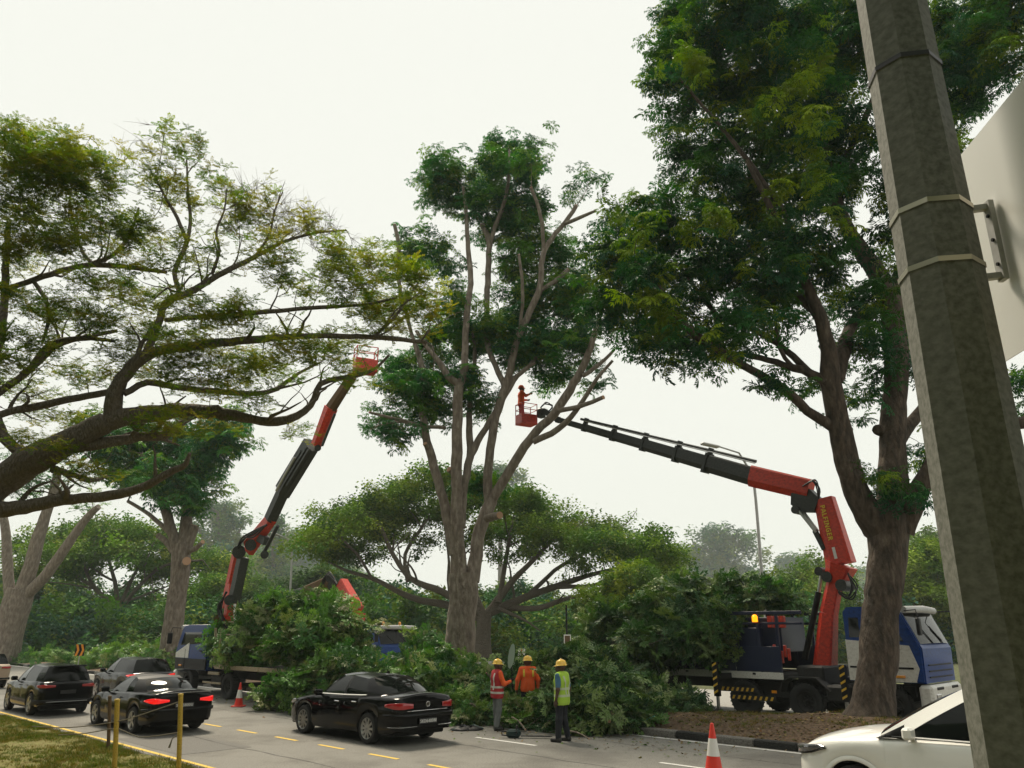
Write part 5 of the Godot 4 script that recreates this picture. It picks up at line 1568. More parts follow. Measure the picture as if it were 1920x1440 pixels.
# the cab: xr rear, xf front, top height, half width
func cab(root: Node3D, xr: float, xf: float, top: float, hw: float, low: float, wedge := false) -> void:
	var belt := low + (top - low) * 0.47
	var b := MB.new()
	var side := PackedVector2Array([Vector2(xr, low), Vector2(xf - .02, low), Vector2(xf, belt - .05), Vector2(xf - .03, belt), Vector2(xf - .40, top - .16), Vector2(xf - .55, top - .04), Vector2(xf - .9, top), Vector2(xr + .12, top), Vector2(xr, top - .12)])
	b.prism(side, hw * 2 - .10, Transform3D.IDENTITY)
	var inner := PackedVector2Array()
	for p in side: inner.append(Vector2(lerpf((xr + xf) * .5, p.x, .965), lerpf((low + top) * .5, p.y, .965)))
	b.prism(inner, hw * 2, Transform3D.IDENTITY)
	part(b, "cab_shell", M.cab_blue, root)
	# windscreen
	var g := MB.new()
	var up := Vector3(xf - .40, top - .16, 0) - Vector3(xf - .03, belt, 0)
	var a0 := Vector3(xf - .03, belt, 0) + up * .06
	var a1 := Vector3(xf - .03, belt, 0) + up * .97
	var nrm := Vector3(up.y, -up.x, 0).normalized()
	var rows := []
	for k in 4:
		var r := PackedVector3Array()
		for j in 13:
			var t := j / 6.0 - 1.0
			r.append(a0.lerp(a1, k / 3.0) + nrm * (.012 + .05 * (1 - t * t)) + Vector3(0, 0, t * (hw - .10)))
		rows.append(r)
	g.grid(rows)
	part(g, "windscreen", M.glass, root)
	var vz := MB.new()      # visor beam over the windscreen
	vz.tube(PackedVector3Array([Vector3(xf - .32, top - .09, -hw + .02), Vector3(xf - .20, top - .07, 0), Vector3(xf - .32, top - .09, hw - .02)]), PackedFloat32Array([.09, .10, .09]), 10)
	part(vz, "visor", M.galvanised, root)
	# white lower quarters and doors
	for s in [-1.0, 1.0]:
		var d := MB.new()
		if wedge:
			var dk := MB.new()
			dk.prism(PackedVector2Array([Vector2(xr + .01, low + .02), Vector2(xf - .10, low + .02), Vector2(xf - .06, low + .42), Vector2(xr + .01, low + .42)]), .04, Transform3D(Basis.IDENTITY, Vector3(0, 0, s * (hw - .006))))
			part(dk, "lower_panel", M.trim, root)
			d.prism(PackedVector2Array([Vector2(xf - 1.25, low + .44), Vector2(xf - .08, low + .44), Vector2(xf - .06, low + .62), Vector2(xf - 1.25, belt + .22)]), .05, Transform3D(Basis.IDENTITY, Vector3(0, 0, s * (hw - .005))))
		else: d.prism(PackedVector2Array([Vector2(xr + .01, low + .02), Vector2(xf - .24, low + .02), Vector2(xf - .12, low + .35), Vector2(xf - .30, belt + .02), Vector2(xr + .01, belt + .16)]), .05, Transform3D(Basis.IDENTITY, Vector3(0, 0, s * (hw - .005))))
		var door := part(d, "door", M.cab_white, root)
		var hb := MB.new()
		hb.box(Vector3(xr + .5, belt - .08, s * (hw + .04)), Vector3(.2, .05, .04), .01)
		part(hb, "handle", M.trim, door)
		var seam := MB.new()
		seam.box(Vector3((xr + xf) * .5 - .1, low + .36, s * (hw + .022)), Vector3((xf - xr) * .84, .05, .012))
		seam.box(Vector3(xf - .95, (low + belt) * .5, s * (hw + .021)), Vector3(.02, belt - low - .05, .01))
		part(seam, "door_gap", M.trim, door)
		var mk := MB.new()
		mk.box(Vector3(xf - .62, low + .15, s * (hw + .03)), Vector3(.26, .07, .03), .01)
		part(mk, "side_marker", M.amber, root)
		var w := MB.new()
		w.prism(PackedVector2Array([Vector2(xr + .55, belt + .2), Vector2(xf - .42, belt + .12), Vector2(xf - .70, top - .28), Vector2(xr + .62, top - .28)]), .03, Transform3D(Basis.IDENTITY, Vector3(0, 0, s * (hw - .008))))
		w.prism(PackedVector2Array([Vector2(xr + .12, belt + .22), Vector2(xr + .42, belt + .22), Vector2(xr + .42, top - .28), Vector2(xr + .16, top - .28)]), .03, Transform3D(Basis.IDENTITY, Vector3(0, 0, s * (hw - .008))))
		part(w, "side_window", M.glass, root)
		var m := MB.new()
		m.tube(PackedVector3Array([Vector3(xf - .30, top - .12, s * (hw - .02)), Vector3(xf + .06, top - .10, s * (hw + .22)), Vector3(xf + .10, top - .30, s * (hw + .26))]), PackedFloat32Array([.016, .016, .016]), 6)
		m.box(Vector3(xf + .10, top - .52, s * (hw + .27)), Vector3(.09, .44, .20), .03)
		part(m, "mirror", M.trim, root)
		var hl := MB.new()
		hl.box(Vector3(xf + .115, low - .34, s * (hw - .42)), Vector3(.04, .17, .34), .03)
		part(hl, "headlight", M.clear_lamp, root)
		var ind := MB.new()
		ind.box(Vector3(xf + .115, low - .13, s * (hw - .62)), Vector3(.03, .07, .5), .015)
		part(ind, "lamp_slot", M.trim, root)
		var st := MB.new()
		for k in 3: st.box(Vector3(xf - 1.0, low - .10 - k * .27, s * (hw - .10)), Vector3(.55, .05, .26), .01)
		st.box(Vector3(xf - 1.0, low - .36, s * (hw - .24)), Vector3(.62, .62, .10))
		part(st, "step", M.chassis, root)
	for k in 3:
		var gr := MB.new()
		gr.box(Vector3(xf + .01, low + .14 + k * .15, 0), Vector3(.03, .035, hw * 1.5), .01)
		part(gr, "grille_bar", M.trim, root)
	var bp := MB.new()
	bp.box(Vector3(xf - .06, low - .34, 0), Vector3(.34, .60, hw * 2 - .02), .07)
	part(bp, "bumper", M.cab_white, root)
	for k in 2:
		var wp := MB.new()
		var p0 := a0 + nrm * .07 + Vector3(0, .0, -.5 + k * .8)
		wp.bar(p0, p0 + up * .5 + Vector3(0, 0, .35), .02, .02)
		part(wp, "wiper", M.trim, root)

func hazard_row(root: Node3D, x0: float, x1: float, y: float, z: float, h: float) -> void:
	var b := MB.new()
	b.box(Vector3((x0 + x1) * .5, y, z - signf(z) * .012), Vector3(absf(x1 - x0) + .06, h + .05, .02))
	var bar := part(b, "side_guard", M.chassis, root)
	var n := int(absf(x1 - x0) / .16)
	for i in n:
		var s := MB.new()
		var x := lerpf(x0, x1, (i + .5) / n)
		s.prism(PackedVector2Array([Vector2(x - .06, y - h * .5), Vector2(x + .01, y - h * .5), Vector2(x + .06, y + h * .5), Vector2(x - .01, y + h * .5)]), .006, Transform3D(Basis.IDENTITY, Vector3(0, 0, z + signf(z) * .003)))
		part(s, "hazard_stripe", M.stripe_yellow, bar)

func lorry_root(called: String, label: String, u: float, v: float, way: float) -> Node3D:
	var hd := HD * way
	var r := thing(called, label, "lorry", road(u, v))
	r.basis = Basis(hd, Vector3.UP, hd.cross(Vector3.UP))
	return r

func beam(root: Node3D, called: String, m: Material, a: Vector3, b: Vector3, w: float, h: float, h2: float) -> MeshInstance3D:
	# a hexagonal boom section
	var z := (b - a).normalized()
	var x := Vector3(0, 0, 1)
	x = (x - z * x.dot(z)).normalized()
	var y := z.cross(x)
	var o := MB.new()
	var rows := []
	for k in 2:
		var r := PackedVector3Array()
		var hh: float = [h, h2][k]
		var ww: float = w * [1.0, h2 / h][k]
		var c: Vector3 = [a, b][k]
		for q in [Vector2(-.5, .42), Vector2(-.42, .5), Vector2(.42, .5), Vector2(.5, .42), Vector2(.5, -.2), Vector2(.22, -.5), Vector2(-.22, -.5), Vector2(-.5, -.2)]:
			r.append(c + x * q.x * ww + y * q.y * hh)
		rows.append(r)
	for i in 8:
		o.quad(rows[0][i], rows[0][(i + 1) % 8], rows[1][(i + 1) % 8], rows[1][i])
	o.fan(rows[1])
	o.fan(rows[0])
	return part(o, called, m, root)

func hoses(root: Node3D, pts: Array, n: int, r: float) -> void:
	var b := MB.new()
	for k in n:
		var p := PackedVector3Array()
		var rr := PackedFloat32Array()
		for i in pts.size():
			p.append(pts[i] + Vector3(rng.randfn(), rng.randfn(), rng.randfn()) * .05 * (1.0 if i > 0 and i < pts.size() - 1 else 0.3))
			rr.append(r)
		var sm := smooth(p, rr, .08)
		b.tube(sm[0], sm[1], 6)
	part(b, "hoses", M.hose, root).set_meta("kind", "stuff")

func basket(called: String, label: String, where: Vector3, yaw: float) -> Node3D:
	var r := thing(called, label, "work platform", where, "", yaw)
	r.scale = Vector3(.86, .86, .86)
	var f := MB.new()
	f.box(Vector3(0, .03, 0), Vector3(.9, .06, .7), .015)
	part(f, "floor", M.crane_red, r)
	for s in [Vector3(0, .28, .345), Vector3(0, .28, -.345), Vector3(.445, .28, 0), Vector3(-.445, .28, 0)]:
		var p := MB.new()
		p.box(s, Vector3(.86, .44, .02) if absf(s.z) > .1 else Vector3(.02, .44, .66), .006)
		part(p, "side_panel", M.crane_red, r)
	for sx in [-.43, .43]:
		for sz in [-.33, .33]:
			var p := MB.new()
			p.rod(Vector3(sx, .05, sz), Vector3(sx, 1.05, sz), .022, 8)
			part(p, "post", M.crane_red, r)
	for y in [.75, 1.05]:
		var p := MB.new()
		p.tube(PackedVector3Array([Vector3(-.43, y, -.33), Vector3(.43, y, -.33), Vector3(.43, y, .33), Vector3(-.43, y, .33), Vector3(-.43, y, -.33)]), PackedFloat32Array([.02, .02, .02, .02, .02]), 6)
		part(p, "rail", M.crane_red, r)
	return r

func right_lorry() -> Node3D:
	rng.seed = 61
	var v0 := 23.7
	var r := lorry_root("crane_lorry", "blue and white lorry with raised red loader crane behind the median tree", 12.4, v0, -1.0)
	var inv := r.transform.affine_inverse()
	var L := func(px, py, dv = 0.0): return inv * on_plane(px, py, v0 + dv)
	cab(r, 3.2, 5.15, 3.04, 1.22, 1.12)
	for z in [-1.02, 1.02]:
		for x in [4.2, 1.85, -0.02, -4.2]: truck_wheel(r, x, z, .5)
	var ch := MB.new()
	for z in [-.42, .42]: ch.box(Vector3(-.8, .86, z), Vector3(10.8, .26, .10))
	for x in [4.4, 1.85, 0.0, -4.2]: ch.rod(Vector3(x, .5, -.95), Vector3(x, .5, .95), .09, 10)
	ch.box(Vector3(.6, .75, .1), Vector3(1.2, .5, 1.2), .05)
	part(ch, "chassis", M.chassis, r)
	for z in [-1.05, 1.05]:
		var mg := MB.new()
		mg.prism(PackedVector2Array([Vector2(1.12, .72), Vector2(1.22, 1.0), Vector2(1.42, 1.16), Vector2(2.26, 1.16), Vector2(2.62, .82), Vector2(2.58, .80), Vector2(2.24, 1.12), Vector2(1.44, 1.12), Vector2(1.26, .98), Vector2(1.16, .72)]), .42, Transform3D(Basis.IDENTITY, Vector3(0, 0, z)))
		part(mg, "mudguard", M.chassis, r)
		var ft := MB.new()
		ft.box(Vector3(2.75, .75, z * .86), Vector3(.6, .45, .5), .06)
		part(ft, "fuel_tank", M.chassis, r)
	# flat bed
	var bed := MB.new()
	bed.box(Vector3(-2.35, 1.12, 0), Vector3(7.3, .12, 2.44), .01)
	part(bed, "bed_floor", M.chassis, r)
	for z in [-1.235, 1.235]:
		var rl := MB.new()
		rl.box(Vector3(-2.35, 1.155, z), Vector3(7.3, .19, .03), .008)
		var rail := part(rl, "bed_rail", M.bed_white, r)
		for k in 6:
			var lt := MB.new()
			lt.box(Vector3(.4 - k * 1.15, 1.20, z * 1.02), Vector3(.10, .06, .03), .01)
			part(lt, "latch", M.chassis, rail)
		for k in 5:
			var pn := MB.new()
			pn.box(Vector3(.55 - k * 1.46, 1.62, z * .985), Vector3(1.42, .70, .03), .006)
			part(pn, "side_board", M.bed_blue, r)
	hazard_row(r, -.95, .35, .74, 1.2, .10)
	hazard_row(r, -.45, .95, .52, 1.2, .10)
	var lg := MB.new()     # amber lettering on the side board and lamps
	lg.box(Vector3(.95, .72, 1.2), Vector3(.16, .08, .03), .01)
	part(lg, "side_lamp", M.amber, r)
	var sign_b := MB.new()
	for k in 9: sign_b.box(Vector3(-1.0 + k * .075, 1.46 + k * .006, 1.225), Vector3(.04, .08, .006))
	sign_b.bar(Vector3(-1.12, 1.34, 1.225), Vector3(-1.0, 1.44, 1.225), .03, .006, Vector3(0, 0, 1))
	part(sign_b, "side_mark", M.rust_paint, r)
	# body frame between the load and the crane
	for z in [-1.18, 1.18]:
		for x in [-.15, .62, 1.22]:
			var p := MB.new()
			p.box(Vector3(x, 2.08, z), Vector3(.09, 1.72, .07), .01)
			part(p, "frame_post", M.bed_blue, r)
		var tp := MB.new()
		tp.box(Vector3(.85, 2.92, z), Vector3(2.3, .10, .08), .01)
		tp.box(Vector3(.85, 2.62, z), Vector3(2.3, .07, .06), .01)
		part(tp, "frame_rail", M.bed_blue, r)
	var tb := MB.new()
	tb.box(Vector3(.24, 2.15, .95), Vector3(.62, .70, .4), .02)
	tb.box(Vector3(.55, 2.30, .0), Vector3(1.2, 1.0, 1.6), .02)
	part(tb, "tool_box", M.bed_blue, r)
	for k in 3:
		var cn := MB.new()
		cn.box(Vector3(1.0 + k * .19, 2.66, 1.12), Vector3(.14, .34, .16), .02)
		part(cn, "canister", M.crane_red, r)
	var bc := MB.new()
	bc.lathe(PackedVector2Array([Vector2(0, 0), Vector2(.085, 0), Vector2(.085, .15), Vector2(.06, .2), Vector2(0, .22)]), Transform3D(Basis.IDENTITY, Vector3(-.15 + .72, 2.66, 1.24)), 12)
	var beacon := part(bc, "beacon", M.amber, r)
	(beacon.mesh as ArrayMesh).surface_set_material(0, M.beacon_lit)
	# outrigger legs
	for q in [[-.42, 2.02], [-.42, -1.7], [3.05, 1.25], [3.05, -1.25]]:
		var gy: float = 0.0
		if q[1] > 1.9: gy = mound(12.4 + .42, v0 - 2.02) - 0.005
		var lb := MB.new()
		lb.box(Vector3(q[0], 1.0 + .05, q[1]), Vector3(.16, .95, .16), .01)
		var leg := part(lb, "outrigger", M.trim, r)
		var ram := MB.new()
		ram.rod(Vector3(q[0], gy + .06, q[1]), Vector3(q[0], .6, q[1]), .05, 10)
		part(ram, "ram", M.steel, leg)
		var ft := MB.new()
		ft.lathe(PackedVector2Array([Vector2(0, .09), Vector2(.08, .09), Vector2(.17, .03), Vector2(.17, 0), Vector2(0, 0)]), Transform3D(Basis.IDENTITY, Vector3(q[0], gy, q[1])), 14)
		part(ft, "foot", M.chassis, leg)
		var hz := MB.new()
		hz.box(Vector3(q[0], 1.12, q[1] * .5), Vector3(.14, .16, absf(q[1])), .01)
		part(hz, "outrigger_beam", M.trim, r)
		for k in 5:
			var st := MB.new()
			st.prism(PackedVector2Array([Vector2(-.07, -.05), Vector2(.07, .03), Vector2(.07, .09), Vector2(-.07, .01)]), .006, Transform3D(Basis.IDENTITY, Vector3(q[0], .68 + k * .19, q[1] + .084 * signf(q[1]))))
			part(st, "hazard_stripe", M.stripe_yellow, leg)
	# crane
	var c0: Vector3 = L.call(1546, 1262)
	var c1: Vector3 = L.call(1553, 1150)
	var c2: Vector3 = L.call(1566, 1085)
	var bs := MB.new()
	bs.box(Vector3(c0.x, 1.15, 0), Vector3(.8, .6, 1.9), .05)
	part(bs, "crane_base", M.chassis, r)
	beam(r, "mast", M.crane_red, Vector3(c0.x, 1.3, 0), c1, .55, .60, .46)
	beam(r, "mast_neck", M.crane_red, c1, c2, .40, .46, .40)
	var cyl := MB.new()
	cyl.rod(Vector3(c0.x - .55, 1.6, 0), L.call(1535, 1110), .09, 12)
	part(cyl, "lift_cylinder", M.trim, r)
	var rod1 := MB.new()
	rod1.rod(L.call(1535, 1112), L.call(1540, 1078), .05, 10)
	part(rod1, "piston", M.steel, r)
	for k in 6:
		var lv := MB.new()
		lv.box(Vector3(c0.x - .55 - k * .11, 1.75 + .1 * sin(k * 2.0), 1.0), Vector3(.07, .34, .10), .015)
		part(lv, "control_lever", M.crane_red, r)
	var a0: Vector3 = L.call(1577, 1078)
	var a1: Vector3 = L.call(1576, 1058)
	var a2: Vector3 = L.call(1545, 935)
	beam(r, "knuckle", M.crane_red, c2 + Vector3(0, -.1, 0), a1, .46, .55, .82)
	beam(r, "main_arm", M.crane_red, a1, a2, .46, .82, .60)
	var nm := (a2 - a1).normalized()
	var side_z := Vector3(0, 0, 1)
	words("PALFINGER", .15, .008, M.yellow_tape, r, Transform3D(Basis(-nm, side_z.cross(-nm).normalized(), side_z), a1.lerp(a2, .62) + Vector3(-.02, 0, .225)), "arm_lettering")
	var dec := MB.new()
	dec.box(Vector3.ZERO, Vector3(.34, .09, .006), 0.0, Basis(-nm, side_z.cross(-nm).normalized(), side_z))
	for i in dec.v.size(): dec.v[i] += a1.lerp(a2, .16) + Vector3(0, 0, .232)
	part(dec, "arm_decal", M.sign_white, r)
	var jt := MB.new()
	jt.rod(a0 + Vector3(-.32, -.05, -.3), a0 + Vector3(-.32, -.05, .3), .16, 14)
	jt.rod(L.call(1542, 1072) + Vector3(0, 0, -.28), L.call(1542, 1072) + Vector3(0, 0, .28), .13, 14)
	jt.rod(L.call(1585, 1098) + Vector3(0, 0, -.33), L.call(1585, 1098) + Vector3(0, 0, .33), .17, 14)
	part(jt, "pivot", M.crane_dark, r)
	hoses(r, [L.call(1572, 1110, -.3), L.call(1592, 1120, -.35), L.call(1602, 1100, -.3), L.call(1590, 1075, -.3)], 5, .022)
	var b0: Vector3 = L.call(1520, 919)
	var b1: Vector3 = L.call(1410, 893)
	var e: Vector3 = L.call(1046, 787)
	var jp := MB.new()
	jp.prism(PackedVector2Array([Vector2(-.45, .25), Vector2(.15, .32), Vector2(.42, 0), Vector2(.2, -.4), Vector2(-.2, -.35), Vector2(-.5, -.1)]), .34, Transform3D(Basis.IDENTITY, L.call(1515, 938)))
	jp.rod(L.call(1497, 957) + Vector3(0, 0, -.25), L.call(1497, 957) + Vector3(0, 0, .25), .13, 14)
	part(jp, "elbow", M.crane_dark, r)
	hoses(r, [L.call(1505, 912, -.28), L.call(1522, 903, -.3), L.call(1532, 915, -.3), L.call(1535, 935, -.28)], 4, .022)
	var cy := MB.new()
	cy.rod(L.call(1528, 995, -.1), L.call(1546, 1030, -.1), .085, 12)
	part(cy, "arm_cylinder", M.crane_dark, r)
	var pr := MB.new()
	pr.rod(L.call(1497, 957, -.18), L.call(1530, 998, -.18), .045, 10)
	pr.rod(L.call(1503, 955, .1), L.call(1534, 996, .1), .045, 10)
	part(pr, "arm_piston", M.steel, r)
	beam(r, "boom_box", M.crane_red, b0, b1, .44, .66, .70)
	var prev := b1
	var hs := [.62, .52, .44, .37, .30, .24]
	for k in 6:
		var nx: Vector3 = b1.lerp(e, (k + 1) / 6.0 * (1.0 if k > 0 else 1.15))
		beam(r, "boom_section", M.crane_dark, prev - (nx - prev) * .1, nx, hs[k] * .6, hs[k], hs[k])
		var col := MB.new()
		var dd := (e - b1).normalized()
		col.bar(nx - dd * .05, nx + dd * .05, hs[k] * .72, hs[k] * 1.14, Vector3.UP)
		part(col, "boom_collar", M.crane_dark, r)
		if k < 5:
			var upv := Vector3(-dd.y, dd.x, 0) * (1.0 if dd.x > 0 else -1.0)
			if upv.y < 0: upv = -upv
			var rd := MB.new()
			var off: Vector3 = upv * (hs[k] * .5 + .20)
			rd.rod(prev + off, nx + upv * (hs[k] * .5 + .14) + dd * .3, .055, 8)
			part(rd, "extension_cylinder", M.crane_dark, r)
			var rs := MB.new()
			rs.rod(prev + off + Vector3(0, -.07, .1), nx + upv * (hs[k] * .5 + .10) + Vector3(0, 0, .1), .022, 6)
			part(rs, "extension_piston", M.steel, r)
			var brk := MB.new()
			brk.bar(nx + upv * hs[k] * .45, nx + upv * (hs[k] * .5 + .24), .12, .16, dd)
			part(brk, "cylinder_bracket", M.crane_dark, r)
		prev = nx
	var tipb := MB.new()
	var tip: Vector3 = L.call(1020, 770)
	tipb.bar(e, tip, .18, .22, Vector3.UP)
	tipb.box(L.call(1015, 775), Vector3(.3, .4, .3), .04)
	part(tipb, "boom_tip", M.crane_dark, r)
	hoses(r, [L.call(1025, 775), L.call(1035, 762), L.call(1022, 757), L.call(1012, 766)], 4, .02)
	return r

func left_lorry() -> void:
	rng.seed = 62
	var v0 := 15.55
	var r := lorry_root("crane_lorry", "blue and white lorry loaded with boughs beside the small traffic cone, crane raised", 27.0, v0, 1.0)
	var inv := r.transform.affine_inverse()
	var vc := 14.95
	var L := func(px, py, dv = 0.0): return inv * on_plane(px, py, vc + dv)
	cab(r, 3.75, 6.6, 2.62, 1.18, .92, true)
	for z in [-1.0, 1.0]:
		for x in [5.3, 1.9, -3.4]: truck_wheel(r, x, z, .45)
	var ch := MB.new()
	for z in [-.42, .42]: ch.box(Vector3(.0, .78, z), Vector3(11.6, .24, .10))
	for x in [5.3, 1.9, -3.4]: ch.rod(Vector3(x, .45, -.95), Vector3(x, .45, .95), .09, 10)
	ch.box(Vector3(2.9, .6, -.9), Vector3(.9, .42, .4), .05)
	part(ch, "chassis", M.chassis, r)
	var bed := MB.new()
	bed.box(Vector3(-1.6, 1.06, 0), Vector3(9.2, .12, 2.3), .01)
	part(bed, "bed_floor", M.chassis, r)
	for z in [-1.165, 1.165]:
		for k in 8:
			var rl := MB.new()
			rl.box(Vector3(2.45 - k * 1.15, 1.10, z), Vector3(1.13, .15, .03), .008)
			part(rl, "bed_rail", M.bed_dirty, r)
		var gd := MB.new()
		gd.box(Vector3(3.1, .52, z), Vector3(1.5, .07, .04), .01)
		gd.box(Vector3(3.0, .86, z), Vector3(.9, .10, .06), .01)
		part(gd, "side_guard", M.bed_dirty, r)
		var la := MB.new()       # access ladder behind the cab
		la.bar(Vector3(3.05, 1.1, z), Vector3(3.25, 2.5, z), .07, .07, Vector3(1, 0, 0))
		la.bar(Vector3(2.75, 1.1, z), Vector3(2.75, 2.5, z), .05, .05, Vector3(1, 0, 0))
		for k in 4: la.bar(Vector3(3.1, 1.35 + k * .3, z), Vector3(2.75, 1.35 + k * .3, z), .03, .03)
		part(la, "ladder", M.bed_dirty, r)
	var lamp := MB.new()
	lamp.box(Vector3(-6.2, 1.0, -1.0), Vector3(.05, .12, .2), .01)
	part(lamp, "tail_lamp", M.beacon_lit, r)
	var tank := MB.new()
	tank.box(Vector3(2.7, 1.75, .1), Vector3(.55, .7, 1.2), .05)
	part(tank, "oil_tank", M.crane_red, r)
	var plat := MB.new()
	plat.box(Vector3(2.7, 2.25, .0), Vector3(.7, .06, 1.9), .01)
	for z in [-.9, .9]:
		plat.rod(Vector3(2.4, 2.2, z), Vector3(2.4, 2.75, z), .02, 6)
		plat.rod(Vector3(3.0, 2.2, z), Vector3(3.0, 2.75, z), .02, 6)
		plat.rod(Vector3(2.4, 2.72, z), Vector3(3.0, 2.72, z), .02, 6)
	part(plat, "platform", M.bed_dirty, r)
	# crane
	var c0: Vector3 = L.call(428, 1185)
	var c1: Vector3 = L.call(437, 1095)
	var c2: Vector3 = L.call(450, 1045)
	var bs := MB.new()
	bs.box(Vector3(c0.x, 1.25, 0), Vector3(.8, .5, 1.8), .05)
	bs.rod(Vector3(c0.x, 1.4, c0.z), c0 + Vector3(0, .3, 0), .26, 14)
	bs.rod(L.call(412, 1162, -.3), L.call(412, 1162, .3), .22, 14)
	part(bs, "crane_base", M.rust_paint, r)
	beam(r, "mast", M.crane_red, c0, c1, .36, .42, .44)
	beam(r, "lower_arm", M.crane_red, L.call(424, 1140), L.call(447, 1042), .34, .36, .44)
	var dk := MB.new()
	dk.bar(L.call(438, 1130), L.call(456, 1045), .36, .34, Vector3.RIGHT)
	part(dk, "arm_cylinder", M.crane_dark, r)
	var ps := MB.new()
	ps.rod(L.call(441, 1163, -.25), L.call(440, 1133, -.25), .055, 10)
	part(ps, "piston", M.cab_white, r)
	var jb := MB.new()
	for q in [[448, 1035, .26], [470, 1022, .22], [496, 1040, .15], [430, 1125, .2]]:
		jb.rod(L.call(q[0], q[1], -.28), L.call(q[0], q[1], .28), q[2], 14)
	part(jb, "pivot", M.crane_dark, r)
	hoses(r, [L.call(440, 1040, -.3), L.call(455, 1010, -.3), L.call(475, 1000, -.3), L.call(500, 985, -.3)], 6, .03)
	hoses(r, [L.call(425, 1110, -.3), L.call(415, 1140, -.3), L.call(420, 1170, -.3), L.call(432, 1180, -.3)], 5, .03)
	beam(r, "upper_arm", M.crane_red, L.call(468, 1028), L.call(512, 970), .42, .66, .50)
	var s2 := MB.new()
	s2.bar(L.call(488, 1008), L.call(501, 1015), .3, .3)
	s2.rod(L.call(493, 1040, -.2), L.call(521, 986, -.2), .07, 10)
	part(s2, "link", M.crane_dark, r)
	beam(r, "boom_section", M.crane_dark, L.call(508, 975), L.call(540, 905), .40, .52, .52)
	beam(r, "boom_section", M.crane_dark, L.call(532, 922), L.call(585, 835), .52, .72, .72)
	for k in 3:
		var cl := MB.new()
		cl.bar(L.call(522 + k * 8, 915 - k * 2, -.25), L.call(565 + k * 8, 845 - k * 2, -.25), .09, .09)
		part(cl, "extension_cylinder", M.crane_dark, r)
	var rd := MB.new()
	rd.rod(L.call(518, 920, -.4), L.call(553, 858, -.4), .05, 8)
	part(rd, "extension_piston", M.steel, r)
	beam(r, "jib", M.crane_red, L.call(594, 835), L.call(622, 765), .34, .36, .46)
	beam(r, "jib_head", M.rust_paint, L.call(618, 772), L.call(662, 705), .34, .44, .34)
	var jc := MB.new()
	jc.rod(L.call(604, 836, -.2), L.call(628, 776, -.2), .05, 8)
	jc.rod(L.call(596, 840, -.3), L.call(596, 840, .3), .12, 12)
	part(jc, "jib_cylinder", M.crane_dark, r)
	var pos := on_plane(684, 699, vc)
	basket("lift_basket", "red work basket at the tip of the left crane among the rain tree's twigs", pos, .4)

func back_lorry() -> void:
	rng.seed = 63
	var v0 := 24.3
	var r := lorry_root("crane_lorry", "blue cabbed lorry with folded red crane partly hidden behind the loaded lorry", 36.2, v0, -1.0)
	var inv := r.transform.affine_inverse()
	var L := func(px, py, dv = 0.0): return inv * on_plane(px, py, v0 - .6 + dv)
	cab(r, 2.1, 4.7, 2.62, 1.18, .92)
	for z in [-1.0, 1.0]:
		for x in [3.4, -1.2, -2.6]: truck_wheel(r, x, z, .45)
	var ch := MB.new()
	ch.box(Vector3(-.6, .8, 0), Vector3(9.5, .26, .9))
	ch.box(Vector3(-2.2, 1.1, 0), Vector3(6.5, .14, 2.3), .02)
	part(ch, "chassis", M.chassis, r)
	for z in [-1.17, 1.17]:
		var rl := MB.new()
		rl.box(Vector3(-2.2, 1.15, z), Vector3(6.5, .16, .03), .008)
		part(rl, "bed_rail", M.bed_dirty, r)
	for z in [-.5, .5]:
		var bc := MB.new()
		bc.lathe(PackedVector2Array([Vector2(.07, 0), Vector2(.07, .13), Vector2(.04, .18), Vector2(0, .19)]), Transform3D(Basis.IDENTITY, Vector3(4.0, 2.62, z)), 10)
		part(bc, "beacon", M.amber, r)
	var k0: Vector3 = L.call(668, 1150)
	var k1: Vector3 = L.call(640, 1095)
	var bs := MB.new()
	bs.box(Vector3(k0.x, 1.5, k0.z), Vector3(.7, 1.5, 1.0), .05)
	part(bs, "crane_base", M.chassis, r)
	beam(r, "mast", M.crane_red, Vector3(k0.x, 2.0, k0.z), k0, .6, .7, .8)
	beam(r, "main_arm", M.crane_red, k0 + Vector3(0, .05, 0), k1, .55, .85, .72)
	var jb := MB.new()
	jb.rod(L.call(625, 1098, -.3), L.call(625, 1098, .3), .30, 14)
	jb.rod(L.call(617, 1085, -.3), L.call(617, 1085, .3), .18, 14)
	part(jb, "pivot", M.crane_dark, r)
	beam(r, "folded_boom", M.rust_paint, L.call(622, 1090), L.call(575, 1110), .45, .6, .6)
	beam(r, "folded_boom", M.crane_dark, L.call(580, 1108), L.call(535, 1120), .4, .5, .5)
	hoses(r, [L.call(632, 1095, -.3), L.call(618, 1075, -.3), L.call(608, 1085, -.3), L.call(600, 1105, -.3)], 6, .03)

func lorries() -> void:
	M.beacon_lit = plain(lin(.9, .45, .03), .2)
	M.beacon_lit.emission_enabled = true
	M.beacon_lit.emission = Color(1.0, .55, .05)
	M.beacon_lit.emission_energy_multiplier = 0.7
	right_lorry()
	left_lorry()
	back_lorry()

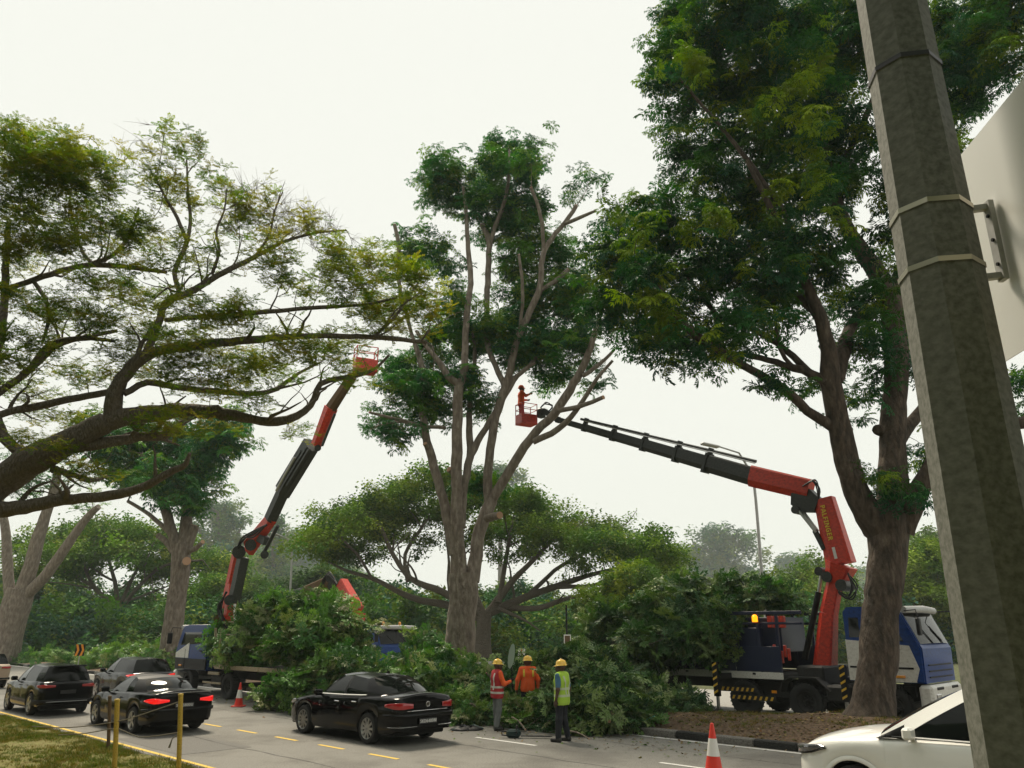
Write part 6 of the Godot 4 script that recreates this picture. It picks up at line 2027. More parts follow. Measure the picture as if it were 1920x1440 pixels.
# ---------------------------------------------------------------- people: tapered bones joined smoothly, meshed as surface nets
class Field:
	var o: Vector3
	var c: float
	var nx: int
	var ny: int
	var nz: int
	var s := PackedFloat32Array()
	var k: float
	func _init(lo: Vector3, hi: Vector3, cell: float, sharp: float) -> void:
		o = lo
		c = cell
		k = sharp
		nx = int((hi.x - lo.x) / cell) + 2
		ny = int((hi.y - lo.y) / cell) + 2
		nz = int((hi.z - lo.z) / cell) + 2
		s.resize(nx * ny * nz)
	func bone(a: Vector3, b: Vector3, r0: float, r1: float) -> void:
		var m := maxf(r0, r1) + 5.0 / k
		var lo := ((a.min(b) - Vector3(m, m, m) - o) / c).floor()
		var hi := ((a.max(b) + Vector3(m, m, m) - o) / c).ceil()
		var ab := b - a
		var l2 := maxf(ab.length_squared(), 1e-9)
		for z in range(maxi(0, int(lo.z)), mini(nz, int(hi.z) + 1)):
			for y in range(maxi(0, int(lo.y)), mini(ny, int(hi.y) + 1)):
				for x in range(maxi(0, int(lo.x)), mini(nx, int(hi.x) + 1)):
					var p := o + Vector3(x, y, z) * c
					var t := clampf((p - a).dot(ab) / l2, 0.0, 1.0)
					var d := p.distance_to(a + ab * t) - lerpf(r0, r1, t)
					if d < 5.0 / k: s[(z * ny + y) * nx + x] += exp(-k * d)
	func val(x: int, y: int, z: int) -> float:
		var q := s[(z * ny + y) * nx + x]
		return 5.0 / k if q <= 0.0067 else -log(q) / k
	func dist(p: Vector3) -> float:
		var g := ((p - o) / c).round()
		return val(clampi(int(g.x), 0, nx - 1), clampi(int(g.y), 0, ny - 1), clampi(int(g.z), 0, nz - 1))
	func reach(from: Vector3, d: Vector3, most: float) -> Vector3:
		# the last point on the way out that is still inside
		var t := most
		while t > 0.0:
			if dist(from + d * t) < 0.0: return from + d * (t + c * 0.5)
			t -= c * 0.5
		return from
	func mesh_into(b: MB) -> void:
		var at := {}
		var base := b.v.size()
		var corner := [Vector3i(0, 0, 0), Vector3i(1, 0, 0), Vector3i(0, 1, 0), Vector3i(1, 1, 0), Vector3i(0, 0, 1), Vector3i(1, 0, 1), Vector3i(0, 1, 1), Vector3i(1, 1, 1)]
		var edge := [[0, 1], [2, 3], [4, 5], [6, 7], [0, 2], [1, 3], [4, 6], [5, 7], [0, 4], [1, 5], [2, 6], [3, 7]]
		for z in nz - 1:
			for y in ny - 1:
				var row := (z * ny + y) * nx
				for x in nx - 1:
					var i0 := row + x
					var m := 0
					if s[i0] > 1.0: m += 1
					if s[i0 + 1] > 1.0: m += 1
					if s[i0 + nx] > 1.0: m += 1
					if s[i0 + nx + 1] > 1.0: m += 1
					var i1 := i0 + nx * ny
					if s[i1] > 1.0: m += 1
					if s[i1 + 1] > 1.0: m += 1
					if s[i1 + nx] > 1.0: m += 1
					if s[i1 + nx + 1] > 1.0: m += 1
					if m == 0 or m == 8: continue
					var vals := []
					for q in corner: vals.append(val(x + q.x, y + q.y, z + q.z))
					var sum := Vector3.ZERO
					var cnt := 0
					for e in edge:
						var va: float = vals[e[0]]
						var vb: float = vals[e[1]]
						if (va < 0.0) != (vb < 0.0):
							sum += Vector3(corner[e[0]]).lerp(Vector3(corner[e[1]]), va / (va - vb))
							cnt += 1
					var g := Vector3(vals[1] - vals[0] + vals[3] - vals[2] + vals[5] - vals[4] + vals[7] - vals[6], vals[2] - vals[0] + vals[3] - vals[1] + vals[6] - vals[4] + vals[7] - vals[5], vals[4] - vals[0] + vals[5] - vals[1] + vals[6] - vals[2] + vals[7] - vals[3])
					at[i0] = b.v.size()
					b.v.append(o + (Vector3(x, y, z) + sum / maxi(cnt, 1)) * c)
					b.n.append(g.normalized() if g.length() > 1e-6 else Vector3.UP)
		for i0 in at:
			var x: int = i0 % nx
			var y: int = (i0 / nx) % ny
			var z: int = i0 / (nx * ny)
			var inside := s[i0] > 1.0
			for ax in 3:
				var st: int = [1, nx, nx * ny][ax]
				if (s[i0 + st] > 1.0) == inside: continue
				var s1: int = [nx, nx * ny, 1][ax]
				var s2: int = [nx * ny, 1, nx][ax]
				if not (at.has(i0 - s1) and at.has(i0 - s2) and at.has(i0 - s1 - s2)): continue
				var q := [at[i0], at[i0 - s1], at[i0 - s1 - s2], at[i0 - s2]]
				if not inside: q.reverse()
				b.ix.append(q[0]); b.ix.append(q[2]); b.ix.append(q[1])
				b.ix.append(q[0]); b.ix.append(q[3]); b.ix.append(q[2])

func hand_into(b: MB, wrist: Vector3, d: Vector3, palm: Vector3, grip: float) -> void:
	# d points along the hand, palm is the way the palm faces; fingers curl by grip (0..1)
	d = d.normalized()
	palm = (palm - d * palm.dot(d)).normalized()
	var side := d.cross(palm).normalized()
	var f := Field.new(wrist - Vector3(.15, .15, .15), wrist + Vector3(.15, .15, .15) + d * .05, 0.0055, 160.0)
	var knuck := wrist + d * .085
	for j in 4:
		var off := (j - 1.5) * .019
		f.bone(wrist + side * off * .6, knuck + side * off, .014, .012)
		var p := knuck + side * off
		var dir := d
		var ln: float = [.038, .044, .041, .032][j]
		for q in 3:
			dir = (dir.rotated(side, -(.25 + grip * 1.1))).normalized() if side.cross(d).dot(palm) < 0 else (dir.rotated(side, .25 + grip * 1.1)).normalized()
			var e: Vector3 = p + dir * ln * [1.0, .75, .6][q]
			f.bone(p, e, .0085 - q * .0006, .008 - q * .0006)
			p = e
	var tb := wrist + d * .025 + side * .028
	var te := tb + (d * .6 + side * .5 + palm * .5).normalized() * .04
	f.bone(tb, te, .011, .0095)
	f.bone(te, te + (d * .9 - side * .1 + palm * .5 * grip).normalized() * .032, .0095, .008)
	f.mesh_into(b)

# local axes: x to the person's right, y up, facing -z
func person(label: String, where: Vector3, yaw: float, pose: Dictionary, dress: Dictionary) -> Node3D:
	var r := thing("person", label, "person", where, "", yaw)
	var hgt: float = pose.get("height", 1.0)
	var J := {}
	for s in [-1, 1]:
		J["hip%d" % s] = Vector3(.095 * s, .92, 0)
		J["knee%d" % s] = pose.get("knee%d" % s, Vector3(.11 * s, .49, -.02))
		J["ankle%d" % s] = pose.get("ankle%d" % s, Vector3(.12 * s, .085, .03))
		J["sh%d" % s] = Vector3(.185 * s, 1.415, .01)
		J["elbow%d" % s] = pose.get("elbow%d" % s, Vector3(.25 * s, 1.13, .03))
		J["wrist%d" % s] = pose.get("wrist%d" % s, Vector3(.255 * s, .88, -.04))
	var turn: float = pose.get("head", 0.0)
	var hb := Basis(Vector3.UP, turn) * Basis(Vector3.RIGHT, pose.get("nod", 0.0))
	var head := Vector3(0, 1.60, -.015)
	var lo := Vector3(-.62, -.02, -.62)
	var hi := Vector3(.62, 1.78, .5)
	var f := Field.new(lo, hi, .018, 55.0)
	var torso := func(q: Field, g: float, top: float):
		for s in [-1, 1]:
			q.bone(Vector3(.07 * s, .93, .005), Vector3(.06 * s, 1.10, 0), .105 + g, .098 + g)
			q.bone(Vector3(.06 * s, 1.10, 0), Vector3(.085 * s, 1.30, .005), .098 + g, .112 + g)
			q.bone(Vector3(.085 * s, 1.30, .005), Vector3(.12 * s, 1.40, .01), .10 + g, .06 + g)
		q.bone(Vector3(-.16, 1.41, .01), Vector3(.16, 1.41, .01), .055 + g, .055 + g)
		q.bone(Vector3(0, 1.42, .01), Vector3(0, top, 0), .06 + g, .052 + g)
	torso.call(f, 0.0, 1.53)
	f.bone(head + hb * Vector3(0, .025, .02), head + hb * Vector3(0, .0, -.01), .092, .088)
	f.bone(head + hb * Vector3(0, -.02, -.03), head + hb * Vector3(0, -.075, -.055), .066, .04)
	f.bone(head + hb * Vector3(0, 0, -.09), head + hb * Vector3(0, -.028, -.112), .012, .018)
	for s in [-1, 1]:
		f.bone(head + hb * Vector3(.092 * s, .005, .01), head + hb * Vector3(.095 * s, -.03, .005), .017, .012)
		f.bone(head + hb * Vector3(.02 * s, -.06, -.098), head + hb * Vector3(0, -.06, -.102), .010, .012)
		f.bone(J["hip%d" % s], J["knee%d" % s], .085, .058)
		f.bone(J["knee%d" % s], J["ankle%d" % s], .056, .038)
		f.bone(J["ankle%d" % s] + Vector3(0, -.03, .03), J["ankle%d" % s] + Vector3(.01 * s, -.045, -.16), .036, .03)
		f.bone(J["sh%d" % s], J["elbow%d" % s], .052, .041)
		f.bone(J["elbow%d" % s], J["wrist%d" % s], .041, .028)
	var body := MB.new()
	f.mesh_into(body)
	for s in [-1, 1]:
		var w: Vector3 = J["wrist%d" % s]
		var d: Vector3 = (w - J["elbow%d" % s]).normalized()
		hand_into(body, w - d * .01, d, pose.get("palm%d" % s, Vector3(-s, 0, -.2)), pose.get("grip%d" % s, .25))
	var sc := Basis.IDENTITY.scaled(Vector3.ONE * hgt)
	part(body, "body", dress.get("skin", M.skin), r).basis = sc
	# trousers
	var t := Field.new(Vector3(-.45, .03, -.45), Vector3(.45, 1.08, .45), .018, 60.0)
	for s in [-1, 1]:
		t.bone(Vector3(.07 * s, .93, .005), Vector3(.06 * s, 1.02, 0), .118, .112)
		t.bone(J["hip%d" % s], J["knee%d" % s], .102, .078)
		t.bone(J["knee%d" % s], J["ankle%d" % s] + Vector3(0, .03, 0), .078, .068)
	var tb := MB.new()
	t.mesh_into(tb)
	part(tb, "trousers", dress.trousers, r).basis = sc
	for s in [-1, 1]:
		var a: Vector3 = J["ankle%d" % s]
		var bf := Field.new(a - Vector3(.12, .1, .26), a + Vector3(.12, .14, .14), .012, 90.0)
		bf.bone(a + Vector3(0, -.035, .035), a + Vector3(.012 * s, -.04, -.15), .05, .045)
		bf.bone(a + Vector3(0, -.02, .01), a + Vector3(0, .06, 0), .052, .052)
		bf.bone(a + Vector3(0, -.066, .05), a + Vector3(.012 * s, -.066, -.17), .02, .02)
		var bb := MB.new()
		bf.mesh_into(bb)
		part(bb, "boot", M.boot, r).basis = sc
	# shirt
	var sh := Field.new(Vector3(-.55, .82, -.5), Vector3(.55, 1.55, .42), .018, 60.0)
	torso.call(sh, .016, 1.47)
	for s in [-1, 1]: sh.bone(Vector3(.075 * s, .89, .005), Vector3(.07 * s, 1.02, .005), .128, .118)
	for s in [-1, 1]:
		sh.bone(J["sh%d" % s], J["elbow%d" % s] if dress.get("long", true) else (J["sh%d" % s] as Vector3).lerp(J["elbow%d" % s], .8), .068, .058)
		if dress.get("long", true): sh.bone(J["elbow%d" % s], J["wrist%d" % s], .058, .044)
	var sb := MB.new()
	sh.mesh_into(sb)
	part(sb, "shirt", dress.shirt, r).basis = sc
	# vest with reflective tape
	var outer := sh
	if dress.has("vest"):
		outer = Field.new(Vector3(-.36, .78, -.3), Vector3(.36, 1.55, .3), .016, 60.0)
		torso.call(outer, .034, 1.45)
		for s in [-1, 1]: outer.bone(Vector3(.08 * s, .85, .005), Vector3(.075 * s, 1.0, .005), .14, .13)
		var vb := MB.new()
		outer.mesh_into(vb)
		part(vb, "vest", dress.vest, r).basis = sc
	for y in dress.get("bands", []):
		var ring := [PackedVector3Array(), PackedVector3Array()]
		for i in 28:
			var a := TAU * i / 28
			var d := Vector3(cos(a), 0, sin(a))
			var e := outer.reach(Vector3(0, y, 0), d, .32 if dress.has("vest") else .24)
			ring[0].append(e + d * .006 - Vector3(0, .026, 0))
			ring[1].append(e + d * .006 + Vector3(0, .026, 0))
		var rb := MB.new()
		rb.grid(ring, true)
		part(rb, "reflective_band", dress.tape, r).basis = sc
	for q in dress.get("straps", []):
		for zz in [-1.0, 1.0]:
			var st := [PackedVector3Array(), PackedVector3Array()]
			for i in 9:
				var y := lerpf(dress.get("strap_low", 1.0), 1.42, i / 8.0)
				for k in 2:
					var x: float = lerpf(q[0], q[1], i / 8.0) + (k - .5) * .05
					st[k].append(outer.reach(Vector3(x, y, 0), Vector3(0, 0, zz), .28) + Vector3(0, 0, zz * .006))
			var pb := MB.new()
			pb.grid(st)
			part(pb, "shoulder_strap", dress.tape, r).basis = sc
	# helmet
	var hm := MB.new()
	var hx := Transform3D(hb * Basis(Vector3.RIGHT, -.06), head + hb * Vector3(0, .045, .01))
	hm.lathe(PackedVector2Array([Vector2(.150, -.006), Vector2(.148, .004), Vector2(.128, .012), Vector2(.124, .05), Vector2(.108, .092), Vector2(.075, .120), Vector2(.035, .132), Vector2(0, .134)]), hx, 24)
	var pk := []
	for i in 9:
		var a := -PI / 2 + (i / 8.0 - .5) * 1.7
		var k := cos((i / 8.0 - .5) * PI)
		pk.append(PackedVector3Array([hx * Vector3(cos(a) * .135, .004, sin(a) * .135), hx * Vector3(cos(a) * (.148 + .05 * k), -.012, sin(a) * (.148 + .05 * k))]))
	hm.grid(pk)
	hm.tube(PackedVector3Array([hx * Vector3(0, .03, -.125), hx * Vector3(0, .10, -.09), hx * Vector3(0, .135, 0), hx * Vector3(0, .10, .09), hx * Vector3(0, .03, .125)]), PackedFloat32Array([.010, .014, .014, .014, .010]), 6)
	part(hm, "helmet", dress.get("helmet", M.helmet), r).basis = sc
	return r

func people() -> void:
	var p1 := ground_at(932, 1369)
	var w := person("worker in red reflective vest and yellow helmet holding a paddle sign", p1, -1.15,
		{"height": .965, "elbow1": Vector3(.27, 1.15, -.08), "wrist1": Vector3(.17, 1.20, -.30), "elbow-1": Vector3(-.26, 1.14, -.04), "wrist-1": Vector3(-.14, 1.12, -.28), "grip1": .8, "grip-1": .6, "palm1": Vector3(-1, 0, 0), "ankle1": Vector3(.12, .085, .06), "knee1": Vector3(.115, .49, .0), "ankle-1": Vector3(-.12, .085, -.03)},
		{"trousers": M.grey_cloth, "shirt": M.orange_cloth, "vest": M.red_cloth, "bands": [.93, 1.07], "straps": [[-.10, -.12], [.10, .12]], "tape": M.silver_tape})
	var pd := thing("paddle_sign", "pale paddle sign on a short pole raised by the red-vested worker", "sign", w.position + w.basis * Vector3(.16, 1.1, -.36), "", -1.15)
	var pole := MB.new()
	pole.rod(Vector3(0, -.12, 0), Vector3(-.02, .42, .02), .014, 8)
	part(pole, "pole", M.trim, pd)
	var face := MB.new()
	var oct := PackedVector2Array()
	for i in 12: oct.append(Vector2(cos(TAU * i / 12) * .085, sin(TAU * i / 12) * .32))
	face.prism(oct, .012, Transform3D(Basis(Vector3.UP, .95) * Basis(Vector3(0, 0, 1), -.15), Vector3(-.03, .68, .02)))
	part(face, "sign_face", plain(lin(.26, .34, .27), .5), pd)
	var p2 := ground_at(990, 1357)
	person("worker in orange shirt with yellow harness straps standing among the boughs", p2, .15,
		{"height": .985, "elbow1": Vector3(.29, 1.14, .02), "wrist1": Vector3(.30, .90, -.04), "elbow-1": Vector3(-.29, 1.14, .02), "wrist-1": Vector3(-.32, .89, -.02)},
		{"trousers": M.navy_cloth, "shirt": M.orange_cloth, "straps": [[-.13, -.13], [.13, .13]], "strap_low": 1.22, "tape": M.yellow_tape})
	var p3 := ground_at(1055, 1391)
	person("worker in lime reflective vest over blue shirt, standing on the road edge", p3, 1.0,
		{"height": 1.0, "head": .25, "elbow-1": Vector3(-.27, 1.13, .05), "wrist-1": Vector3(-.25, .88, -.02), "elbow1": Vector3(.27, 1.13, .05), "wrist1": Vector3(.25, .88, .0), "ankle1": Vector3(.16, .085, .05), "ankle-1": Vector3(-.13, .085, -.04)},
		{"trousers": M.navy_cloth, "shirt": M.blue_cloth, "long": false, "vest": M.lime_cloth, "bands": [.99, 1.14], "straps": [[-.05, -.13], [.05, .13]], "tape": M.pale_lime})
	var bp := on_plane(987, 797, 23.5)
	basket("lift_basket", "red work basket at the tip of the right crane beside the pruned tree's limbs", bp, .5)
	person("worker in red overalls and orange helmet standing in the raised basket", bp + Vector3(-.22, .065, .0), -1.3,
		{"height": .98, "elbow1": Vector3(.25, 1.22, -.14), "wrist1": Vector3(.22, 1.34, -.36), "elbow-1": Vector3(-.25, 1.16, -.10), "wrist-1": Vector3(-.15, 1.15, -.32), "nod": .1},
		{"trousers": M.red_cloth, "shirt": M.orange_cloth, "tape": M.yellow_tape, "helmet": M.orange_cloth})

# ---------------------------------------------------------------- street furniture and small things
func octagon(b: MB, y0: float, y1: float, r0: float, r1: float, turn: float) -> void:
	for i in 8:
		var a0 := TAU * i / 8 + turn
		var a1 := TAU * (i + 1) / 8 + turn
		b.quad(Vector3(cos(a0) * r0, y0, sin(a0) * r0), Vector3(cos(a0) * r1, y1, sin(a0) * r1), Vector3(cos(a1) * r1, y1, sin(a1) * r1), Vector3(cos(a1) * r0, y0, sin(a1) * r0))

func big_pole() -> void:
	var base := Vector3(1.585, 0.08, -2.6)
	var r := thing("lamp_post", "octagonal grey concrete lamp post with steel bands and a black cable", "lamp post", base)
	# one corner of the octagon points at the photographer
	var turn := atan2(2.6, -1.585)
	var rad := func(y: float): return .176 - (y) * .0100
	var b := MB.new()
	var y := 0.0
	while y < 9.0:
		octagon(b, y, y + .5, rad.call(y), rad.call(y + .5), turn)
		y += .5
	part(b, "shaft", M.concrete, r)
	for q in [[365, M.yellow_paint, 0], [478, M.yellow_paint, 0]]:
		var h := at(1750, q[0], 2.45).y - base.y
		var bd := MB.new()
		octagon(bd, h - .010, h + .010, rad.call(h) + .005, rad.call(h) + .005, turn)
		var band := part(bd, "steel_band", plain(lin(.50, .46, .36), .3, .9), r)
		var bk := MB.new()
		bk.box(Vector3(cos(turn + PI * .5 + .6) * rad.call(h), h - .012, sin(turn + PI * .5 + .6) * rad.call(h)), Vector3(.03, .05, .03), .004)
		part(bk, "buckle", M.trim, band)
	var tie := MB.new()
	var th := at(1690, 90, 2.45).y - base.y
	octagon(tie, th - .010, th + .010, rad.call(th) + .005, rad.call(th) + .005, turn)
	part(tie, "black_strap", M.hose, r)
	# cable down the left side with a small junction box
	var ca := at(1786, 1150, 2.5) - base
	var cab_b := MB.new()
	var cr: float = rad.call(ca.y)
	var da := turn + PI * .5 + PI * .36
	var pth := PackedVector3Array()
	var rr := PackedFloat32Array()
	for i in 12:
		var yy := ca.y - i * .2
		if yy < 0: break
		pth.append(Vector3(cos(da) * (rad.call(yy) + .004), yy, sin(da) * (rad.call(yy) + .004)))
		rr.append(.008)
	cab_b.tube(pth, rr, 6)
	part(cab_b, "cable", M.hose, r)
	var jb := MB.new()
	jb.box(Vector3(cos(da) * (cr + .02), ca.y + .03, sin(da) * (cr + .02)), Vector3(.04, .09, .04), .012)
	part(jb, "junction_box", M.trim, r)
	# panel seen from its back, on a bracket
	var sp := Vector3(1.815, 3.85, -2.5)
	var s := thing("sign_board", "large bare aluminium back of a road sign bracketed to the octagonal post", "sign", sp)
	var dir := Vector3(-.075, 0, 1).normalized()
	var nn := Vector3(-1, 0, -.075).normalized()
	var pb := Basis(dir, Vector3.UP, dir.cross(Vector3.UP))
	var corner_top := at(1796, 295, 2.76)
	var corner_low := at(1880, 683, 2.76)
	var pn := MB.new()
	var hh := corner_top.y - corner_low.y
	pn.box(Vector3(0, 0, 0), Vector3(1.7, hh, .004), 0.0, pb)
	var off := (corner_top + corner_low) * .5 + dir * .85 - sp
	for i in pn.v.size(): pn.v[i] += off
	part(pn, "panel", M.aluminium, s)
	var br := MB.new()
	var ya := at(1860, 388, 2.6).y - sp.y
	var yb := at(1872, 516, 2.6).y - sp.y
	for q in [ya, yb]:
		br.bar(Vector3(1.69 - sp.x, q, -2.64 - sp.z), Vector3(1.818 - sp.x, q, -2.60 - sp.z), .024, .022)
	part(br, "bracket", M.galvanised, s)
	var ch := MB.new()
	ch.bar(Vector3(1.812 - sp.x, yb - .02, -2.60 - sp.z), Vector3(1.812 - sp.x, ya + .02, -2.60 - sp.z), .04, .02, Vector3(1, 0, 0))
	part(ch, "channel", M.galvanised, s)
	for k in 3:
		var bo := MB.new()
		bo.rod(Vector3(1.795 - sp.x, lerpf(yb, ya, .15 + k * .35), -2.595 - sp.z), Vector3(1.815 - sp.x, lerpf(yb, ya, .15 + k * .35), -2.595 - sp.z), .007, 8)
		part(bo, "bolt", M.trim, s)

func street_lamp(label: String, base: Vector3, top: Vector3, head: Vector3, r0: float) -> void:
	var r := thing("street_lamp", label, "street lamp", base, "street lamps")
	var b := MB.new()
	var sm := smooth(PackedVector3Array([Vector3.ZERO, (top - base) * .5, top - base, (top - base) + Vector3((head - top).x * .35, (head - top).y * .8, (head - top).z * .35), head - base]), PackedFloat32Array([r0 * 1.3, r0, r0 * .8, r0 * .6, r0 * .5]), .6)
	b.tube(sm[0], sm[1], 8)
	part(b, "pole", M.galvanised, r)
	var d := (head - top) * Vector3(1, 0, 1)
	d = d.normalized()
	var h := MB.new()
	h.box(head - base + d * .35, Vector3(.32, .10, .9), .04, Basis(Vector3.UP.cross(d), Vector3.UP, d).rotated(Vector3.UP.cross(d).normalized(), -.12))
	part(h, "lamp_head", M.galvanised, r)

func cone(label: String, where: Vector3, hgt: float, lean := 0.0) -> void:
	var r := thing("traffic_cone", label, "traffic cone", where, "")
	r.rotation.z = lean
	var b := MB.new()
	b.box(Vector3(0, .02, 0), Vector3(hgt * .52, .04, hgt * .52), .012)
	part(b, "base", M.cone_red, r)
	var prev := .035
	var pr := hgt * .19
	var zs := [[.36, M.cone_red, "lower_cone"], [.70, M.cone_white, "white_sleeve"], [1.0, M.cone_red, "upper_cone"]]
	for z in zs:
		var c := MB.new()
		var y1: float = hgt * z[0]
		var r1: float = lerpf(hgt * .19, hgt * .035, z[0])
		var o := .003 if z[2] == "white_sleeve" else 0.0
		c.lathe(PackedVector2Array([Vector2(pr + o, prev), Vector2(r1 + o, y1)] if z[0] < 1.0 else [Vector2(pr, prev), Vector2(r1, y1 - .01), Vector2(r1 * .7, y1), Vector2(0, y1)]), Transform3D.IDENTITY, 20)
		part(c, z[2], z[1], r)
		prev = y1
		pr = r1

func props() -> void:
	big_pole()
	street_lamp("slim grey street lamp with curved arm beyond the left crane", at(541, 1218, 62.0) * Vector3(1, 0, 1), at(547, 1035, 62.0), at(522, 1003, 60.0), .09)
	street_lamp("grey street lamp rising behind the right crane boom", at(1445, 1255, 35.2) * Vector3(1, 0, 1), at(1411, 890, 35.2), at(1344, 836, 34.6), .075)
	cone("red and white traffic cone by the left lorry's wheel", ground_at(447, 1325), .75)
	cone("red and white traffic cone standing on the dashed line near the white SUV", ground_at(1339, 1452), .84, -.03)
	cone("small orange traffic cone past the black hatchback", ground_at(161, 1310), .7)
	# verge posts and rope
	var tops := []
	for q in [[220, 1312, 15.0, M.yellow_paint, "yellow painted verge post with the rope tied round it", .042], [339, 1302, 14.6, M.yellow_paint, "weathered yellow verge post with a dangling rope end", .04], [206, 1306, 17.6, M.rust_paint, "rusty brown verge post standing by the kerb", .035]]:
		var t := at(q[0], q[1], q[2])
		var base := Vector3(t.x + .13, .09, t.z)
		var r := thing("verge_post", q[4], "post", base, "")
		var b := MB.new()
		var lean := .0
		b.tube(PackedVector3Array([Vector3(lean, -.05, 0), Vector3(-.065, (t.y - base.y) * .5, 0), Vector3(-.13, t.y - base.y, 0)]), PackedFloat32Array([q[5], q[5], q[5]]), 12)
		part(b, "shaft", q[3], r)
		var cp := MB.new()
		cp.lathe(PackedVector2Array([Vector2(q[5] + .004, 0), Vector2(q[5] + .004, .03), Vector2(0, .04)]), Transform3D(Basis.IDENTITY, Vector3(-.13, t.y - base.y - .02, 0)), 12)
		part(cp, "cap", q[3], r)
		tops.append(t)
	var rp := [[[at(60, 1362, 15.6), at(130, 1364, 15.4), at(219, 1353, 15.0), at(280, 1335, 14.8), at(338, 1315, 14.6)], "upper rope strung from post to post across the verge"], [[at(110, 1378, 15.6), at(160, 1375, 15.3), at(222, 1366, 15.0), at(260, 1382, 14.9), at(339, 1373, 14.6)], "lower sagging rope between the verge posts"]]
	for q in rp:
		var b := MB.new()
		var pp := PackedVector3Array(q[0])
		var rad := PackedFloat32Array()
		for i in pp.size(): rad.append(.009)
		var sm := smooth(pp, rad, .2)
		b.tube(sm[0], sm[1], 5)
		if q[1].begins_with("lower"): b.tube(PackedVector3Array([at(339, 1373, 14.6), at(323, 1385, 14.6), at(317, 1402, 14.6)]), PackedFloat32Array([.008, .009, .02]), 5)
		var o := part(b, numbered("rope"), M.rope, self)
		tag(o, q[1], "rope", "")
	# narrow signs, guard rail and chevron beyond the workers
	var s1 := on_plane(978, 1232, 30.2)
	var g := thing("marker_sign", "pair of narrow white panels on a thin post behind the orange-shirted worker", "sign", s1 * Vector3(1, 0, 1))
	var pb := MB.new()
	pb.rod(Vector3.ZERO, Vector3(0, s1.y + .3, 0), .03, 8)
	part(pb, "post", M.galvanised, g)
	for k in 2:
		var f := MB.new()
		f.box(Vector3(-.10 + k * .2, s1.y, .05), Vector3(.17, .80, .012), .004)
		part(f, "panel", M.sign_white, g)
	var rs := MB.new()
	rs.box(Vector3(0, s1.y, .055), Vector3(.06, .8, .012))
	part(rs, "red_stripe", M.crane_red, g)
	var s2 := on_plane(1063, 1200, 31.4)
	var g2 := thing("road_sign", "small square white-edged sign on a tall dark pole behind the lime-vested worker", "sign", s2 * Vector3(1, 0, 1))
	var p2 := MB.new()
	p2.rod(Vector3.ZERO, Vector3(0, s2.y + 1.7, 0), .05, 8)
	part(p2, "post", M.trim, g2)
	var f2 := MB.new()
	f2.box(Vector3(.02, s2.y, .07), Vector3(.36, .52, .012), .004)
	part(f2, "frame", M.sign_white, g2)
	var f3 := MB.new()
	f3.box(Vector3(.02, s2.y, .08), Vector3(.27, .42, .012), .004)
	part(f3, "face", M.rust_paint, g2)
	var rail := thing("guard_rail", "grey steel guard rail along the far carriageway behind the workers", "guard rail", road(26, 31.5))
	var o := -rail.position
	for k in 12:
		var po := MB.new()
		po.box(road(18 + k * 2.0, 31.62, .38) + o, Vector3(.08, .76, .08), .01)
		part(po, "post", M.galvanised, rail)
		if k < 11:
			var rb := MB.new()
			var A := road(18 + k * 2.0, 31.52, .62) + o
			var B := road(20 + k * 2.0, 31.52, .62) + o
			rb.bar(A + Vector3(0, .09, 0), B + Vector3(0, .09, 0), .05, .12)
			rb.bar(A - Vector3(0, .09, 0), B - Vector3(0, .09, 0), .05, .12)
			rb.bar(A, B, .02, .1)
			part(rb, "beam", M.galvanised, rail)
	var cv := at(150, 1219, 47.0)
	var c := thing("chevron_sign", "orange and black chevron sign standing among the leafy heaps", "sign", cv * Vector3(1, 0, 1))
	var cp := MB.new()
	cp.rod(Vector3(0, 0, -.04), Vector3(0, cv.y + .3, -.04), .03, 8)
	part(cp, "post", M.galvanised, c)
	var bd := MB.new()
	bd.box(Vector3(0, cv.y, 0), Vector3(.56, .62, .02), .01)
	part(bd, "board", M.trim, c)
	for k in 2:
		var ar := MB.new()
		var sx := -.15 + k * .28
		ar.prism(PackedVector2Array([Vector2(-.11, -.31), Vector2(.015, -.31), Vector2(.12, 0), Vector2(.015, .31), Vector2(-.11, .31), Vector2(0, 0)]), .012, Transform3D(Basis.IDENTITY, Vector3(sx, cv.y, .015)))
		part(ar, "arrow", M.sign_orange, c)
	# tools left on the road
	var t1 := ground_at(887, 1369)
	var bag := thing("tool_heap", "dark heap of cloth and straps on the road beside the red-vested worker", "tools", t1)
	rng.seed = 91
	for k in 5:
		var rows := []
		var c0 := Vector3(rng.randf_range(-.5, .5), 0, rng.randf_range(-.15, .15))
		for i in 7:
			var rw := PackedVector3Array()
			for j in 9:
				var aa := TAU * j / 8.0
				var q := i / 6.0
				rw.append(c0 + Vector3(cos(aa) * .26 * (1 - q * q) * (1 + .2 * sin(aa * 3 + k)), .015 + .09 * q * (1 + .3 * sin(aa * 2 + k * 2)), sin(aa) * .15 * (1 - q * q)))
			rows.append(rw)
		var fb := MB.new()
		fb.grid(rows)
		part(fb, "cloth", [M.canvas, M.trim, M.canvas, M.navy_cloth, M.trim][k], bag)
	var t2 := ground_at(985, 1384)
	var saw := thing("chainsaw", "dark green chainsaw with long bar lying on the road between two workers", "chainsaw", t2, "", -.12)
	var sb := MB.new()
	sb.box(Vector3(-.28, .10, 0), Vector3(.34, .18, .2), .05)
	part(sb, "engine", M.canvas, saw)
	var bar := MB.new()
	bar.prism(PackedVector2Array([Vector2(-.1, -.05), Vector2(.58, -.045), Vector2(.64, 0), Vector2(.58, .045), Vector2(-.1, .05)]), .012, Transform3D(Basis(Vector3.RIGHT, -PI / 2 + .1), Vector3(0, .05, .02)))
	part(bar, "guide_bar", M.trim, saw)
	var hd := MB.new()
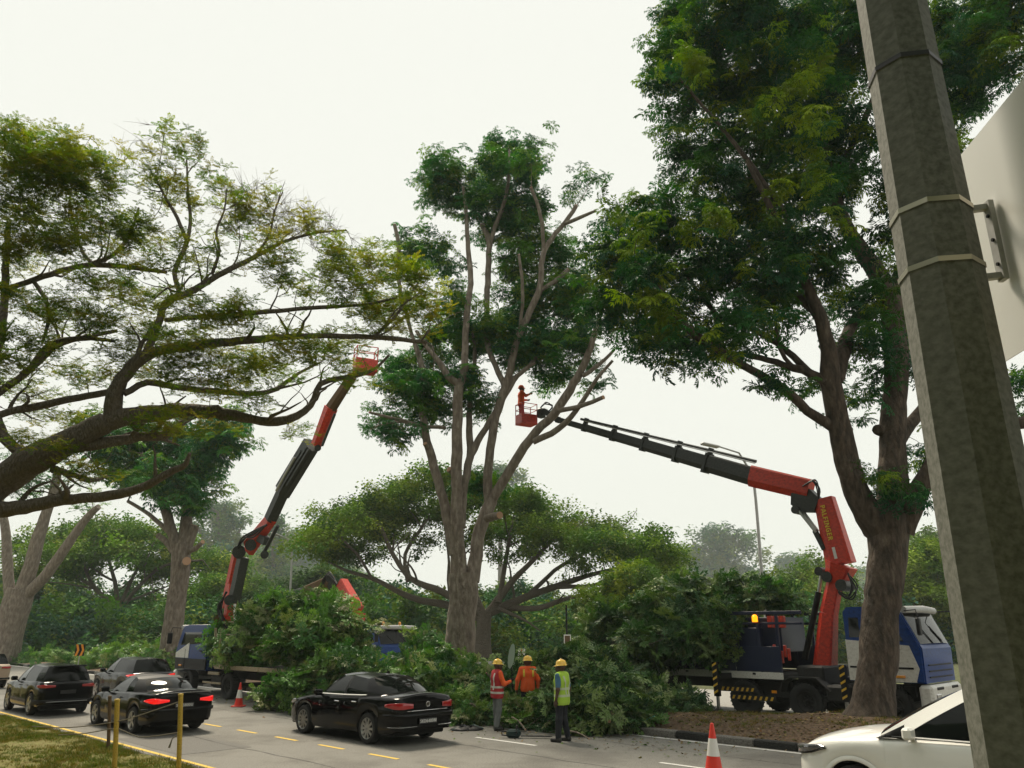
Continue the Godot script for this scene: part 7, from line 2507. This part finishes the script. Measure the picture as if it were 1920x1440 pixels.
	hd.tube(PackedVector3Array([Vector3(-.2, .1, .12), Vector3(-.2, .26, .1), Vector3(-.2, .27, -.1), Vector3(-.2, .1, -.12)]), PackedFloat32Array([.014, .014, .014, .014]), 6)
	hd.tube(PackedVector3Array([Vector3(-.42, .14, 0), Vector3(-.56, .15, 0), Vector3(-.56, .06, 0), Vector3(-.42, .05, 0)]), PackedFloat32Array([.018, .018, .018, .018]), 6)
	part(hd, "handle", M.trim, saw)
	var rk := thing("pruning_pole", "pale green pruning pole end sticking out of the boughs over the kerb", "pole", road(11.7, 17.3, .14))
	var rb2 := MB.new()
	rb2.tube(PackedVector3Array([on_plane(1178, 1358, 17.4) - rk.position, on_plane(1205, 1352, 17.3) - rk.position, on_plane(1227, 1343, 17.3) - rk.position]), PackedFloat32Array([.02, .02, .02]), 7)
	part(rb2, "shaft", plain(lin(.12, .35, .26), .5), rk)

func heaps() -> void:
	var cut := {"density": 26.0, "sprays": 4, "puff": 0.2, "size": 0.36, "leaf": LM.cut, "leaf_mat": M.leaf_cut, "palette": CUT}
	var dk := cut.duplicate()
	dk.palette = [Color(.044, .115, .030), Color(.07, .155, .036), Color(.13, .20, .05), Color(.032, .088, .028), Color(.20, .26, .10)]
	var a := cut.duplicate()
	a.floor = 1.13
	heap("bough_load", "mound of freshly cut leafy boughs heaped on the left lorry's bed", "branches", "", a,
		[[450, 1200, 42, 44, 15.3, .9], [515, 1165, 50, 46, 15.4, .9], [585, 1155, 52, 44, 15.4, .9], [635, 1185, 42, 46, 15.3, .9], [480, 1225, 62, 26, 15.2, 1.0], [575, 1215, 78, 36, 15.2, 1.0], [640, 1230, 36, 26, 15.2, .9], [605, 1200, 50, 50, 15.2, 1.0]])
	heap("branch_pile", "leafy cut boughs piled on the road in front of the left lorry's rear wheels", "branches", "", cut,
		[[545, 1298, 42, 32, 14.0, .6], [590, 1290, 42, 38, 14.1, .7], [640, 1268, 44, 40, 14.6, .8], [520, 1320, 24, 10, 13.9, .4], [600, 1320, 60, 12, 13.9, .4], [690, 1275, 34, 24, 15.2, .8]], [[560, 1310, 528, 1300, 13.6, .03], [620, 1300, 650, 1318, 13.4, .04]])
	heap("branch_pile", "bright green boughs heaped round the pruned tree's foot behind the sedan", "branches", "", cut,
		[[740, 1264, 42, 18, 17.5, .9], [795, 1218, 26, 26, 18.8, .7], [760, 1272, 60, 24, 17.0, .9], [830, 1265, 50, 38, 17.5, .9], [820, 1300, 60, 40, 16.5, .9], [880, 1290, 40, 34, 17.0, .9], [800, 1245, 34, 28, 17.8, .9]])
	heap("branch_pile", "broad spread of cut boughs around the three workers' feet", "branches", "", cut,
		[[870, 1325, 40, 34, 16.0, .8], [920, 1300, 46, 38, 17.6, .9], [965, 1300, 40, 36, 17.8, .9], [1015, 1275, 38, 36, 18.5, .9], [950, 1335, 50, 24, 16.9, .6], [1010, 1340, 34, 30, 16.4, .5], [890, 1350, 50, 14, 15.6, .4], [990, 1350, 26, 16, 16.0, .4]], [[900, 1330, 872, 1318, 15.6, .03], [960, 1345, 985, 1368, 15.4, .025], [930, 1290, 912, 1262, 17.0, .03]])
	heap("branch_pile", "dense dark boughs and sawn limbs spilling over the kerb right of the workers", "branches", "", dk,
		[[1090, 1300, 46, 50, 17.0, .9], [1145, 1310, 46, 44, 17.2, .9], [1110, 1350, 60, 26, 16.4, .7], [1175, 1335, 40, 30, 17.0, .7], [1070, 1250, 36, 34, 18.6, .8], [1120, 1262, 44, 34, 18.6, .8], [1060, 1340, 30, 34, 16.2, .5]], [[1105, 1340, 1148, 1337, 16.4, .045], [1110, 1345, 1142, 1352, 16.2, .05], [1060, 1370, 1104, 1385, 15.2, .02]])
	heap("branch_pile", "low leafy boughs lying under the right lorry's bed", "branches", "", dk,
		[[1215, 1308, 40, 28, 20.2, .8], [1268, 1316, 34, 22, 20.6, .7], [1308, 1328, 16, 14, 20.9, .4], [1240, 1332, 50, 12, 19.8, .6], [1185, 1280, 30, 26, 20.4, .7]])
	var b := dk.duplicate()
	b.floor = 1.2
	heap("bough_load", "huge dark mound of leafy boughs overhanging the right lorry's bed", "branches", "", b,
		[[1165, 1185, 60, 52, 22.9, 1.2], [1140, 1225, 44, 36, 22.4, 1.0], [1225, 1155, 60, 52, 23.3, 1.3], [1235, 1215, 66, 42, 22.3, .8], [1305, 1135, 62, 44, 23.7, 1.3], [1310, 1190, 62, 52, 22.6, .9], [1380, 1118, 52, 34, 24.0, 1.1], [1440, 1118, 34, 24, 24.3, .8], [1370, 1165, 40, 34, 23.0, 1.0], [1340, 1195, 44, 44, 22.3, .5], [1225, 1238, 40, 18, 22.2, .5], [1470, 1125, 26, 16, 24.4, .6]])
	# shrubs along the median on the left
	var sh := cut.duplicate()
	sh.size = .6
	sh.puff = .4
	sh.density = 30.0
	var k := 0
	for q in [[15, 1238, 46, 22], [75, 1246, 44, 24], [135, 1250, 44, 22], [195, 1250, 40, 22], [245, 1244, 36, 24], [292, 1250, 36, 26], [312, 1275, 30, 24]]:
		heap("shrub", ["cut shrub past the pale beige SUV", "leafy shrub just beyond the beige SUV's bonnet", "leafy shrub right under the chevron sign", "leafy shrub above the small orange cone", "taller leafy shrub above the dark grey SUV", "leafy shrub beside the left lorry's cab", "low shrub by the left lorry's front wheel"][k], "shrub", "shrubs along the median", sh, [[q[0], q[1], q[2], q[3], 18.6 if k < 6 else 16.9, 1.2]])
		k += 1
	# young palm behind the left cab
	var pb := at(372, 1225, 60.0) * Vector3(1, 0, 1)
	var p := thing("palm", "young palm with arching fronds above the left lorry's cab", "palm", pb)
	var tk := MB.new()
	tk.tube(PackedVector3Array([Vector3.ZERO, Vector3(.05, 1.2, 0), Vector3(0, 2.2, 0)]), PackedFloat32Array([.16, .13, .11]), 9)
	part(tk, "trunk", M.bark_brown, p)
	rng.seed = 8
	for i in 9:
		var az := TAU * i / 9.0
		var fr := MB.new()
		var d := Vector3(cos(az), 0, sin(az))
		var prev := Vector3(0, 2.2, 0)
		for j in range(1, 13):
			var t := j / 12.0
			var q := Vector3(0, 2.2, 0) + d * 3.0 * t + Vector3(0, 2.6 * t - 3.0 * t * t, 0)
			fr.rod(prev, q, .025 * (1.1 - t), 4)
			for s in [-1.0, 1.0]:
				var sd: Vector3 = d.cross(Vector3.UP) * s
				leaflet(fr, q, (sd + d * .5 + Vector3(0, -.45, 0)).normalized(), d, .75 * sin(PI * (.15 + t * .8)), .10)
				leaflet(fr, (q + prev) * .5, (sd + d * .5 + Vector3(0, -.35, 0)).normalized(), d, .75 * sin(PI * (.15 + t * .8)), .10)
			prev = q
		part(fr, "frond", M.frond, p)

func _ready() -> void:
	make_view()
	make_materials()
	make_sprays()
	ground()
	hills()
	woodland()
	background_trees()
	middle_tree()
	right_tree()
	rain_tree()
	behind_trees()
	lorries()
	cars()
	heaps()
	people()
	props()
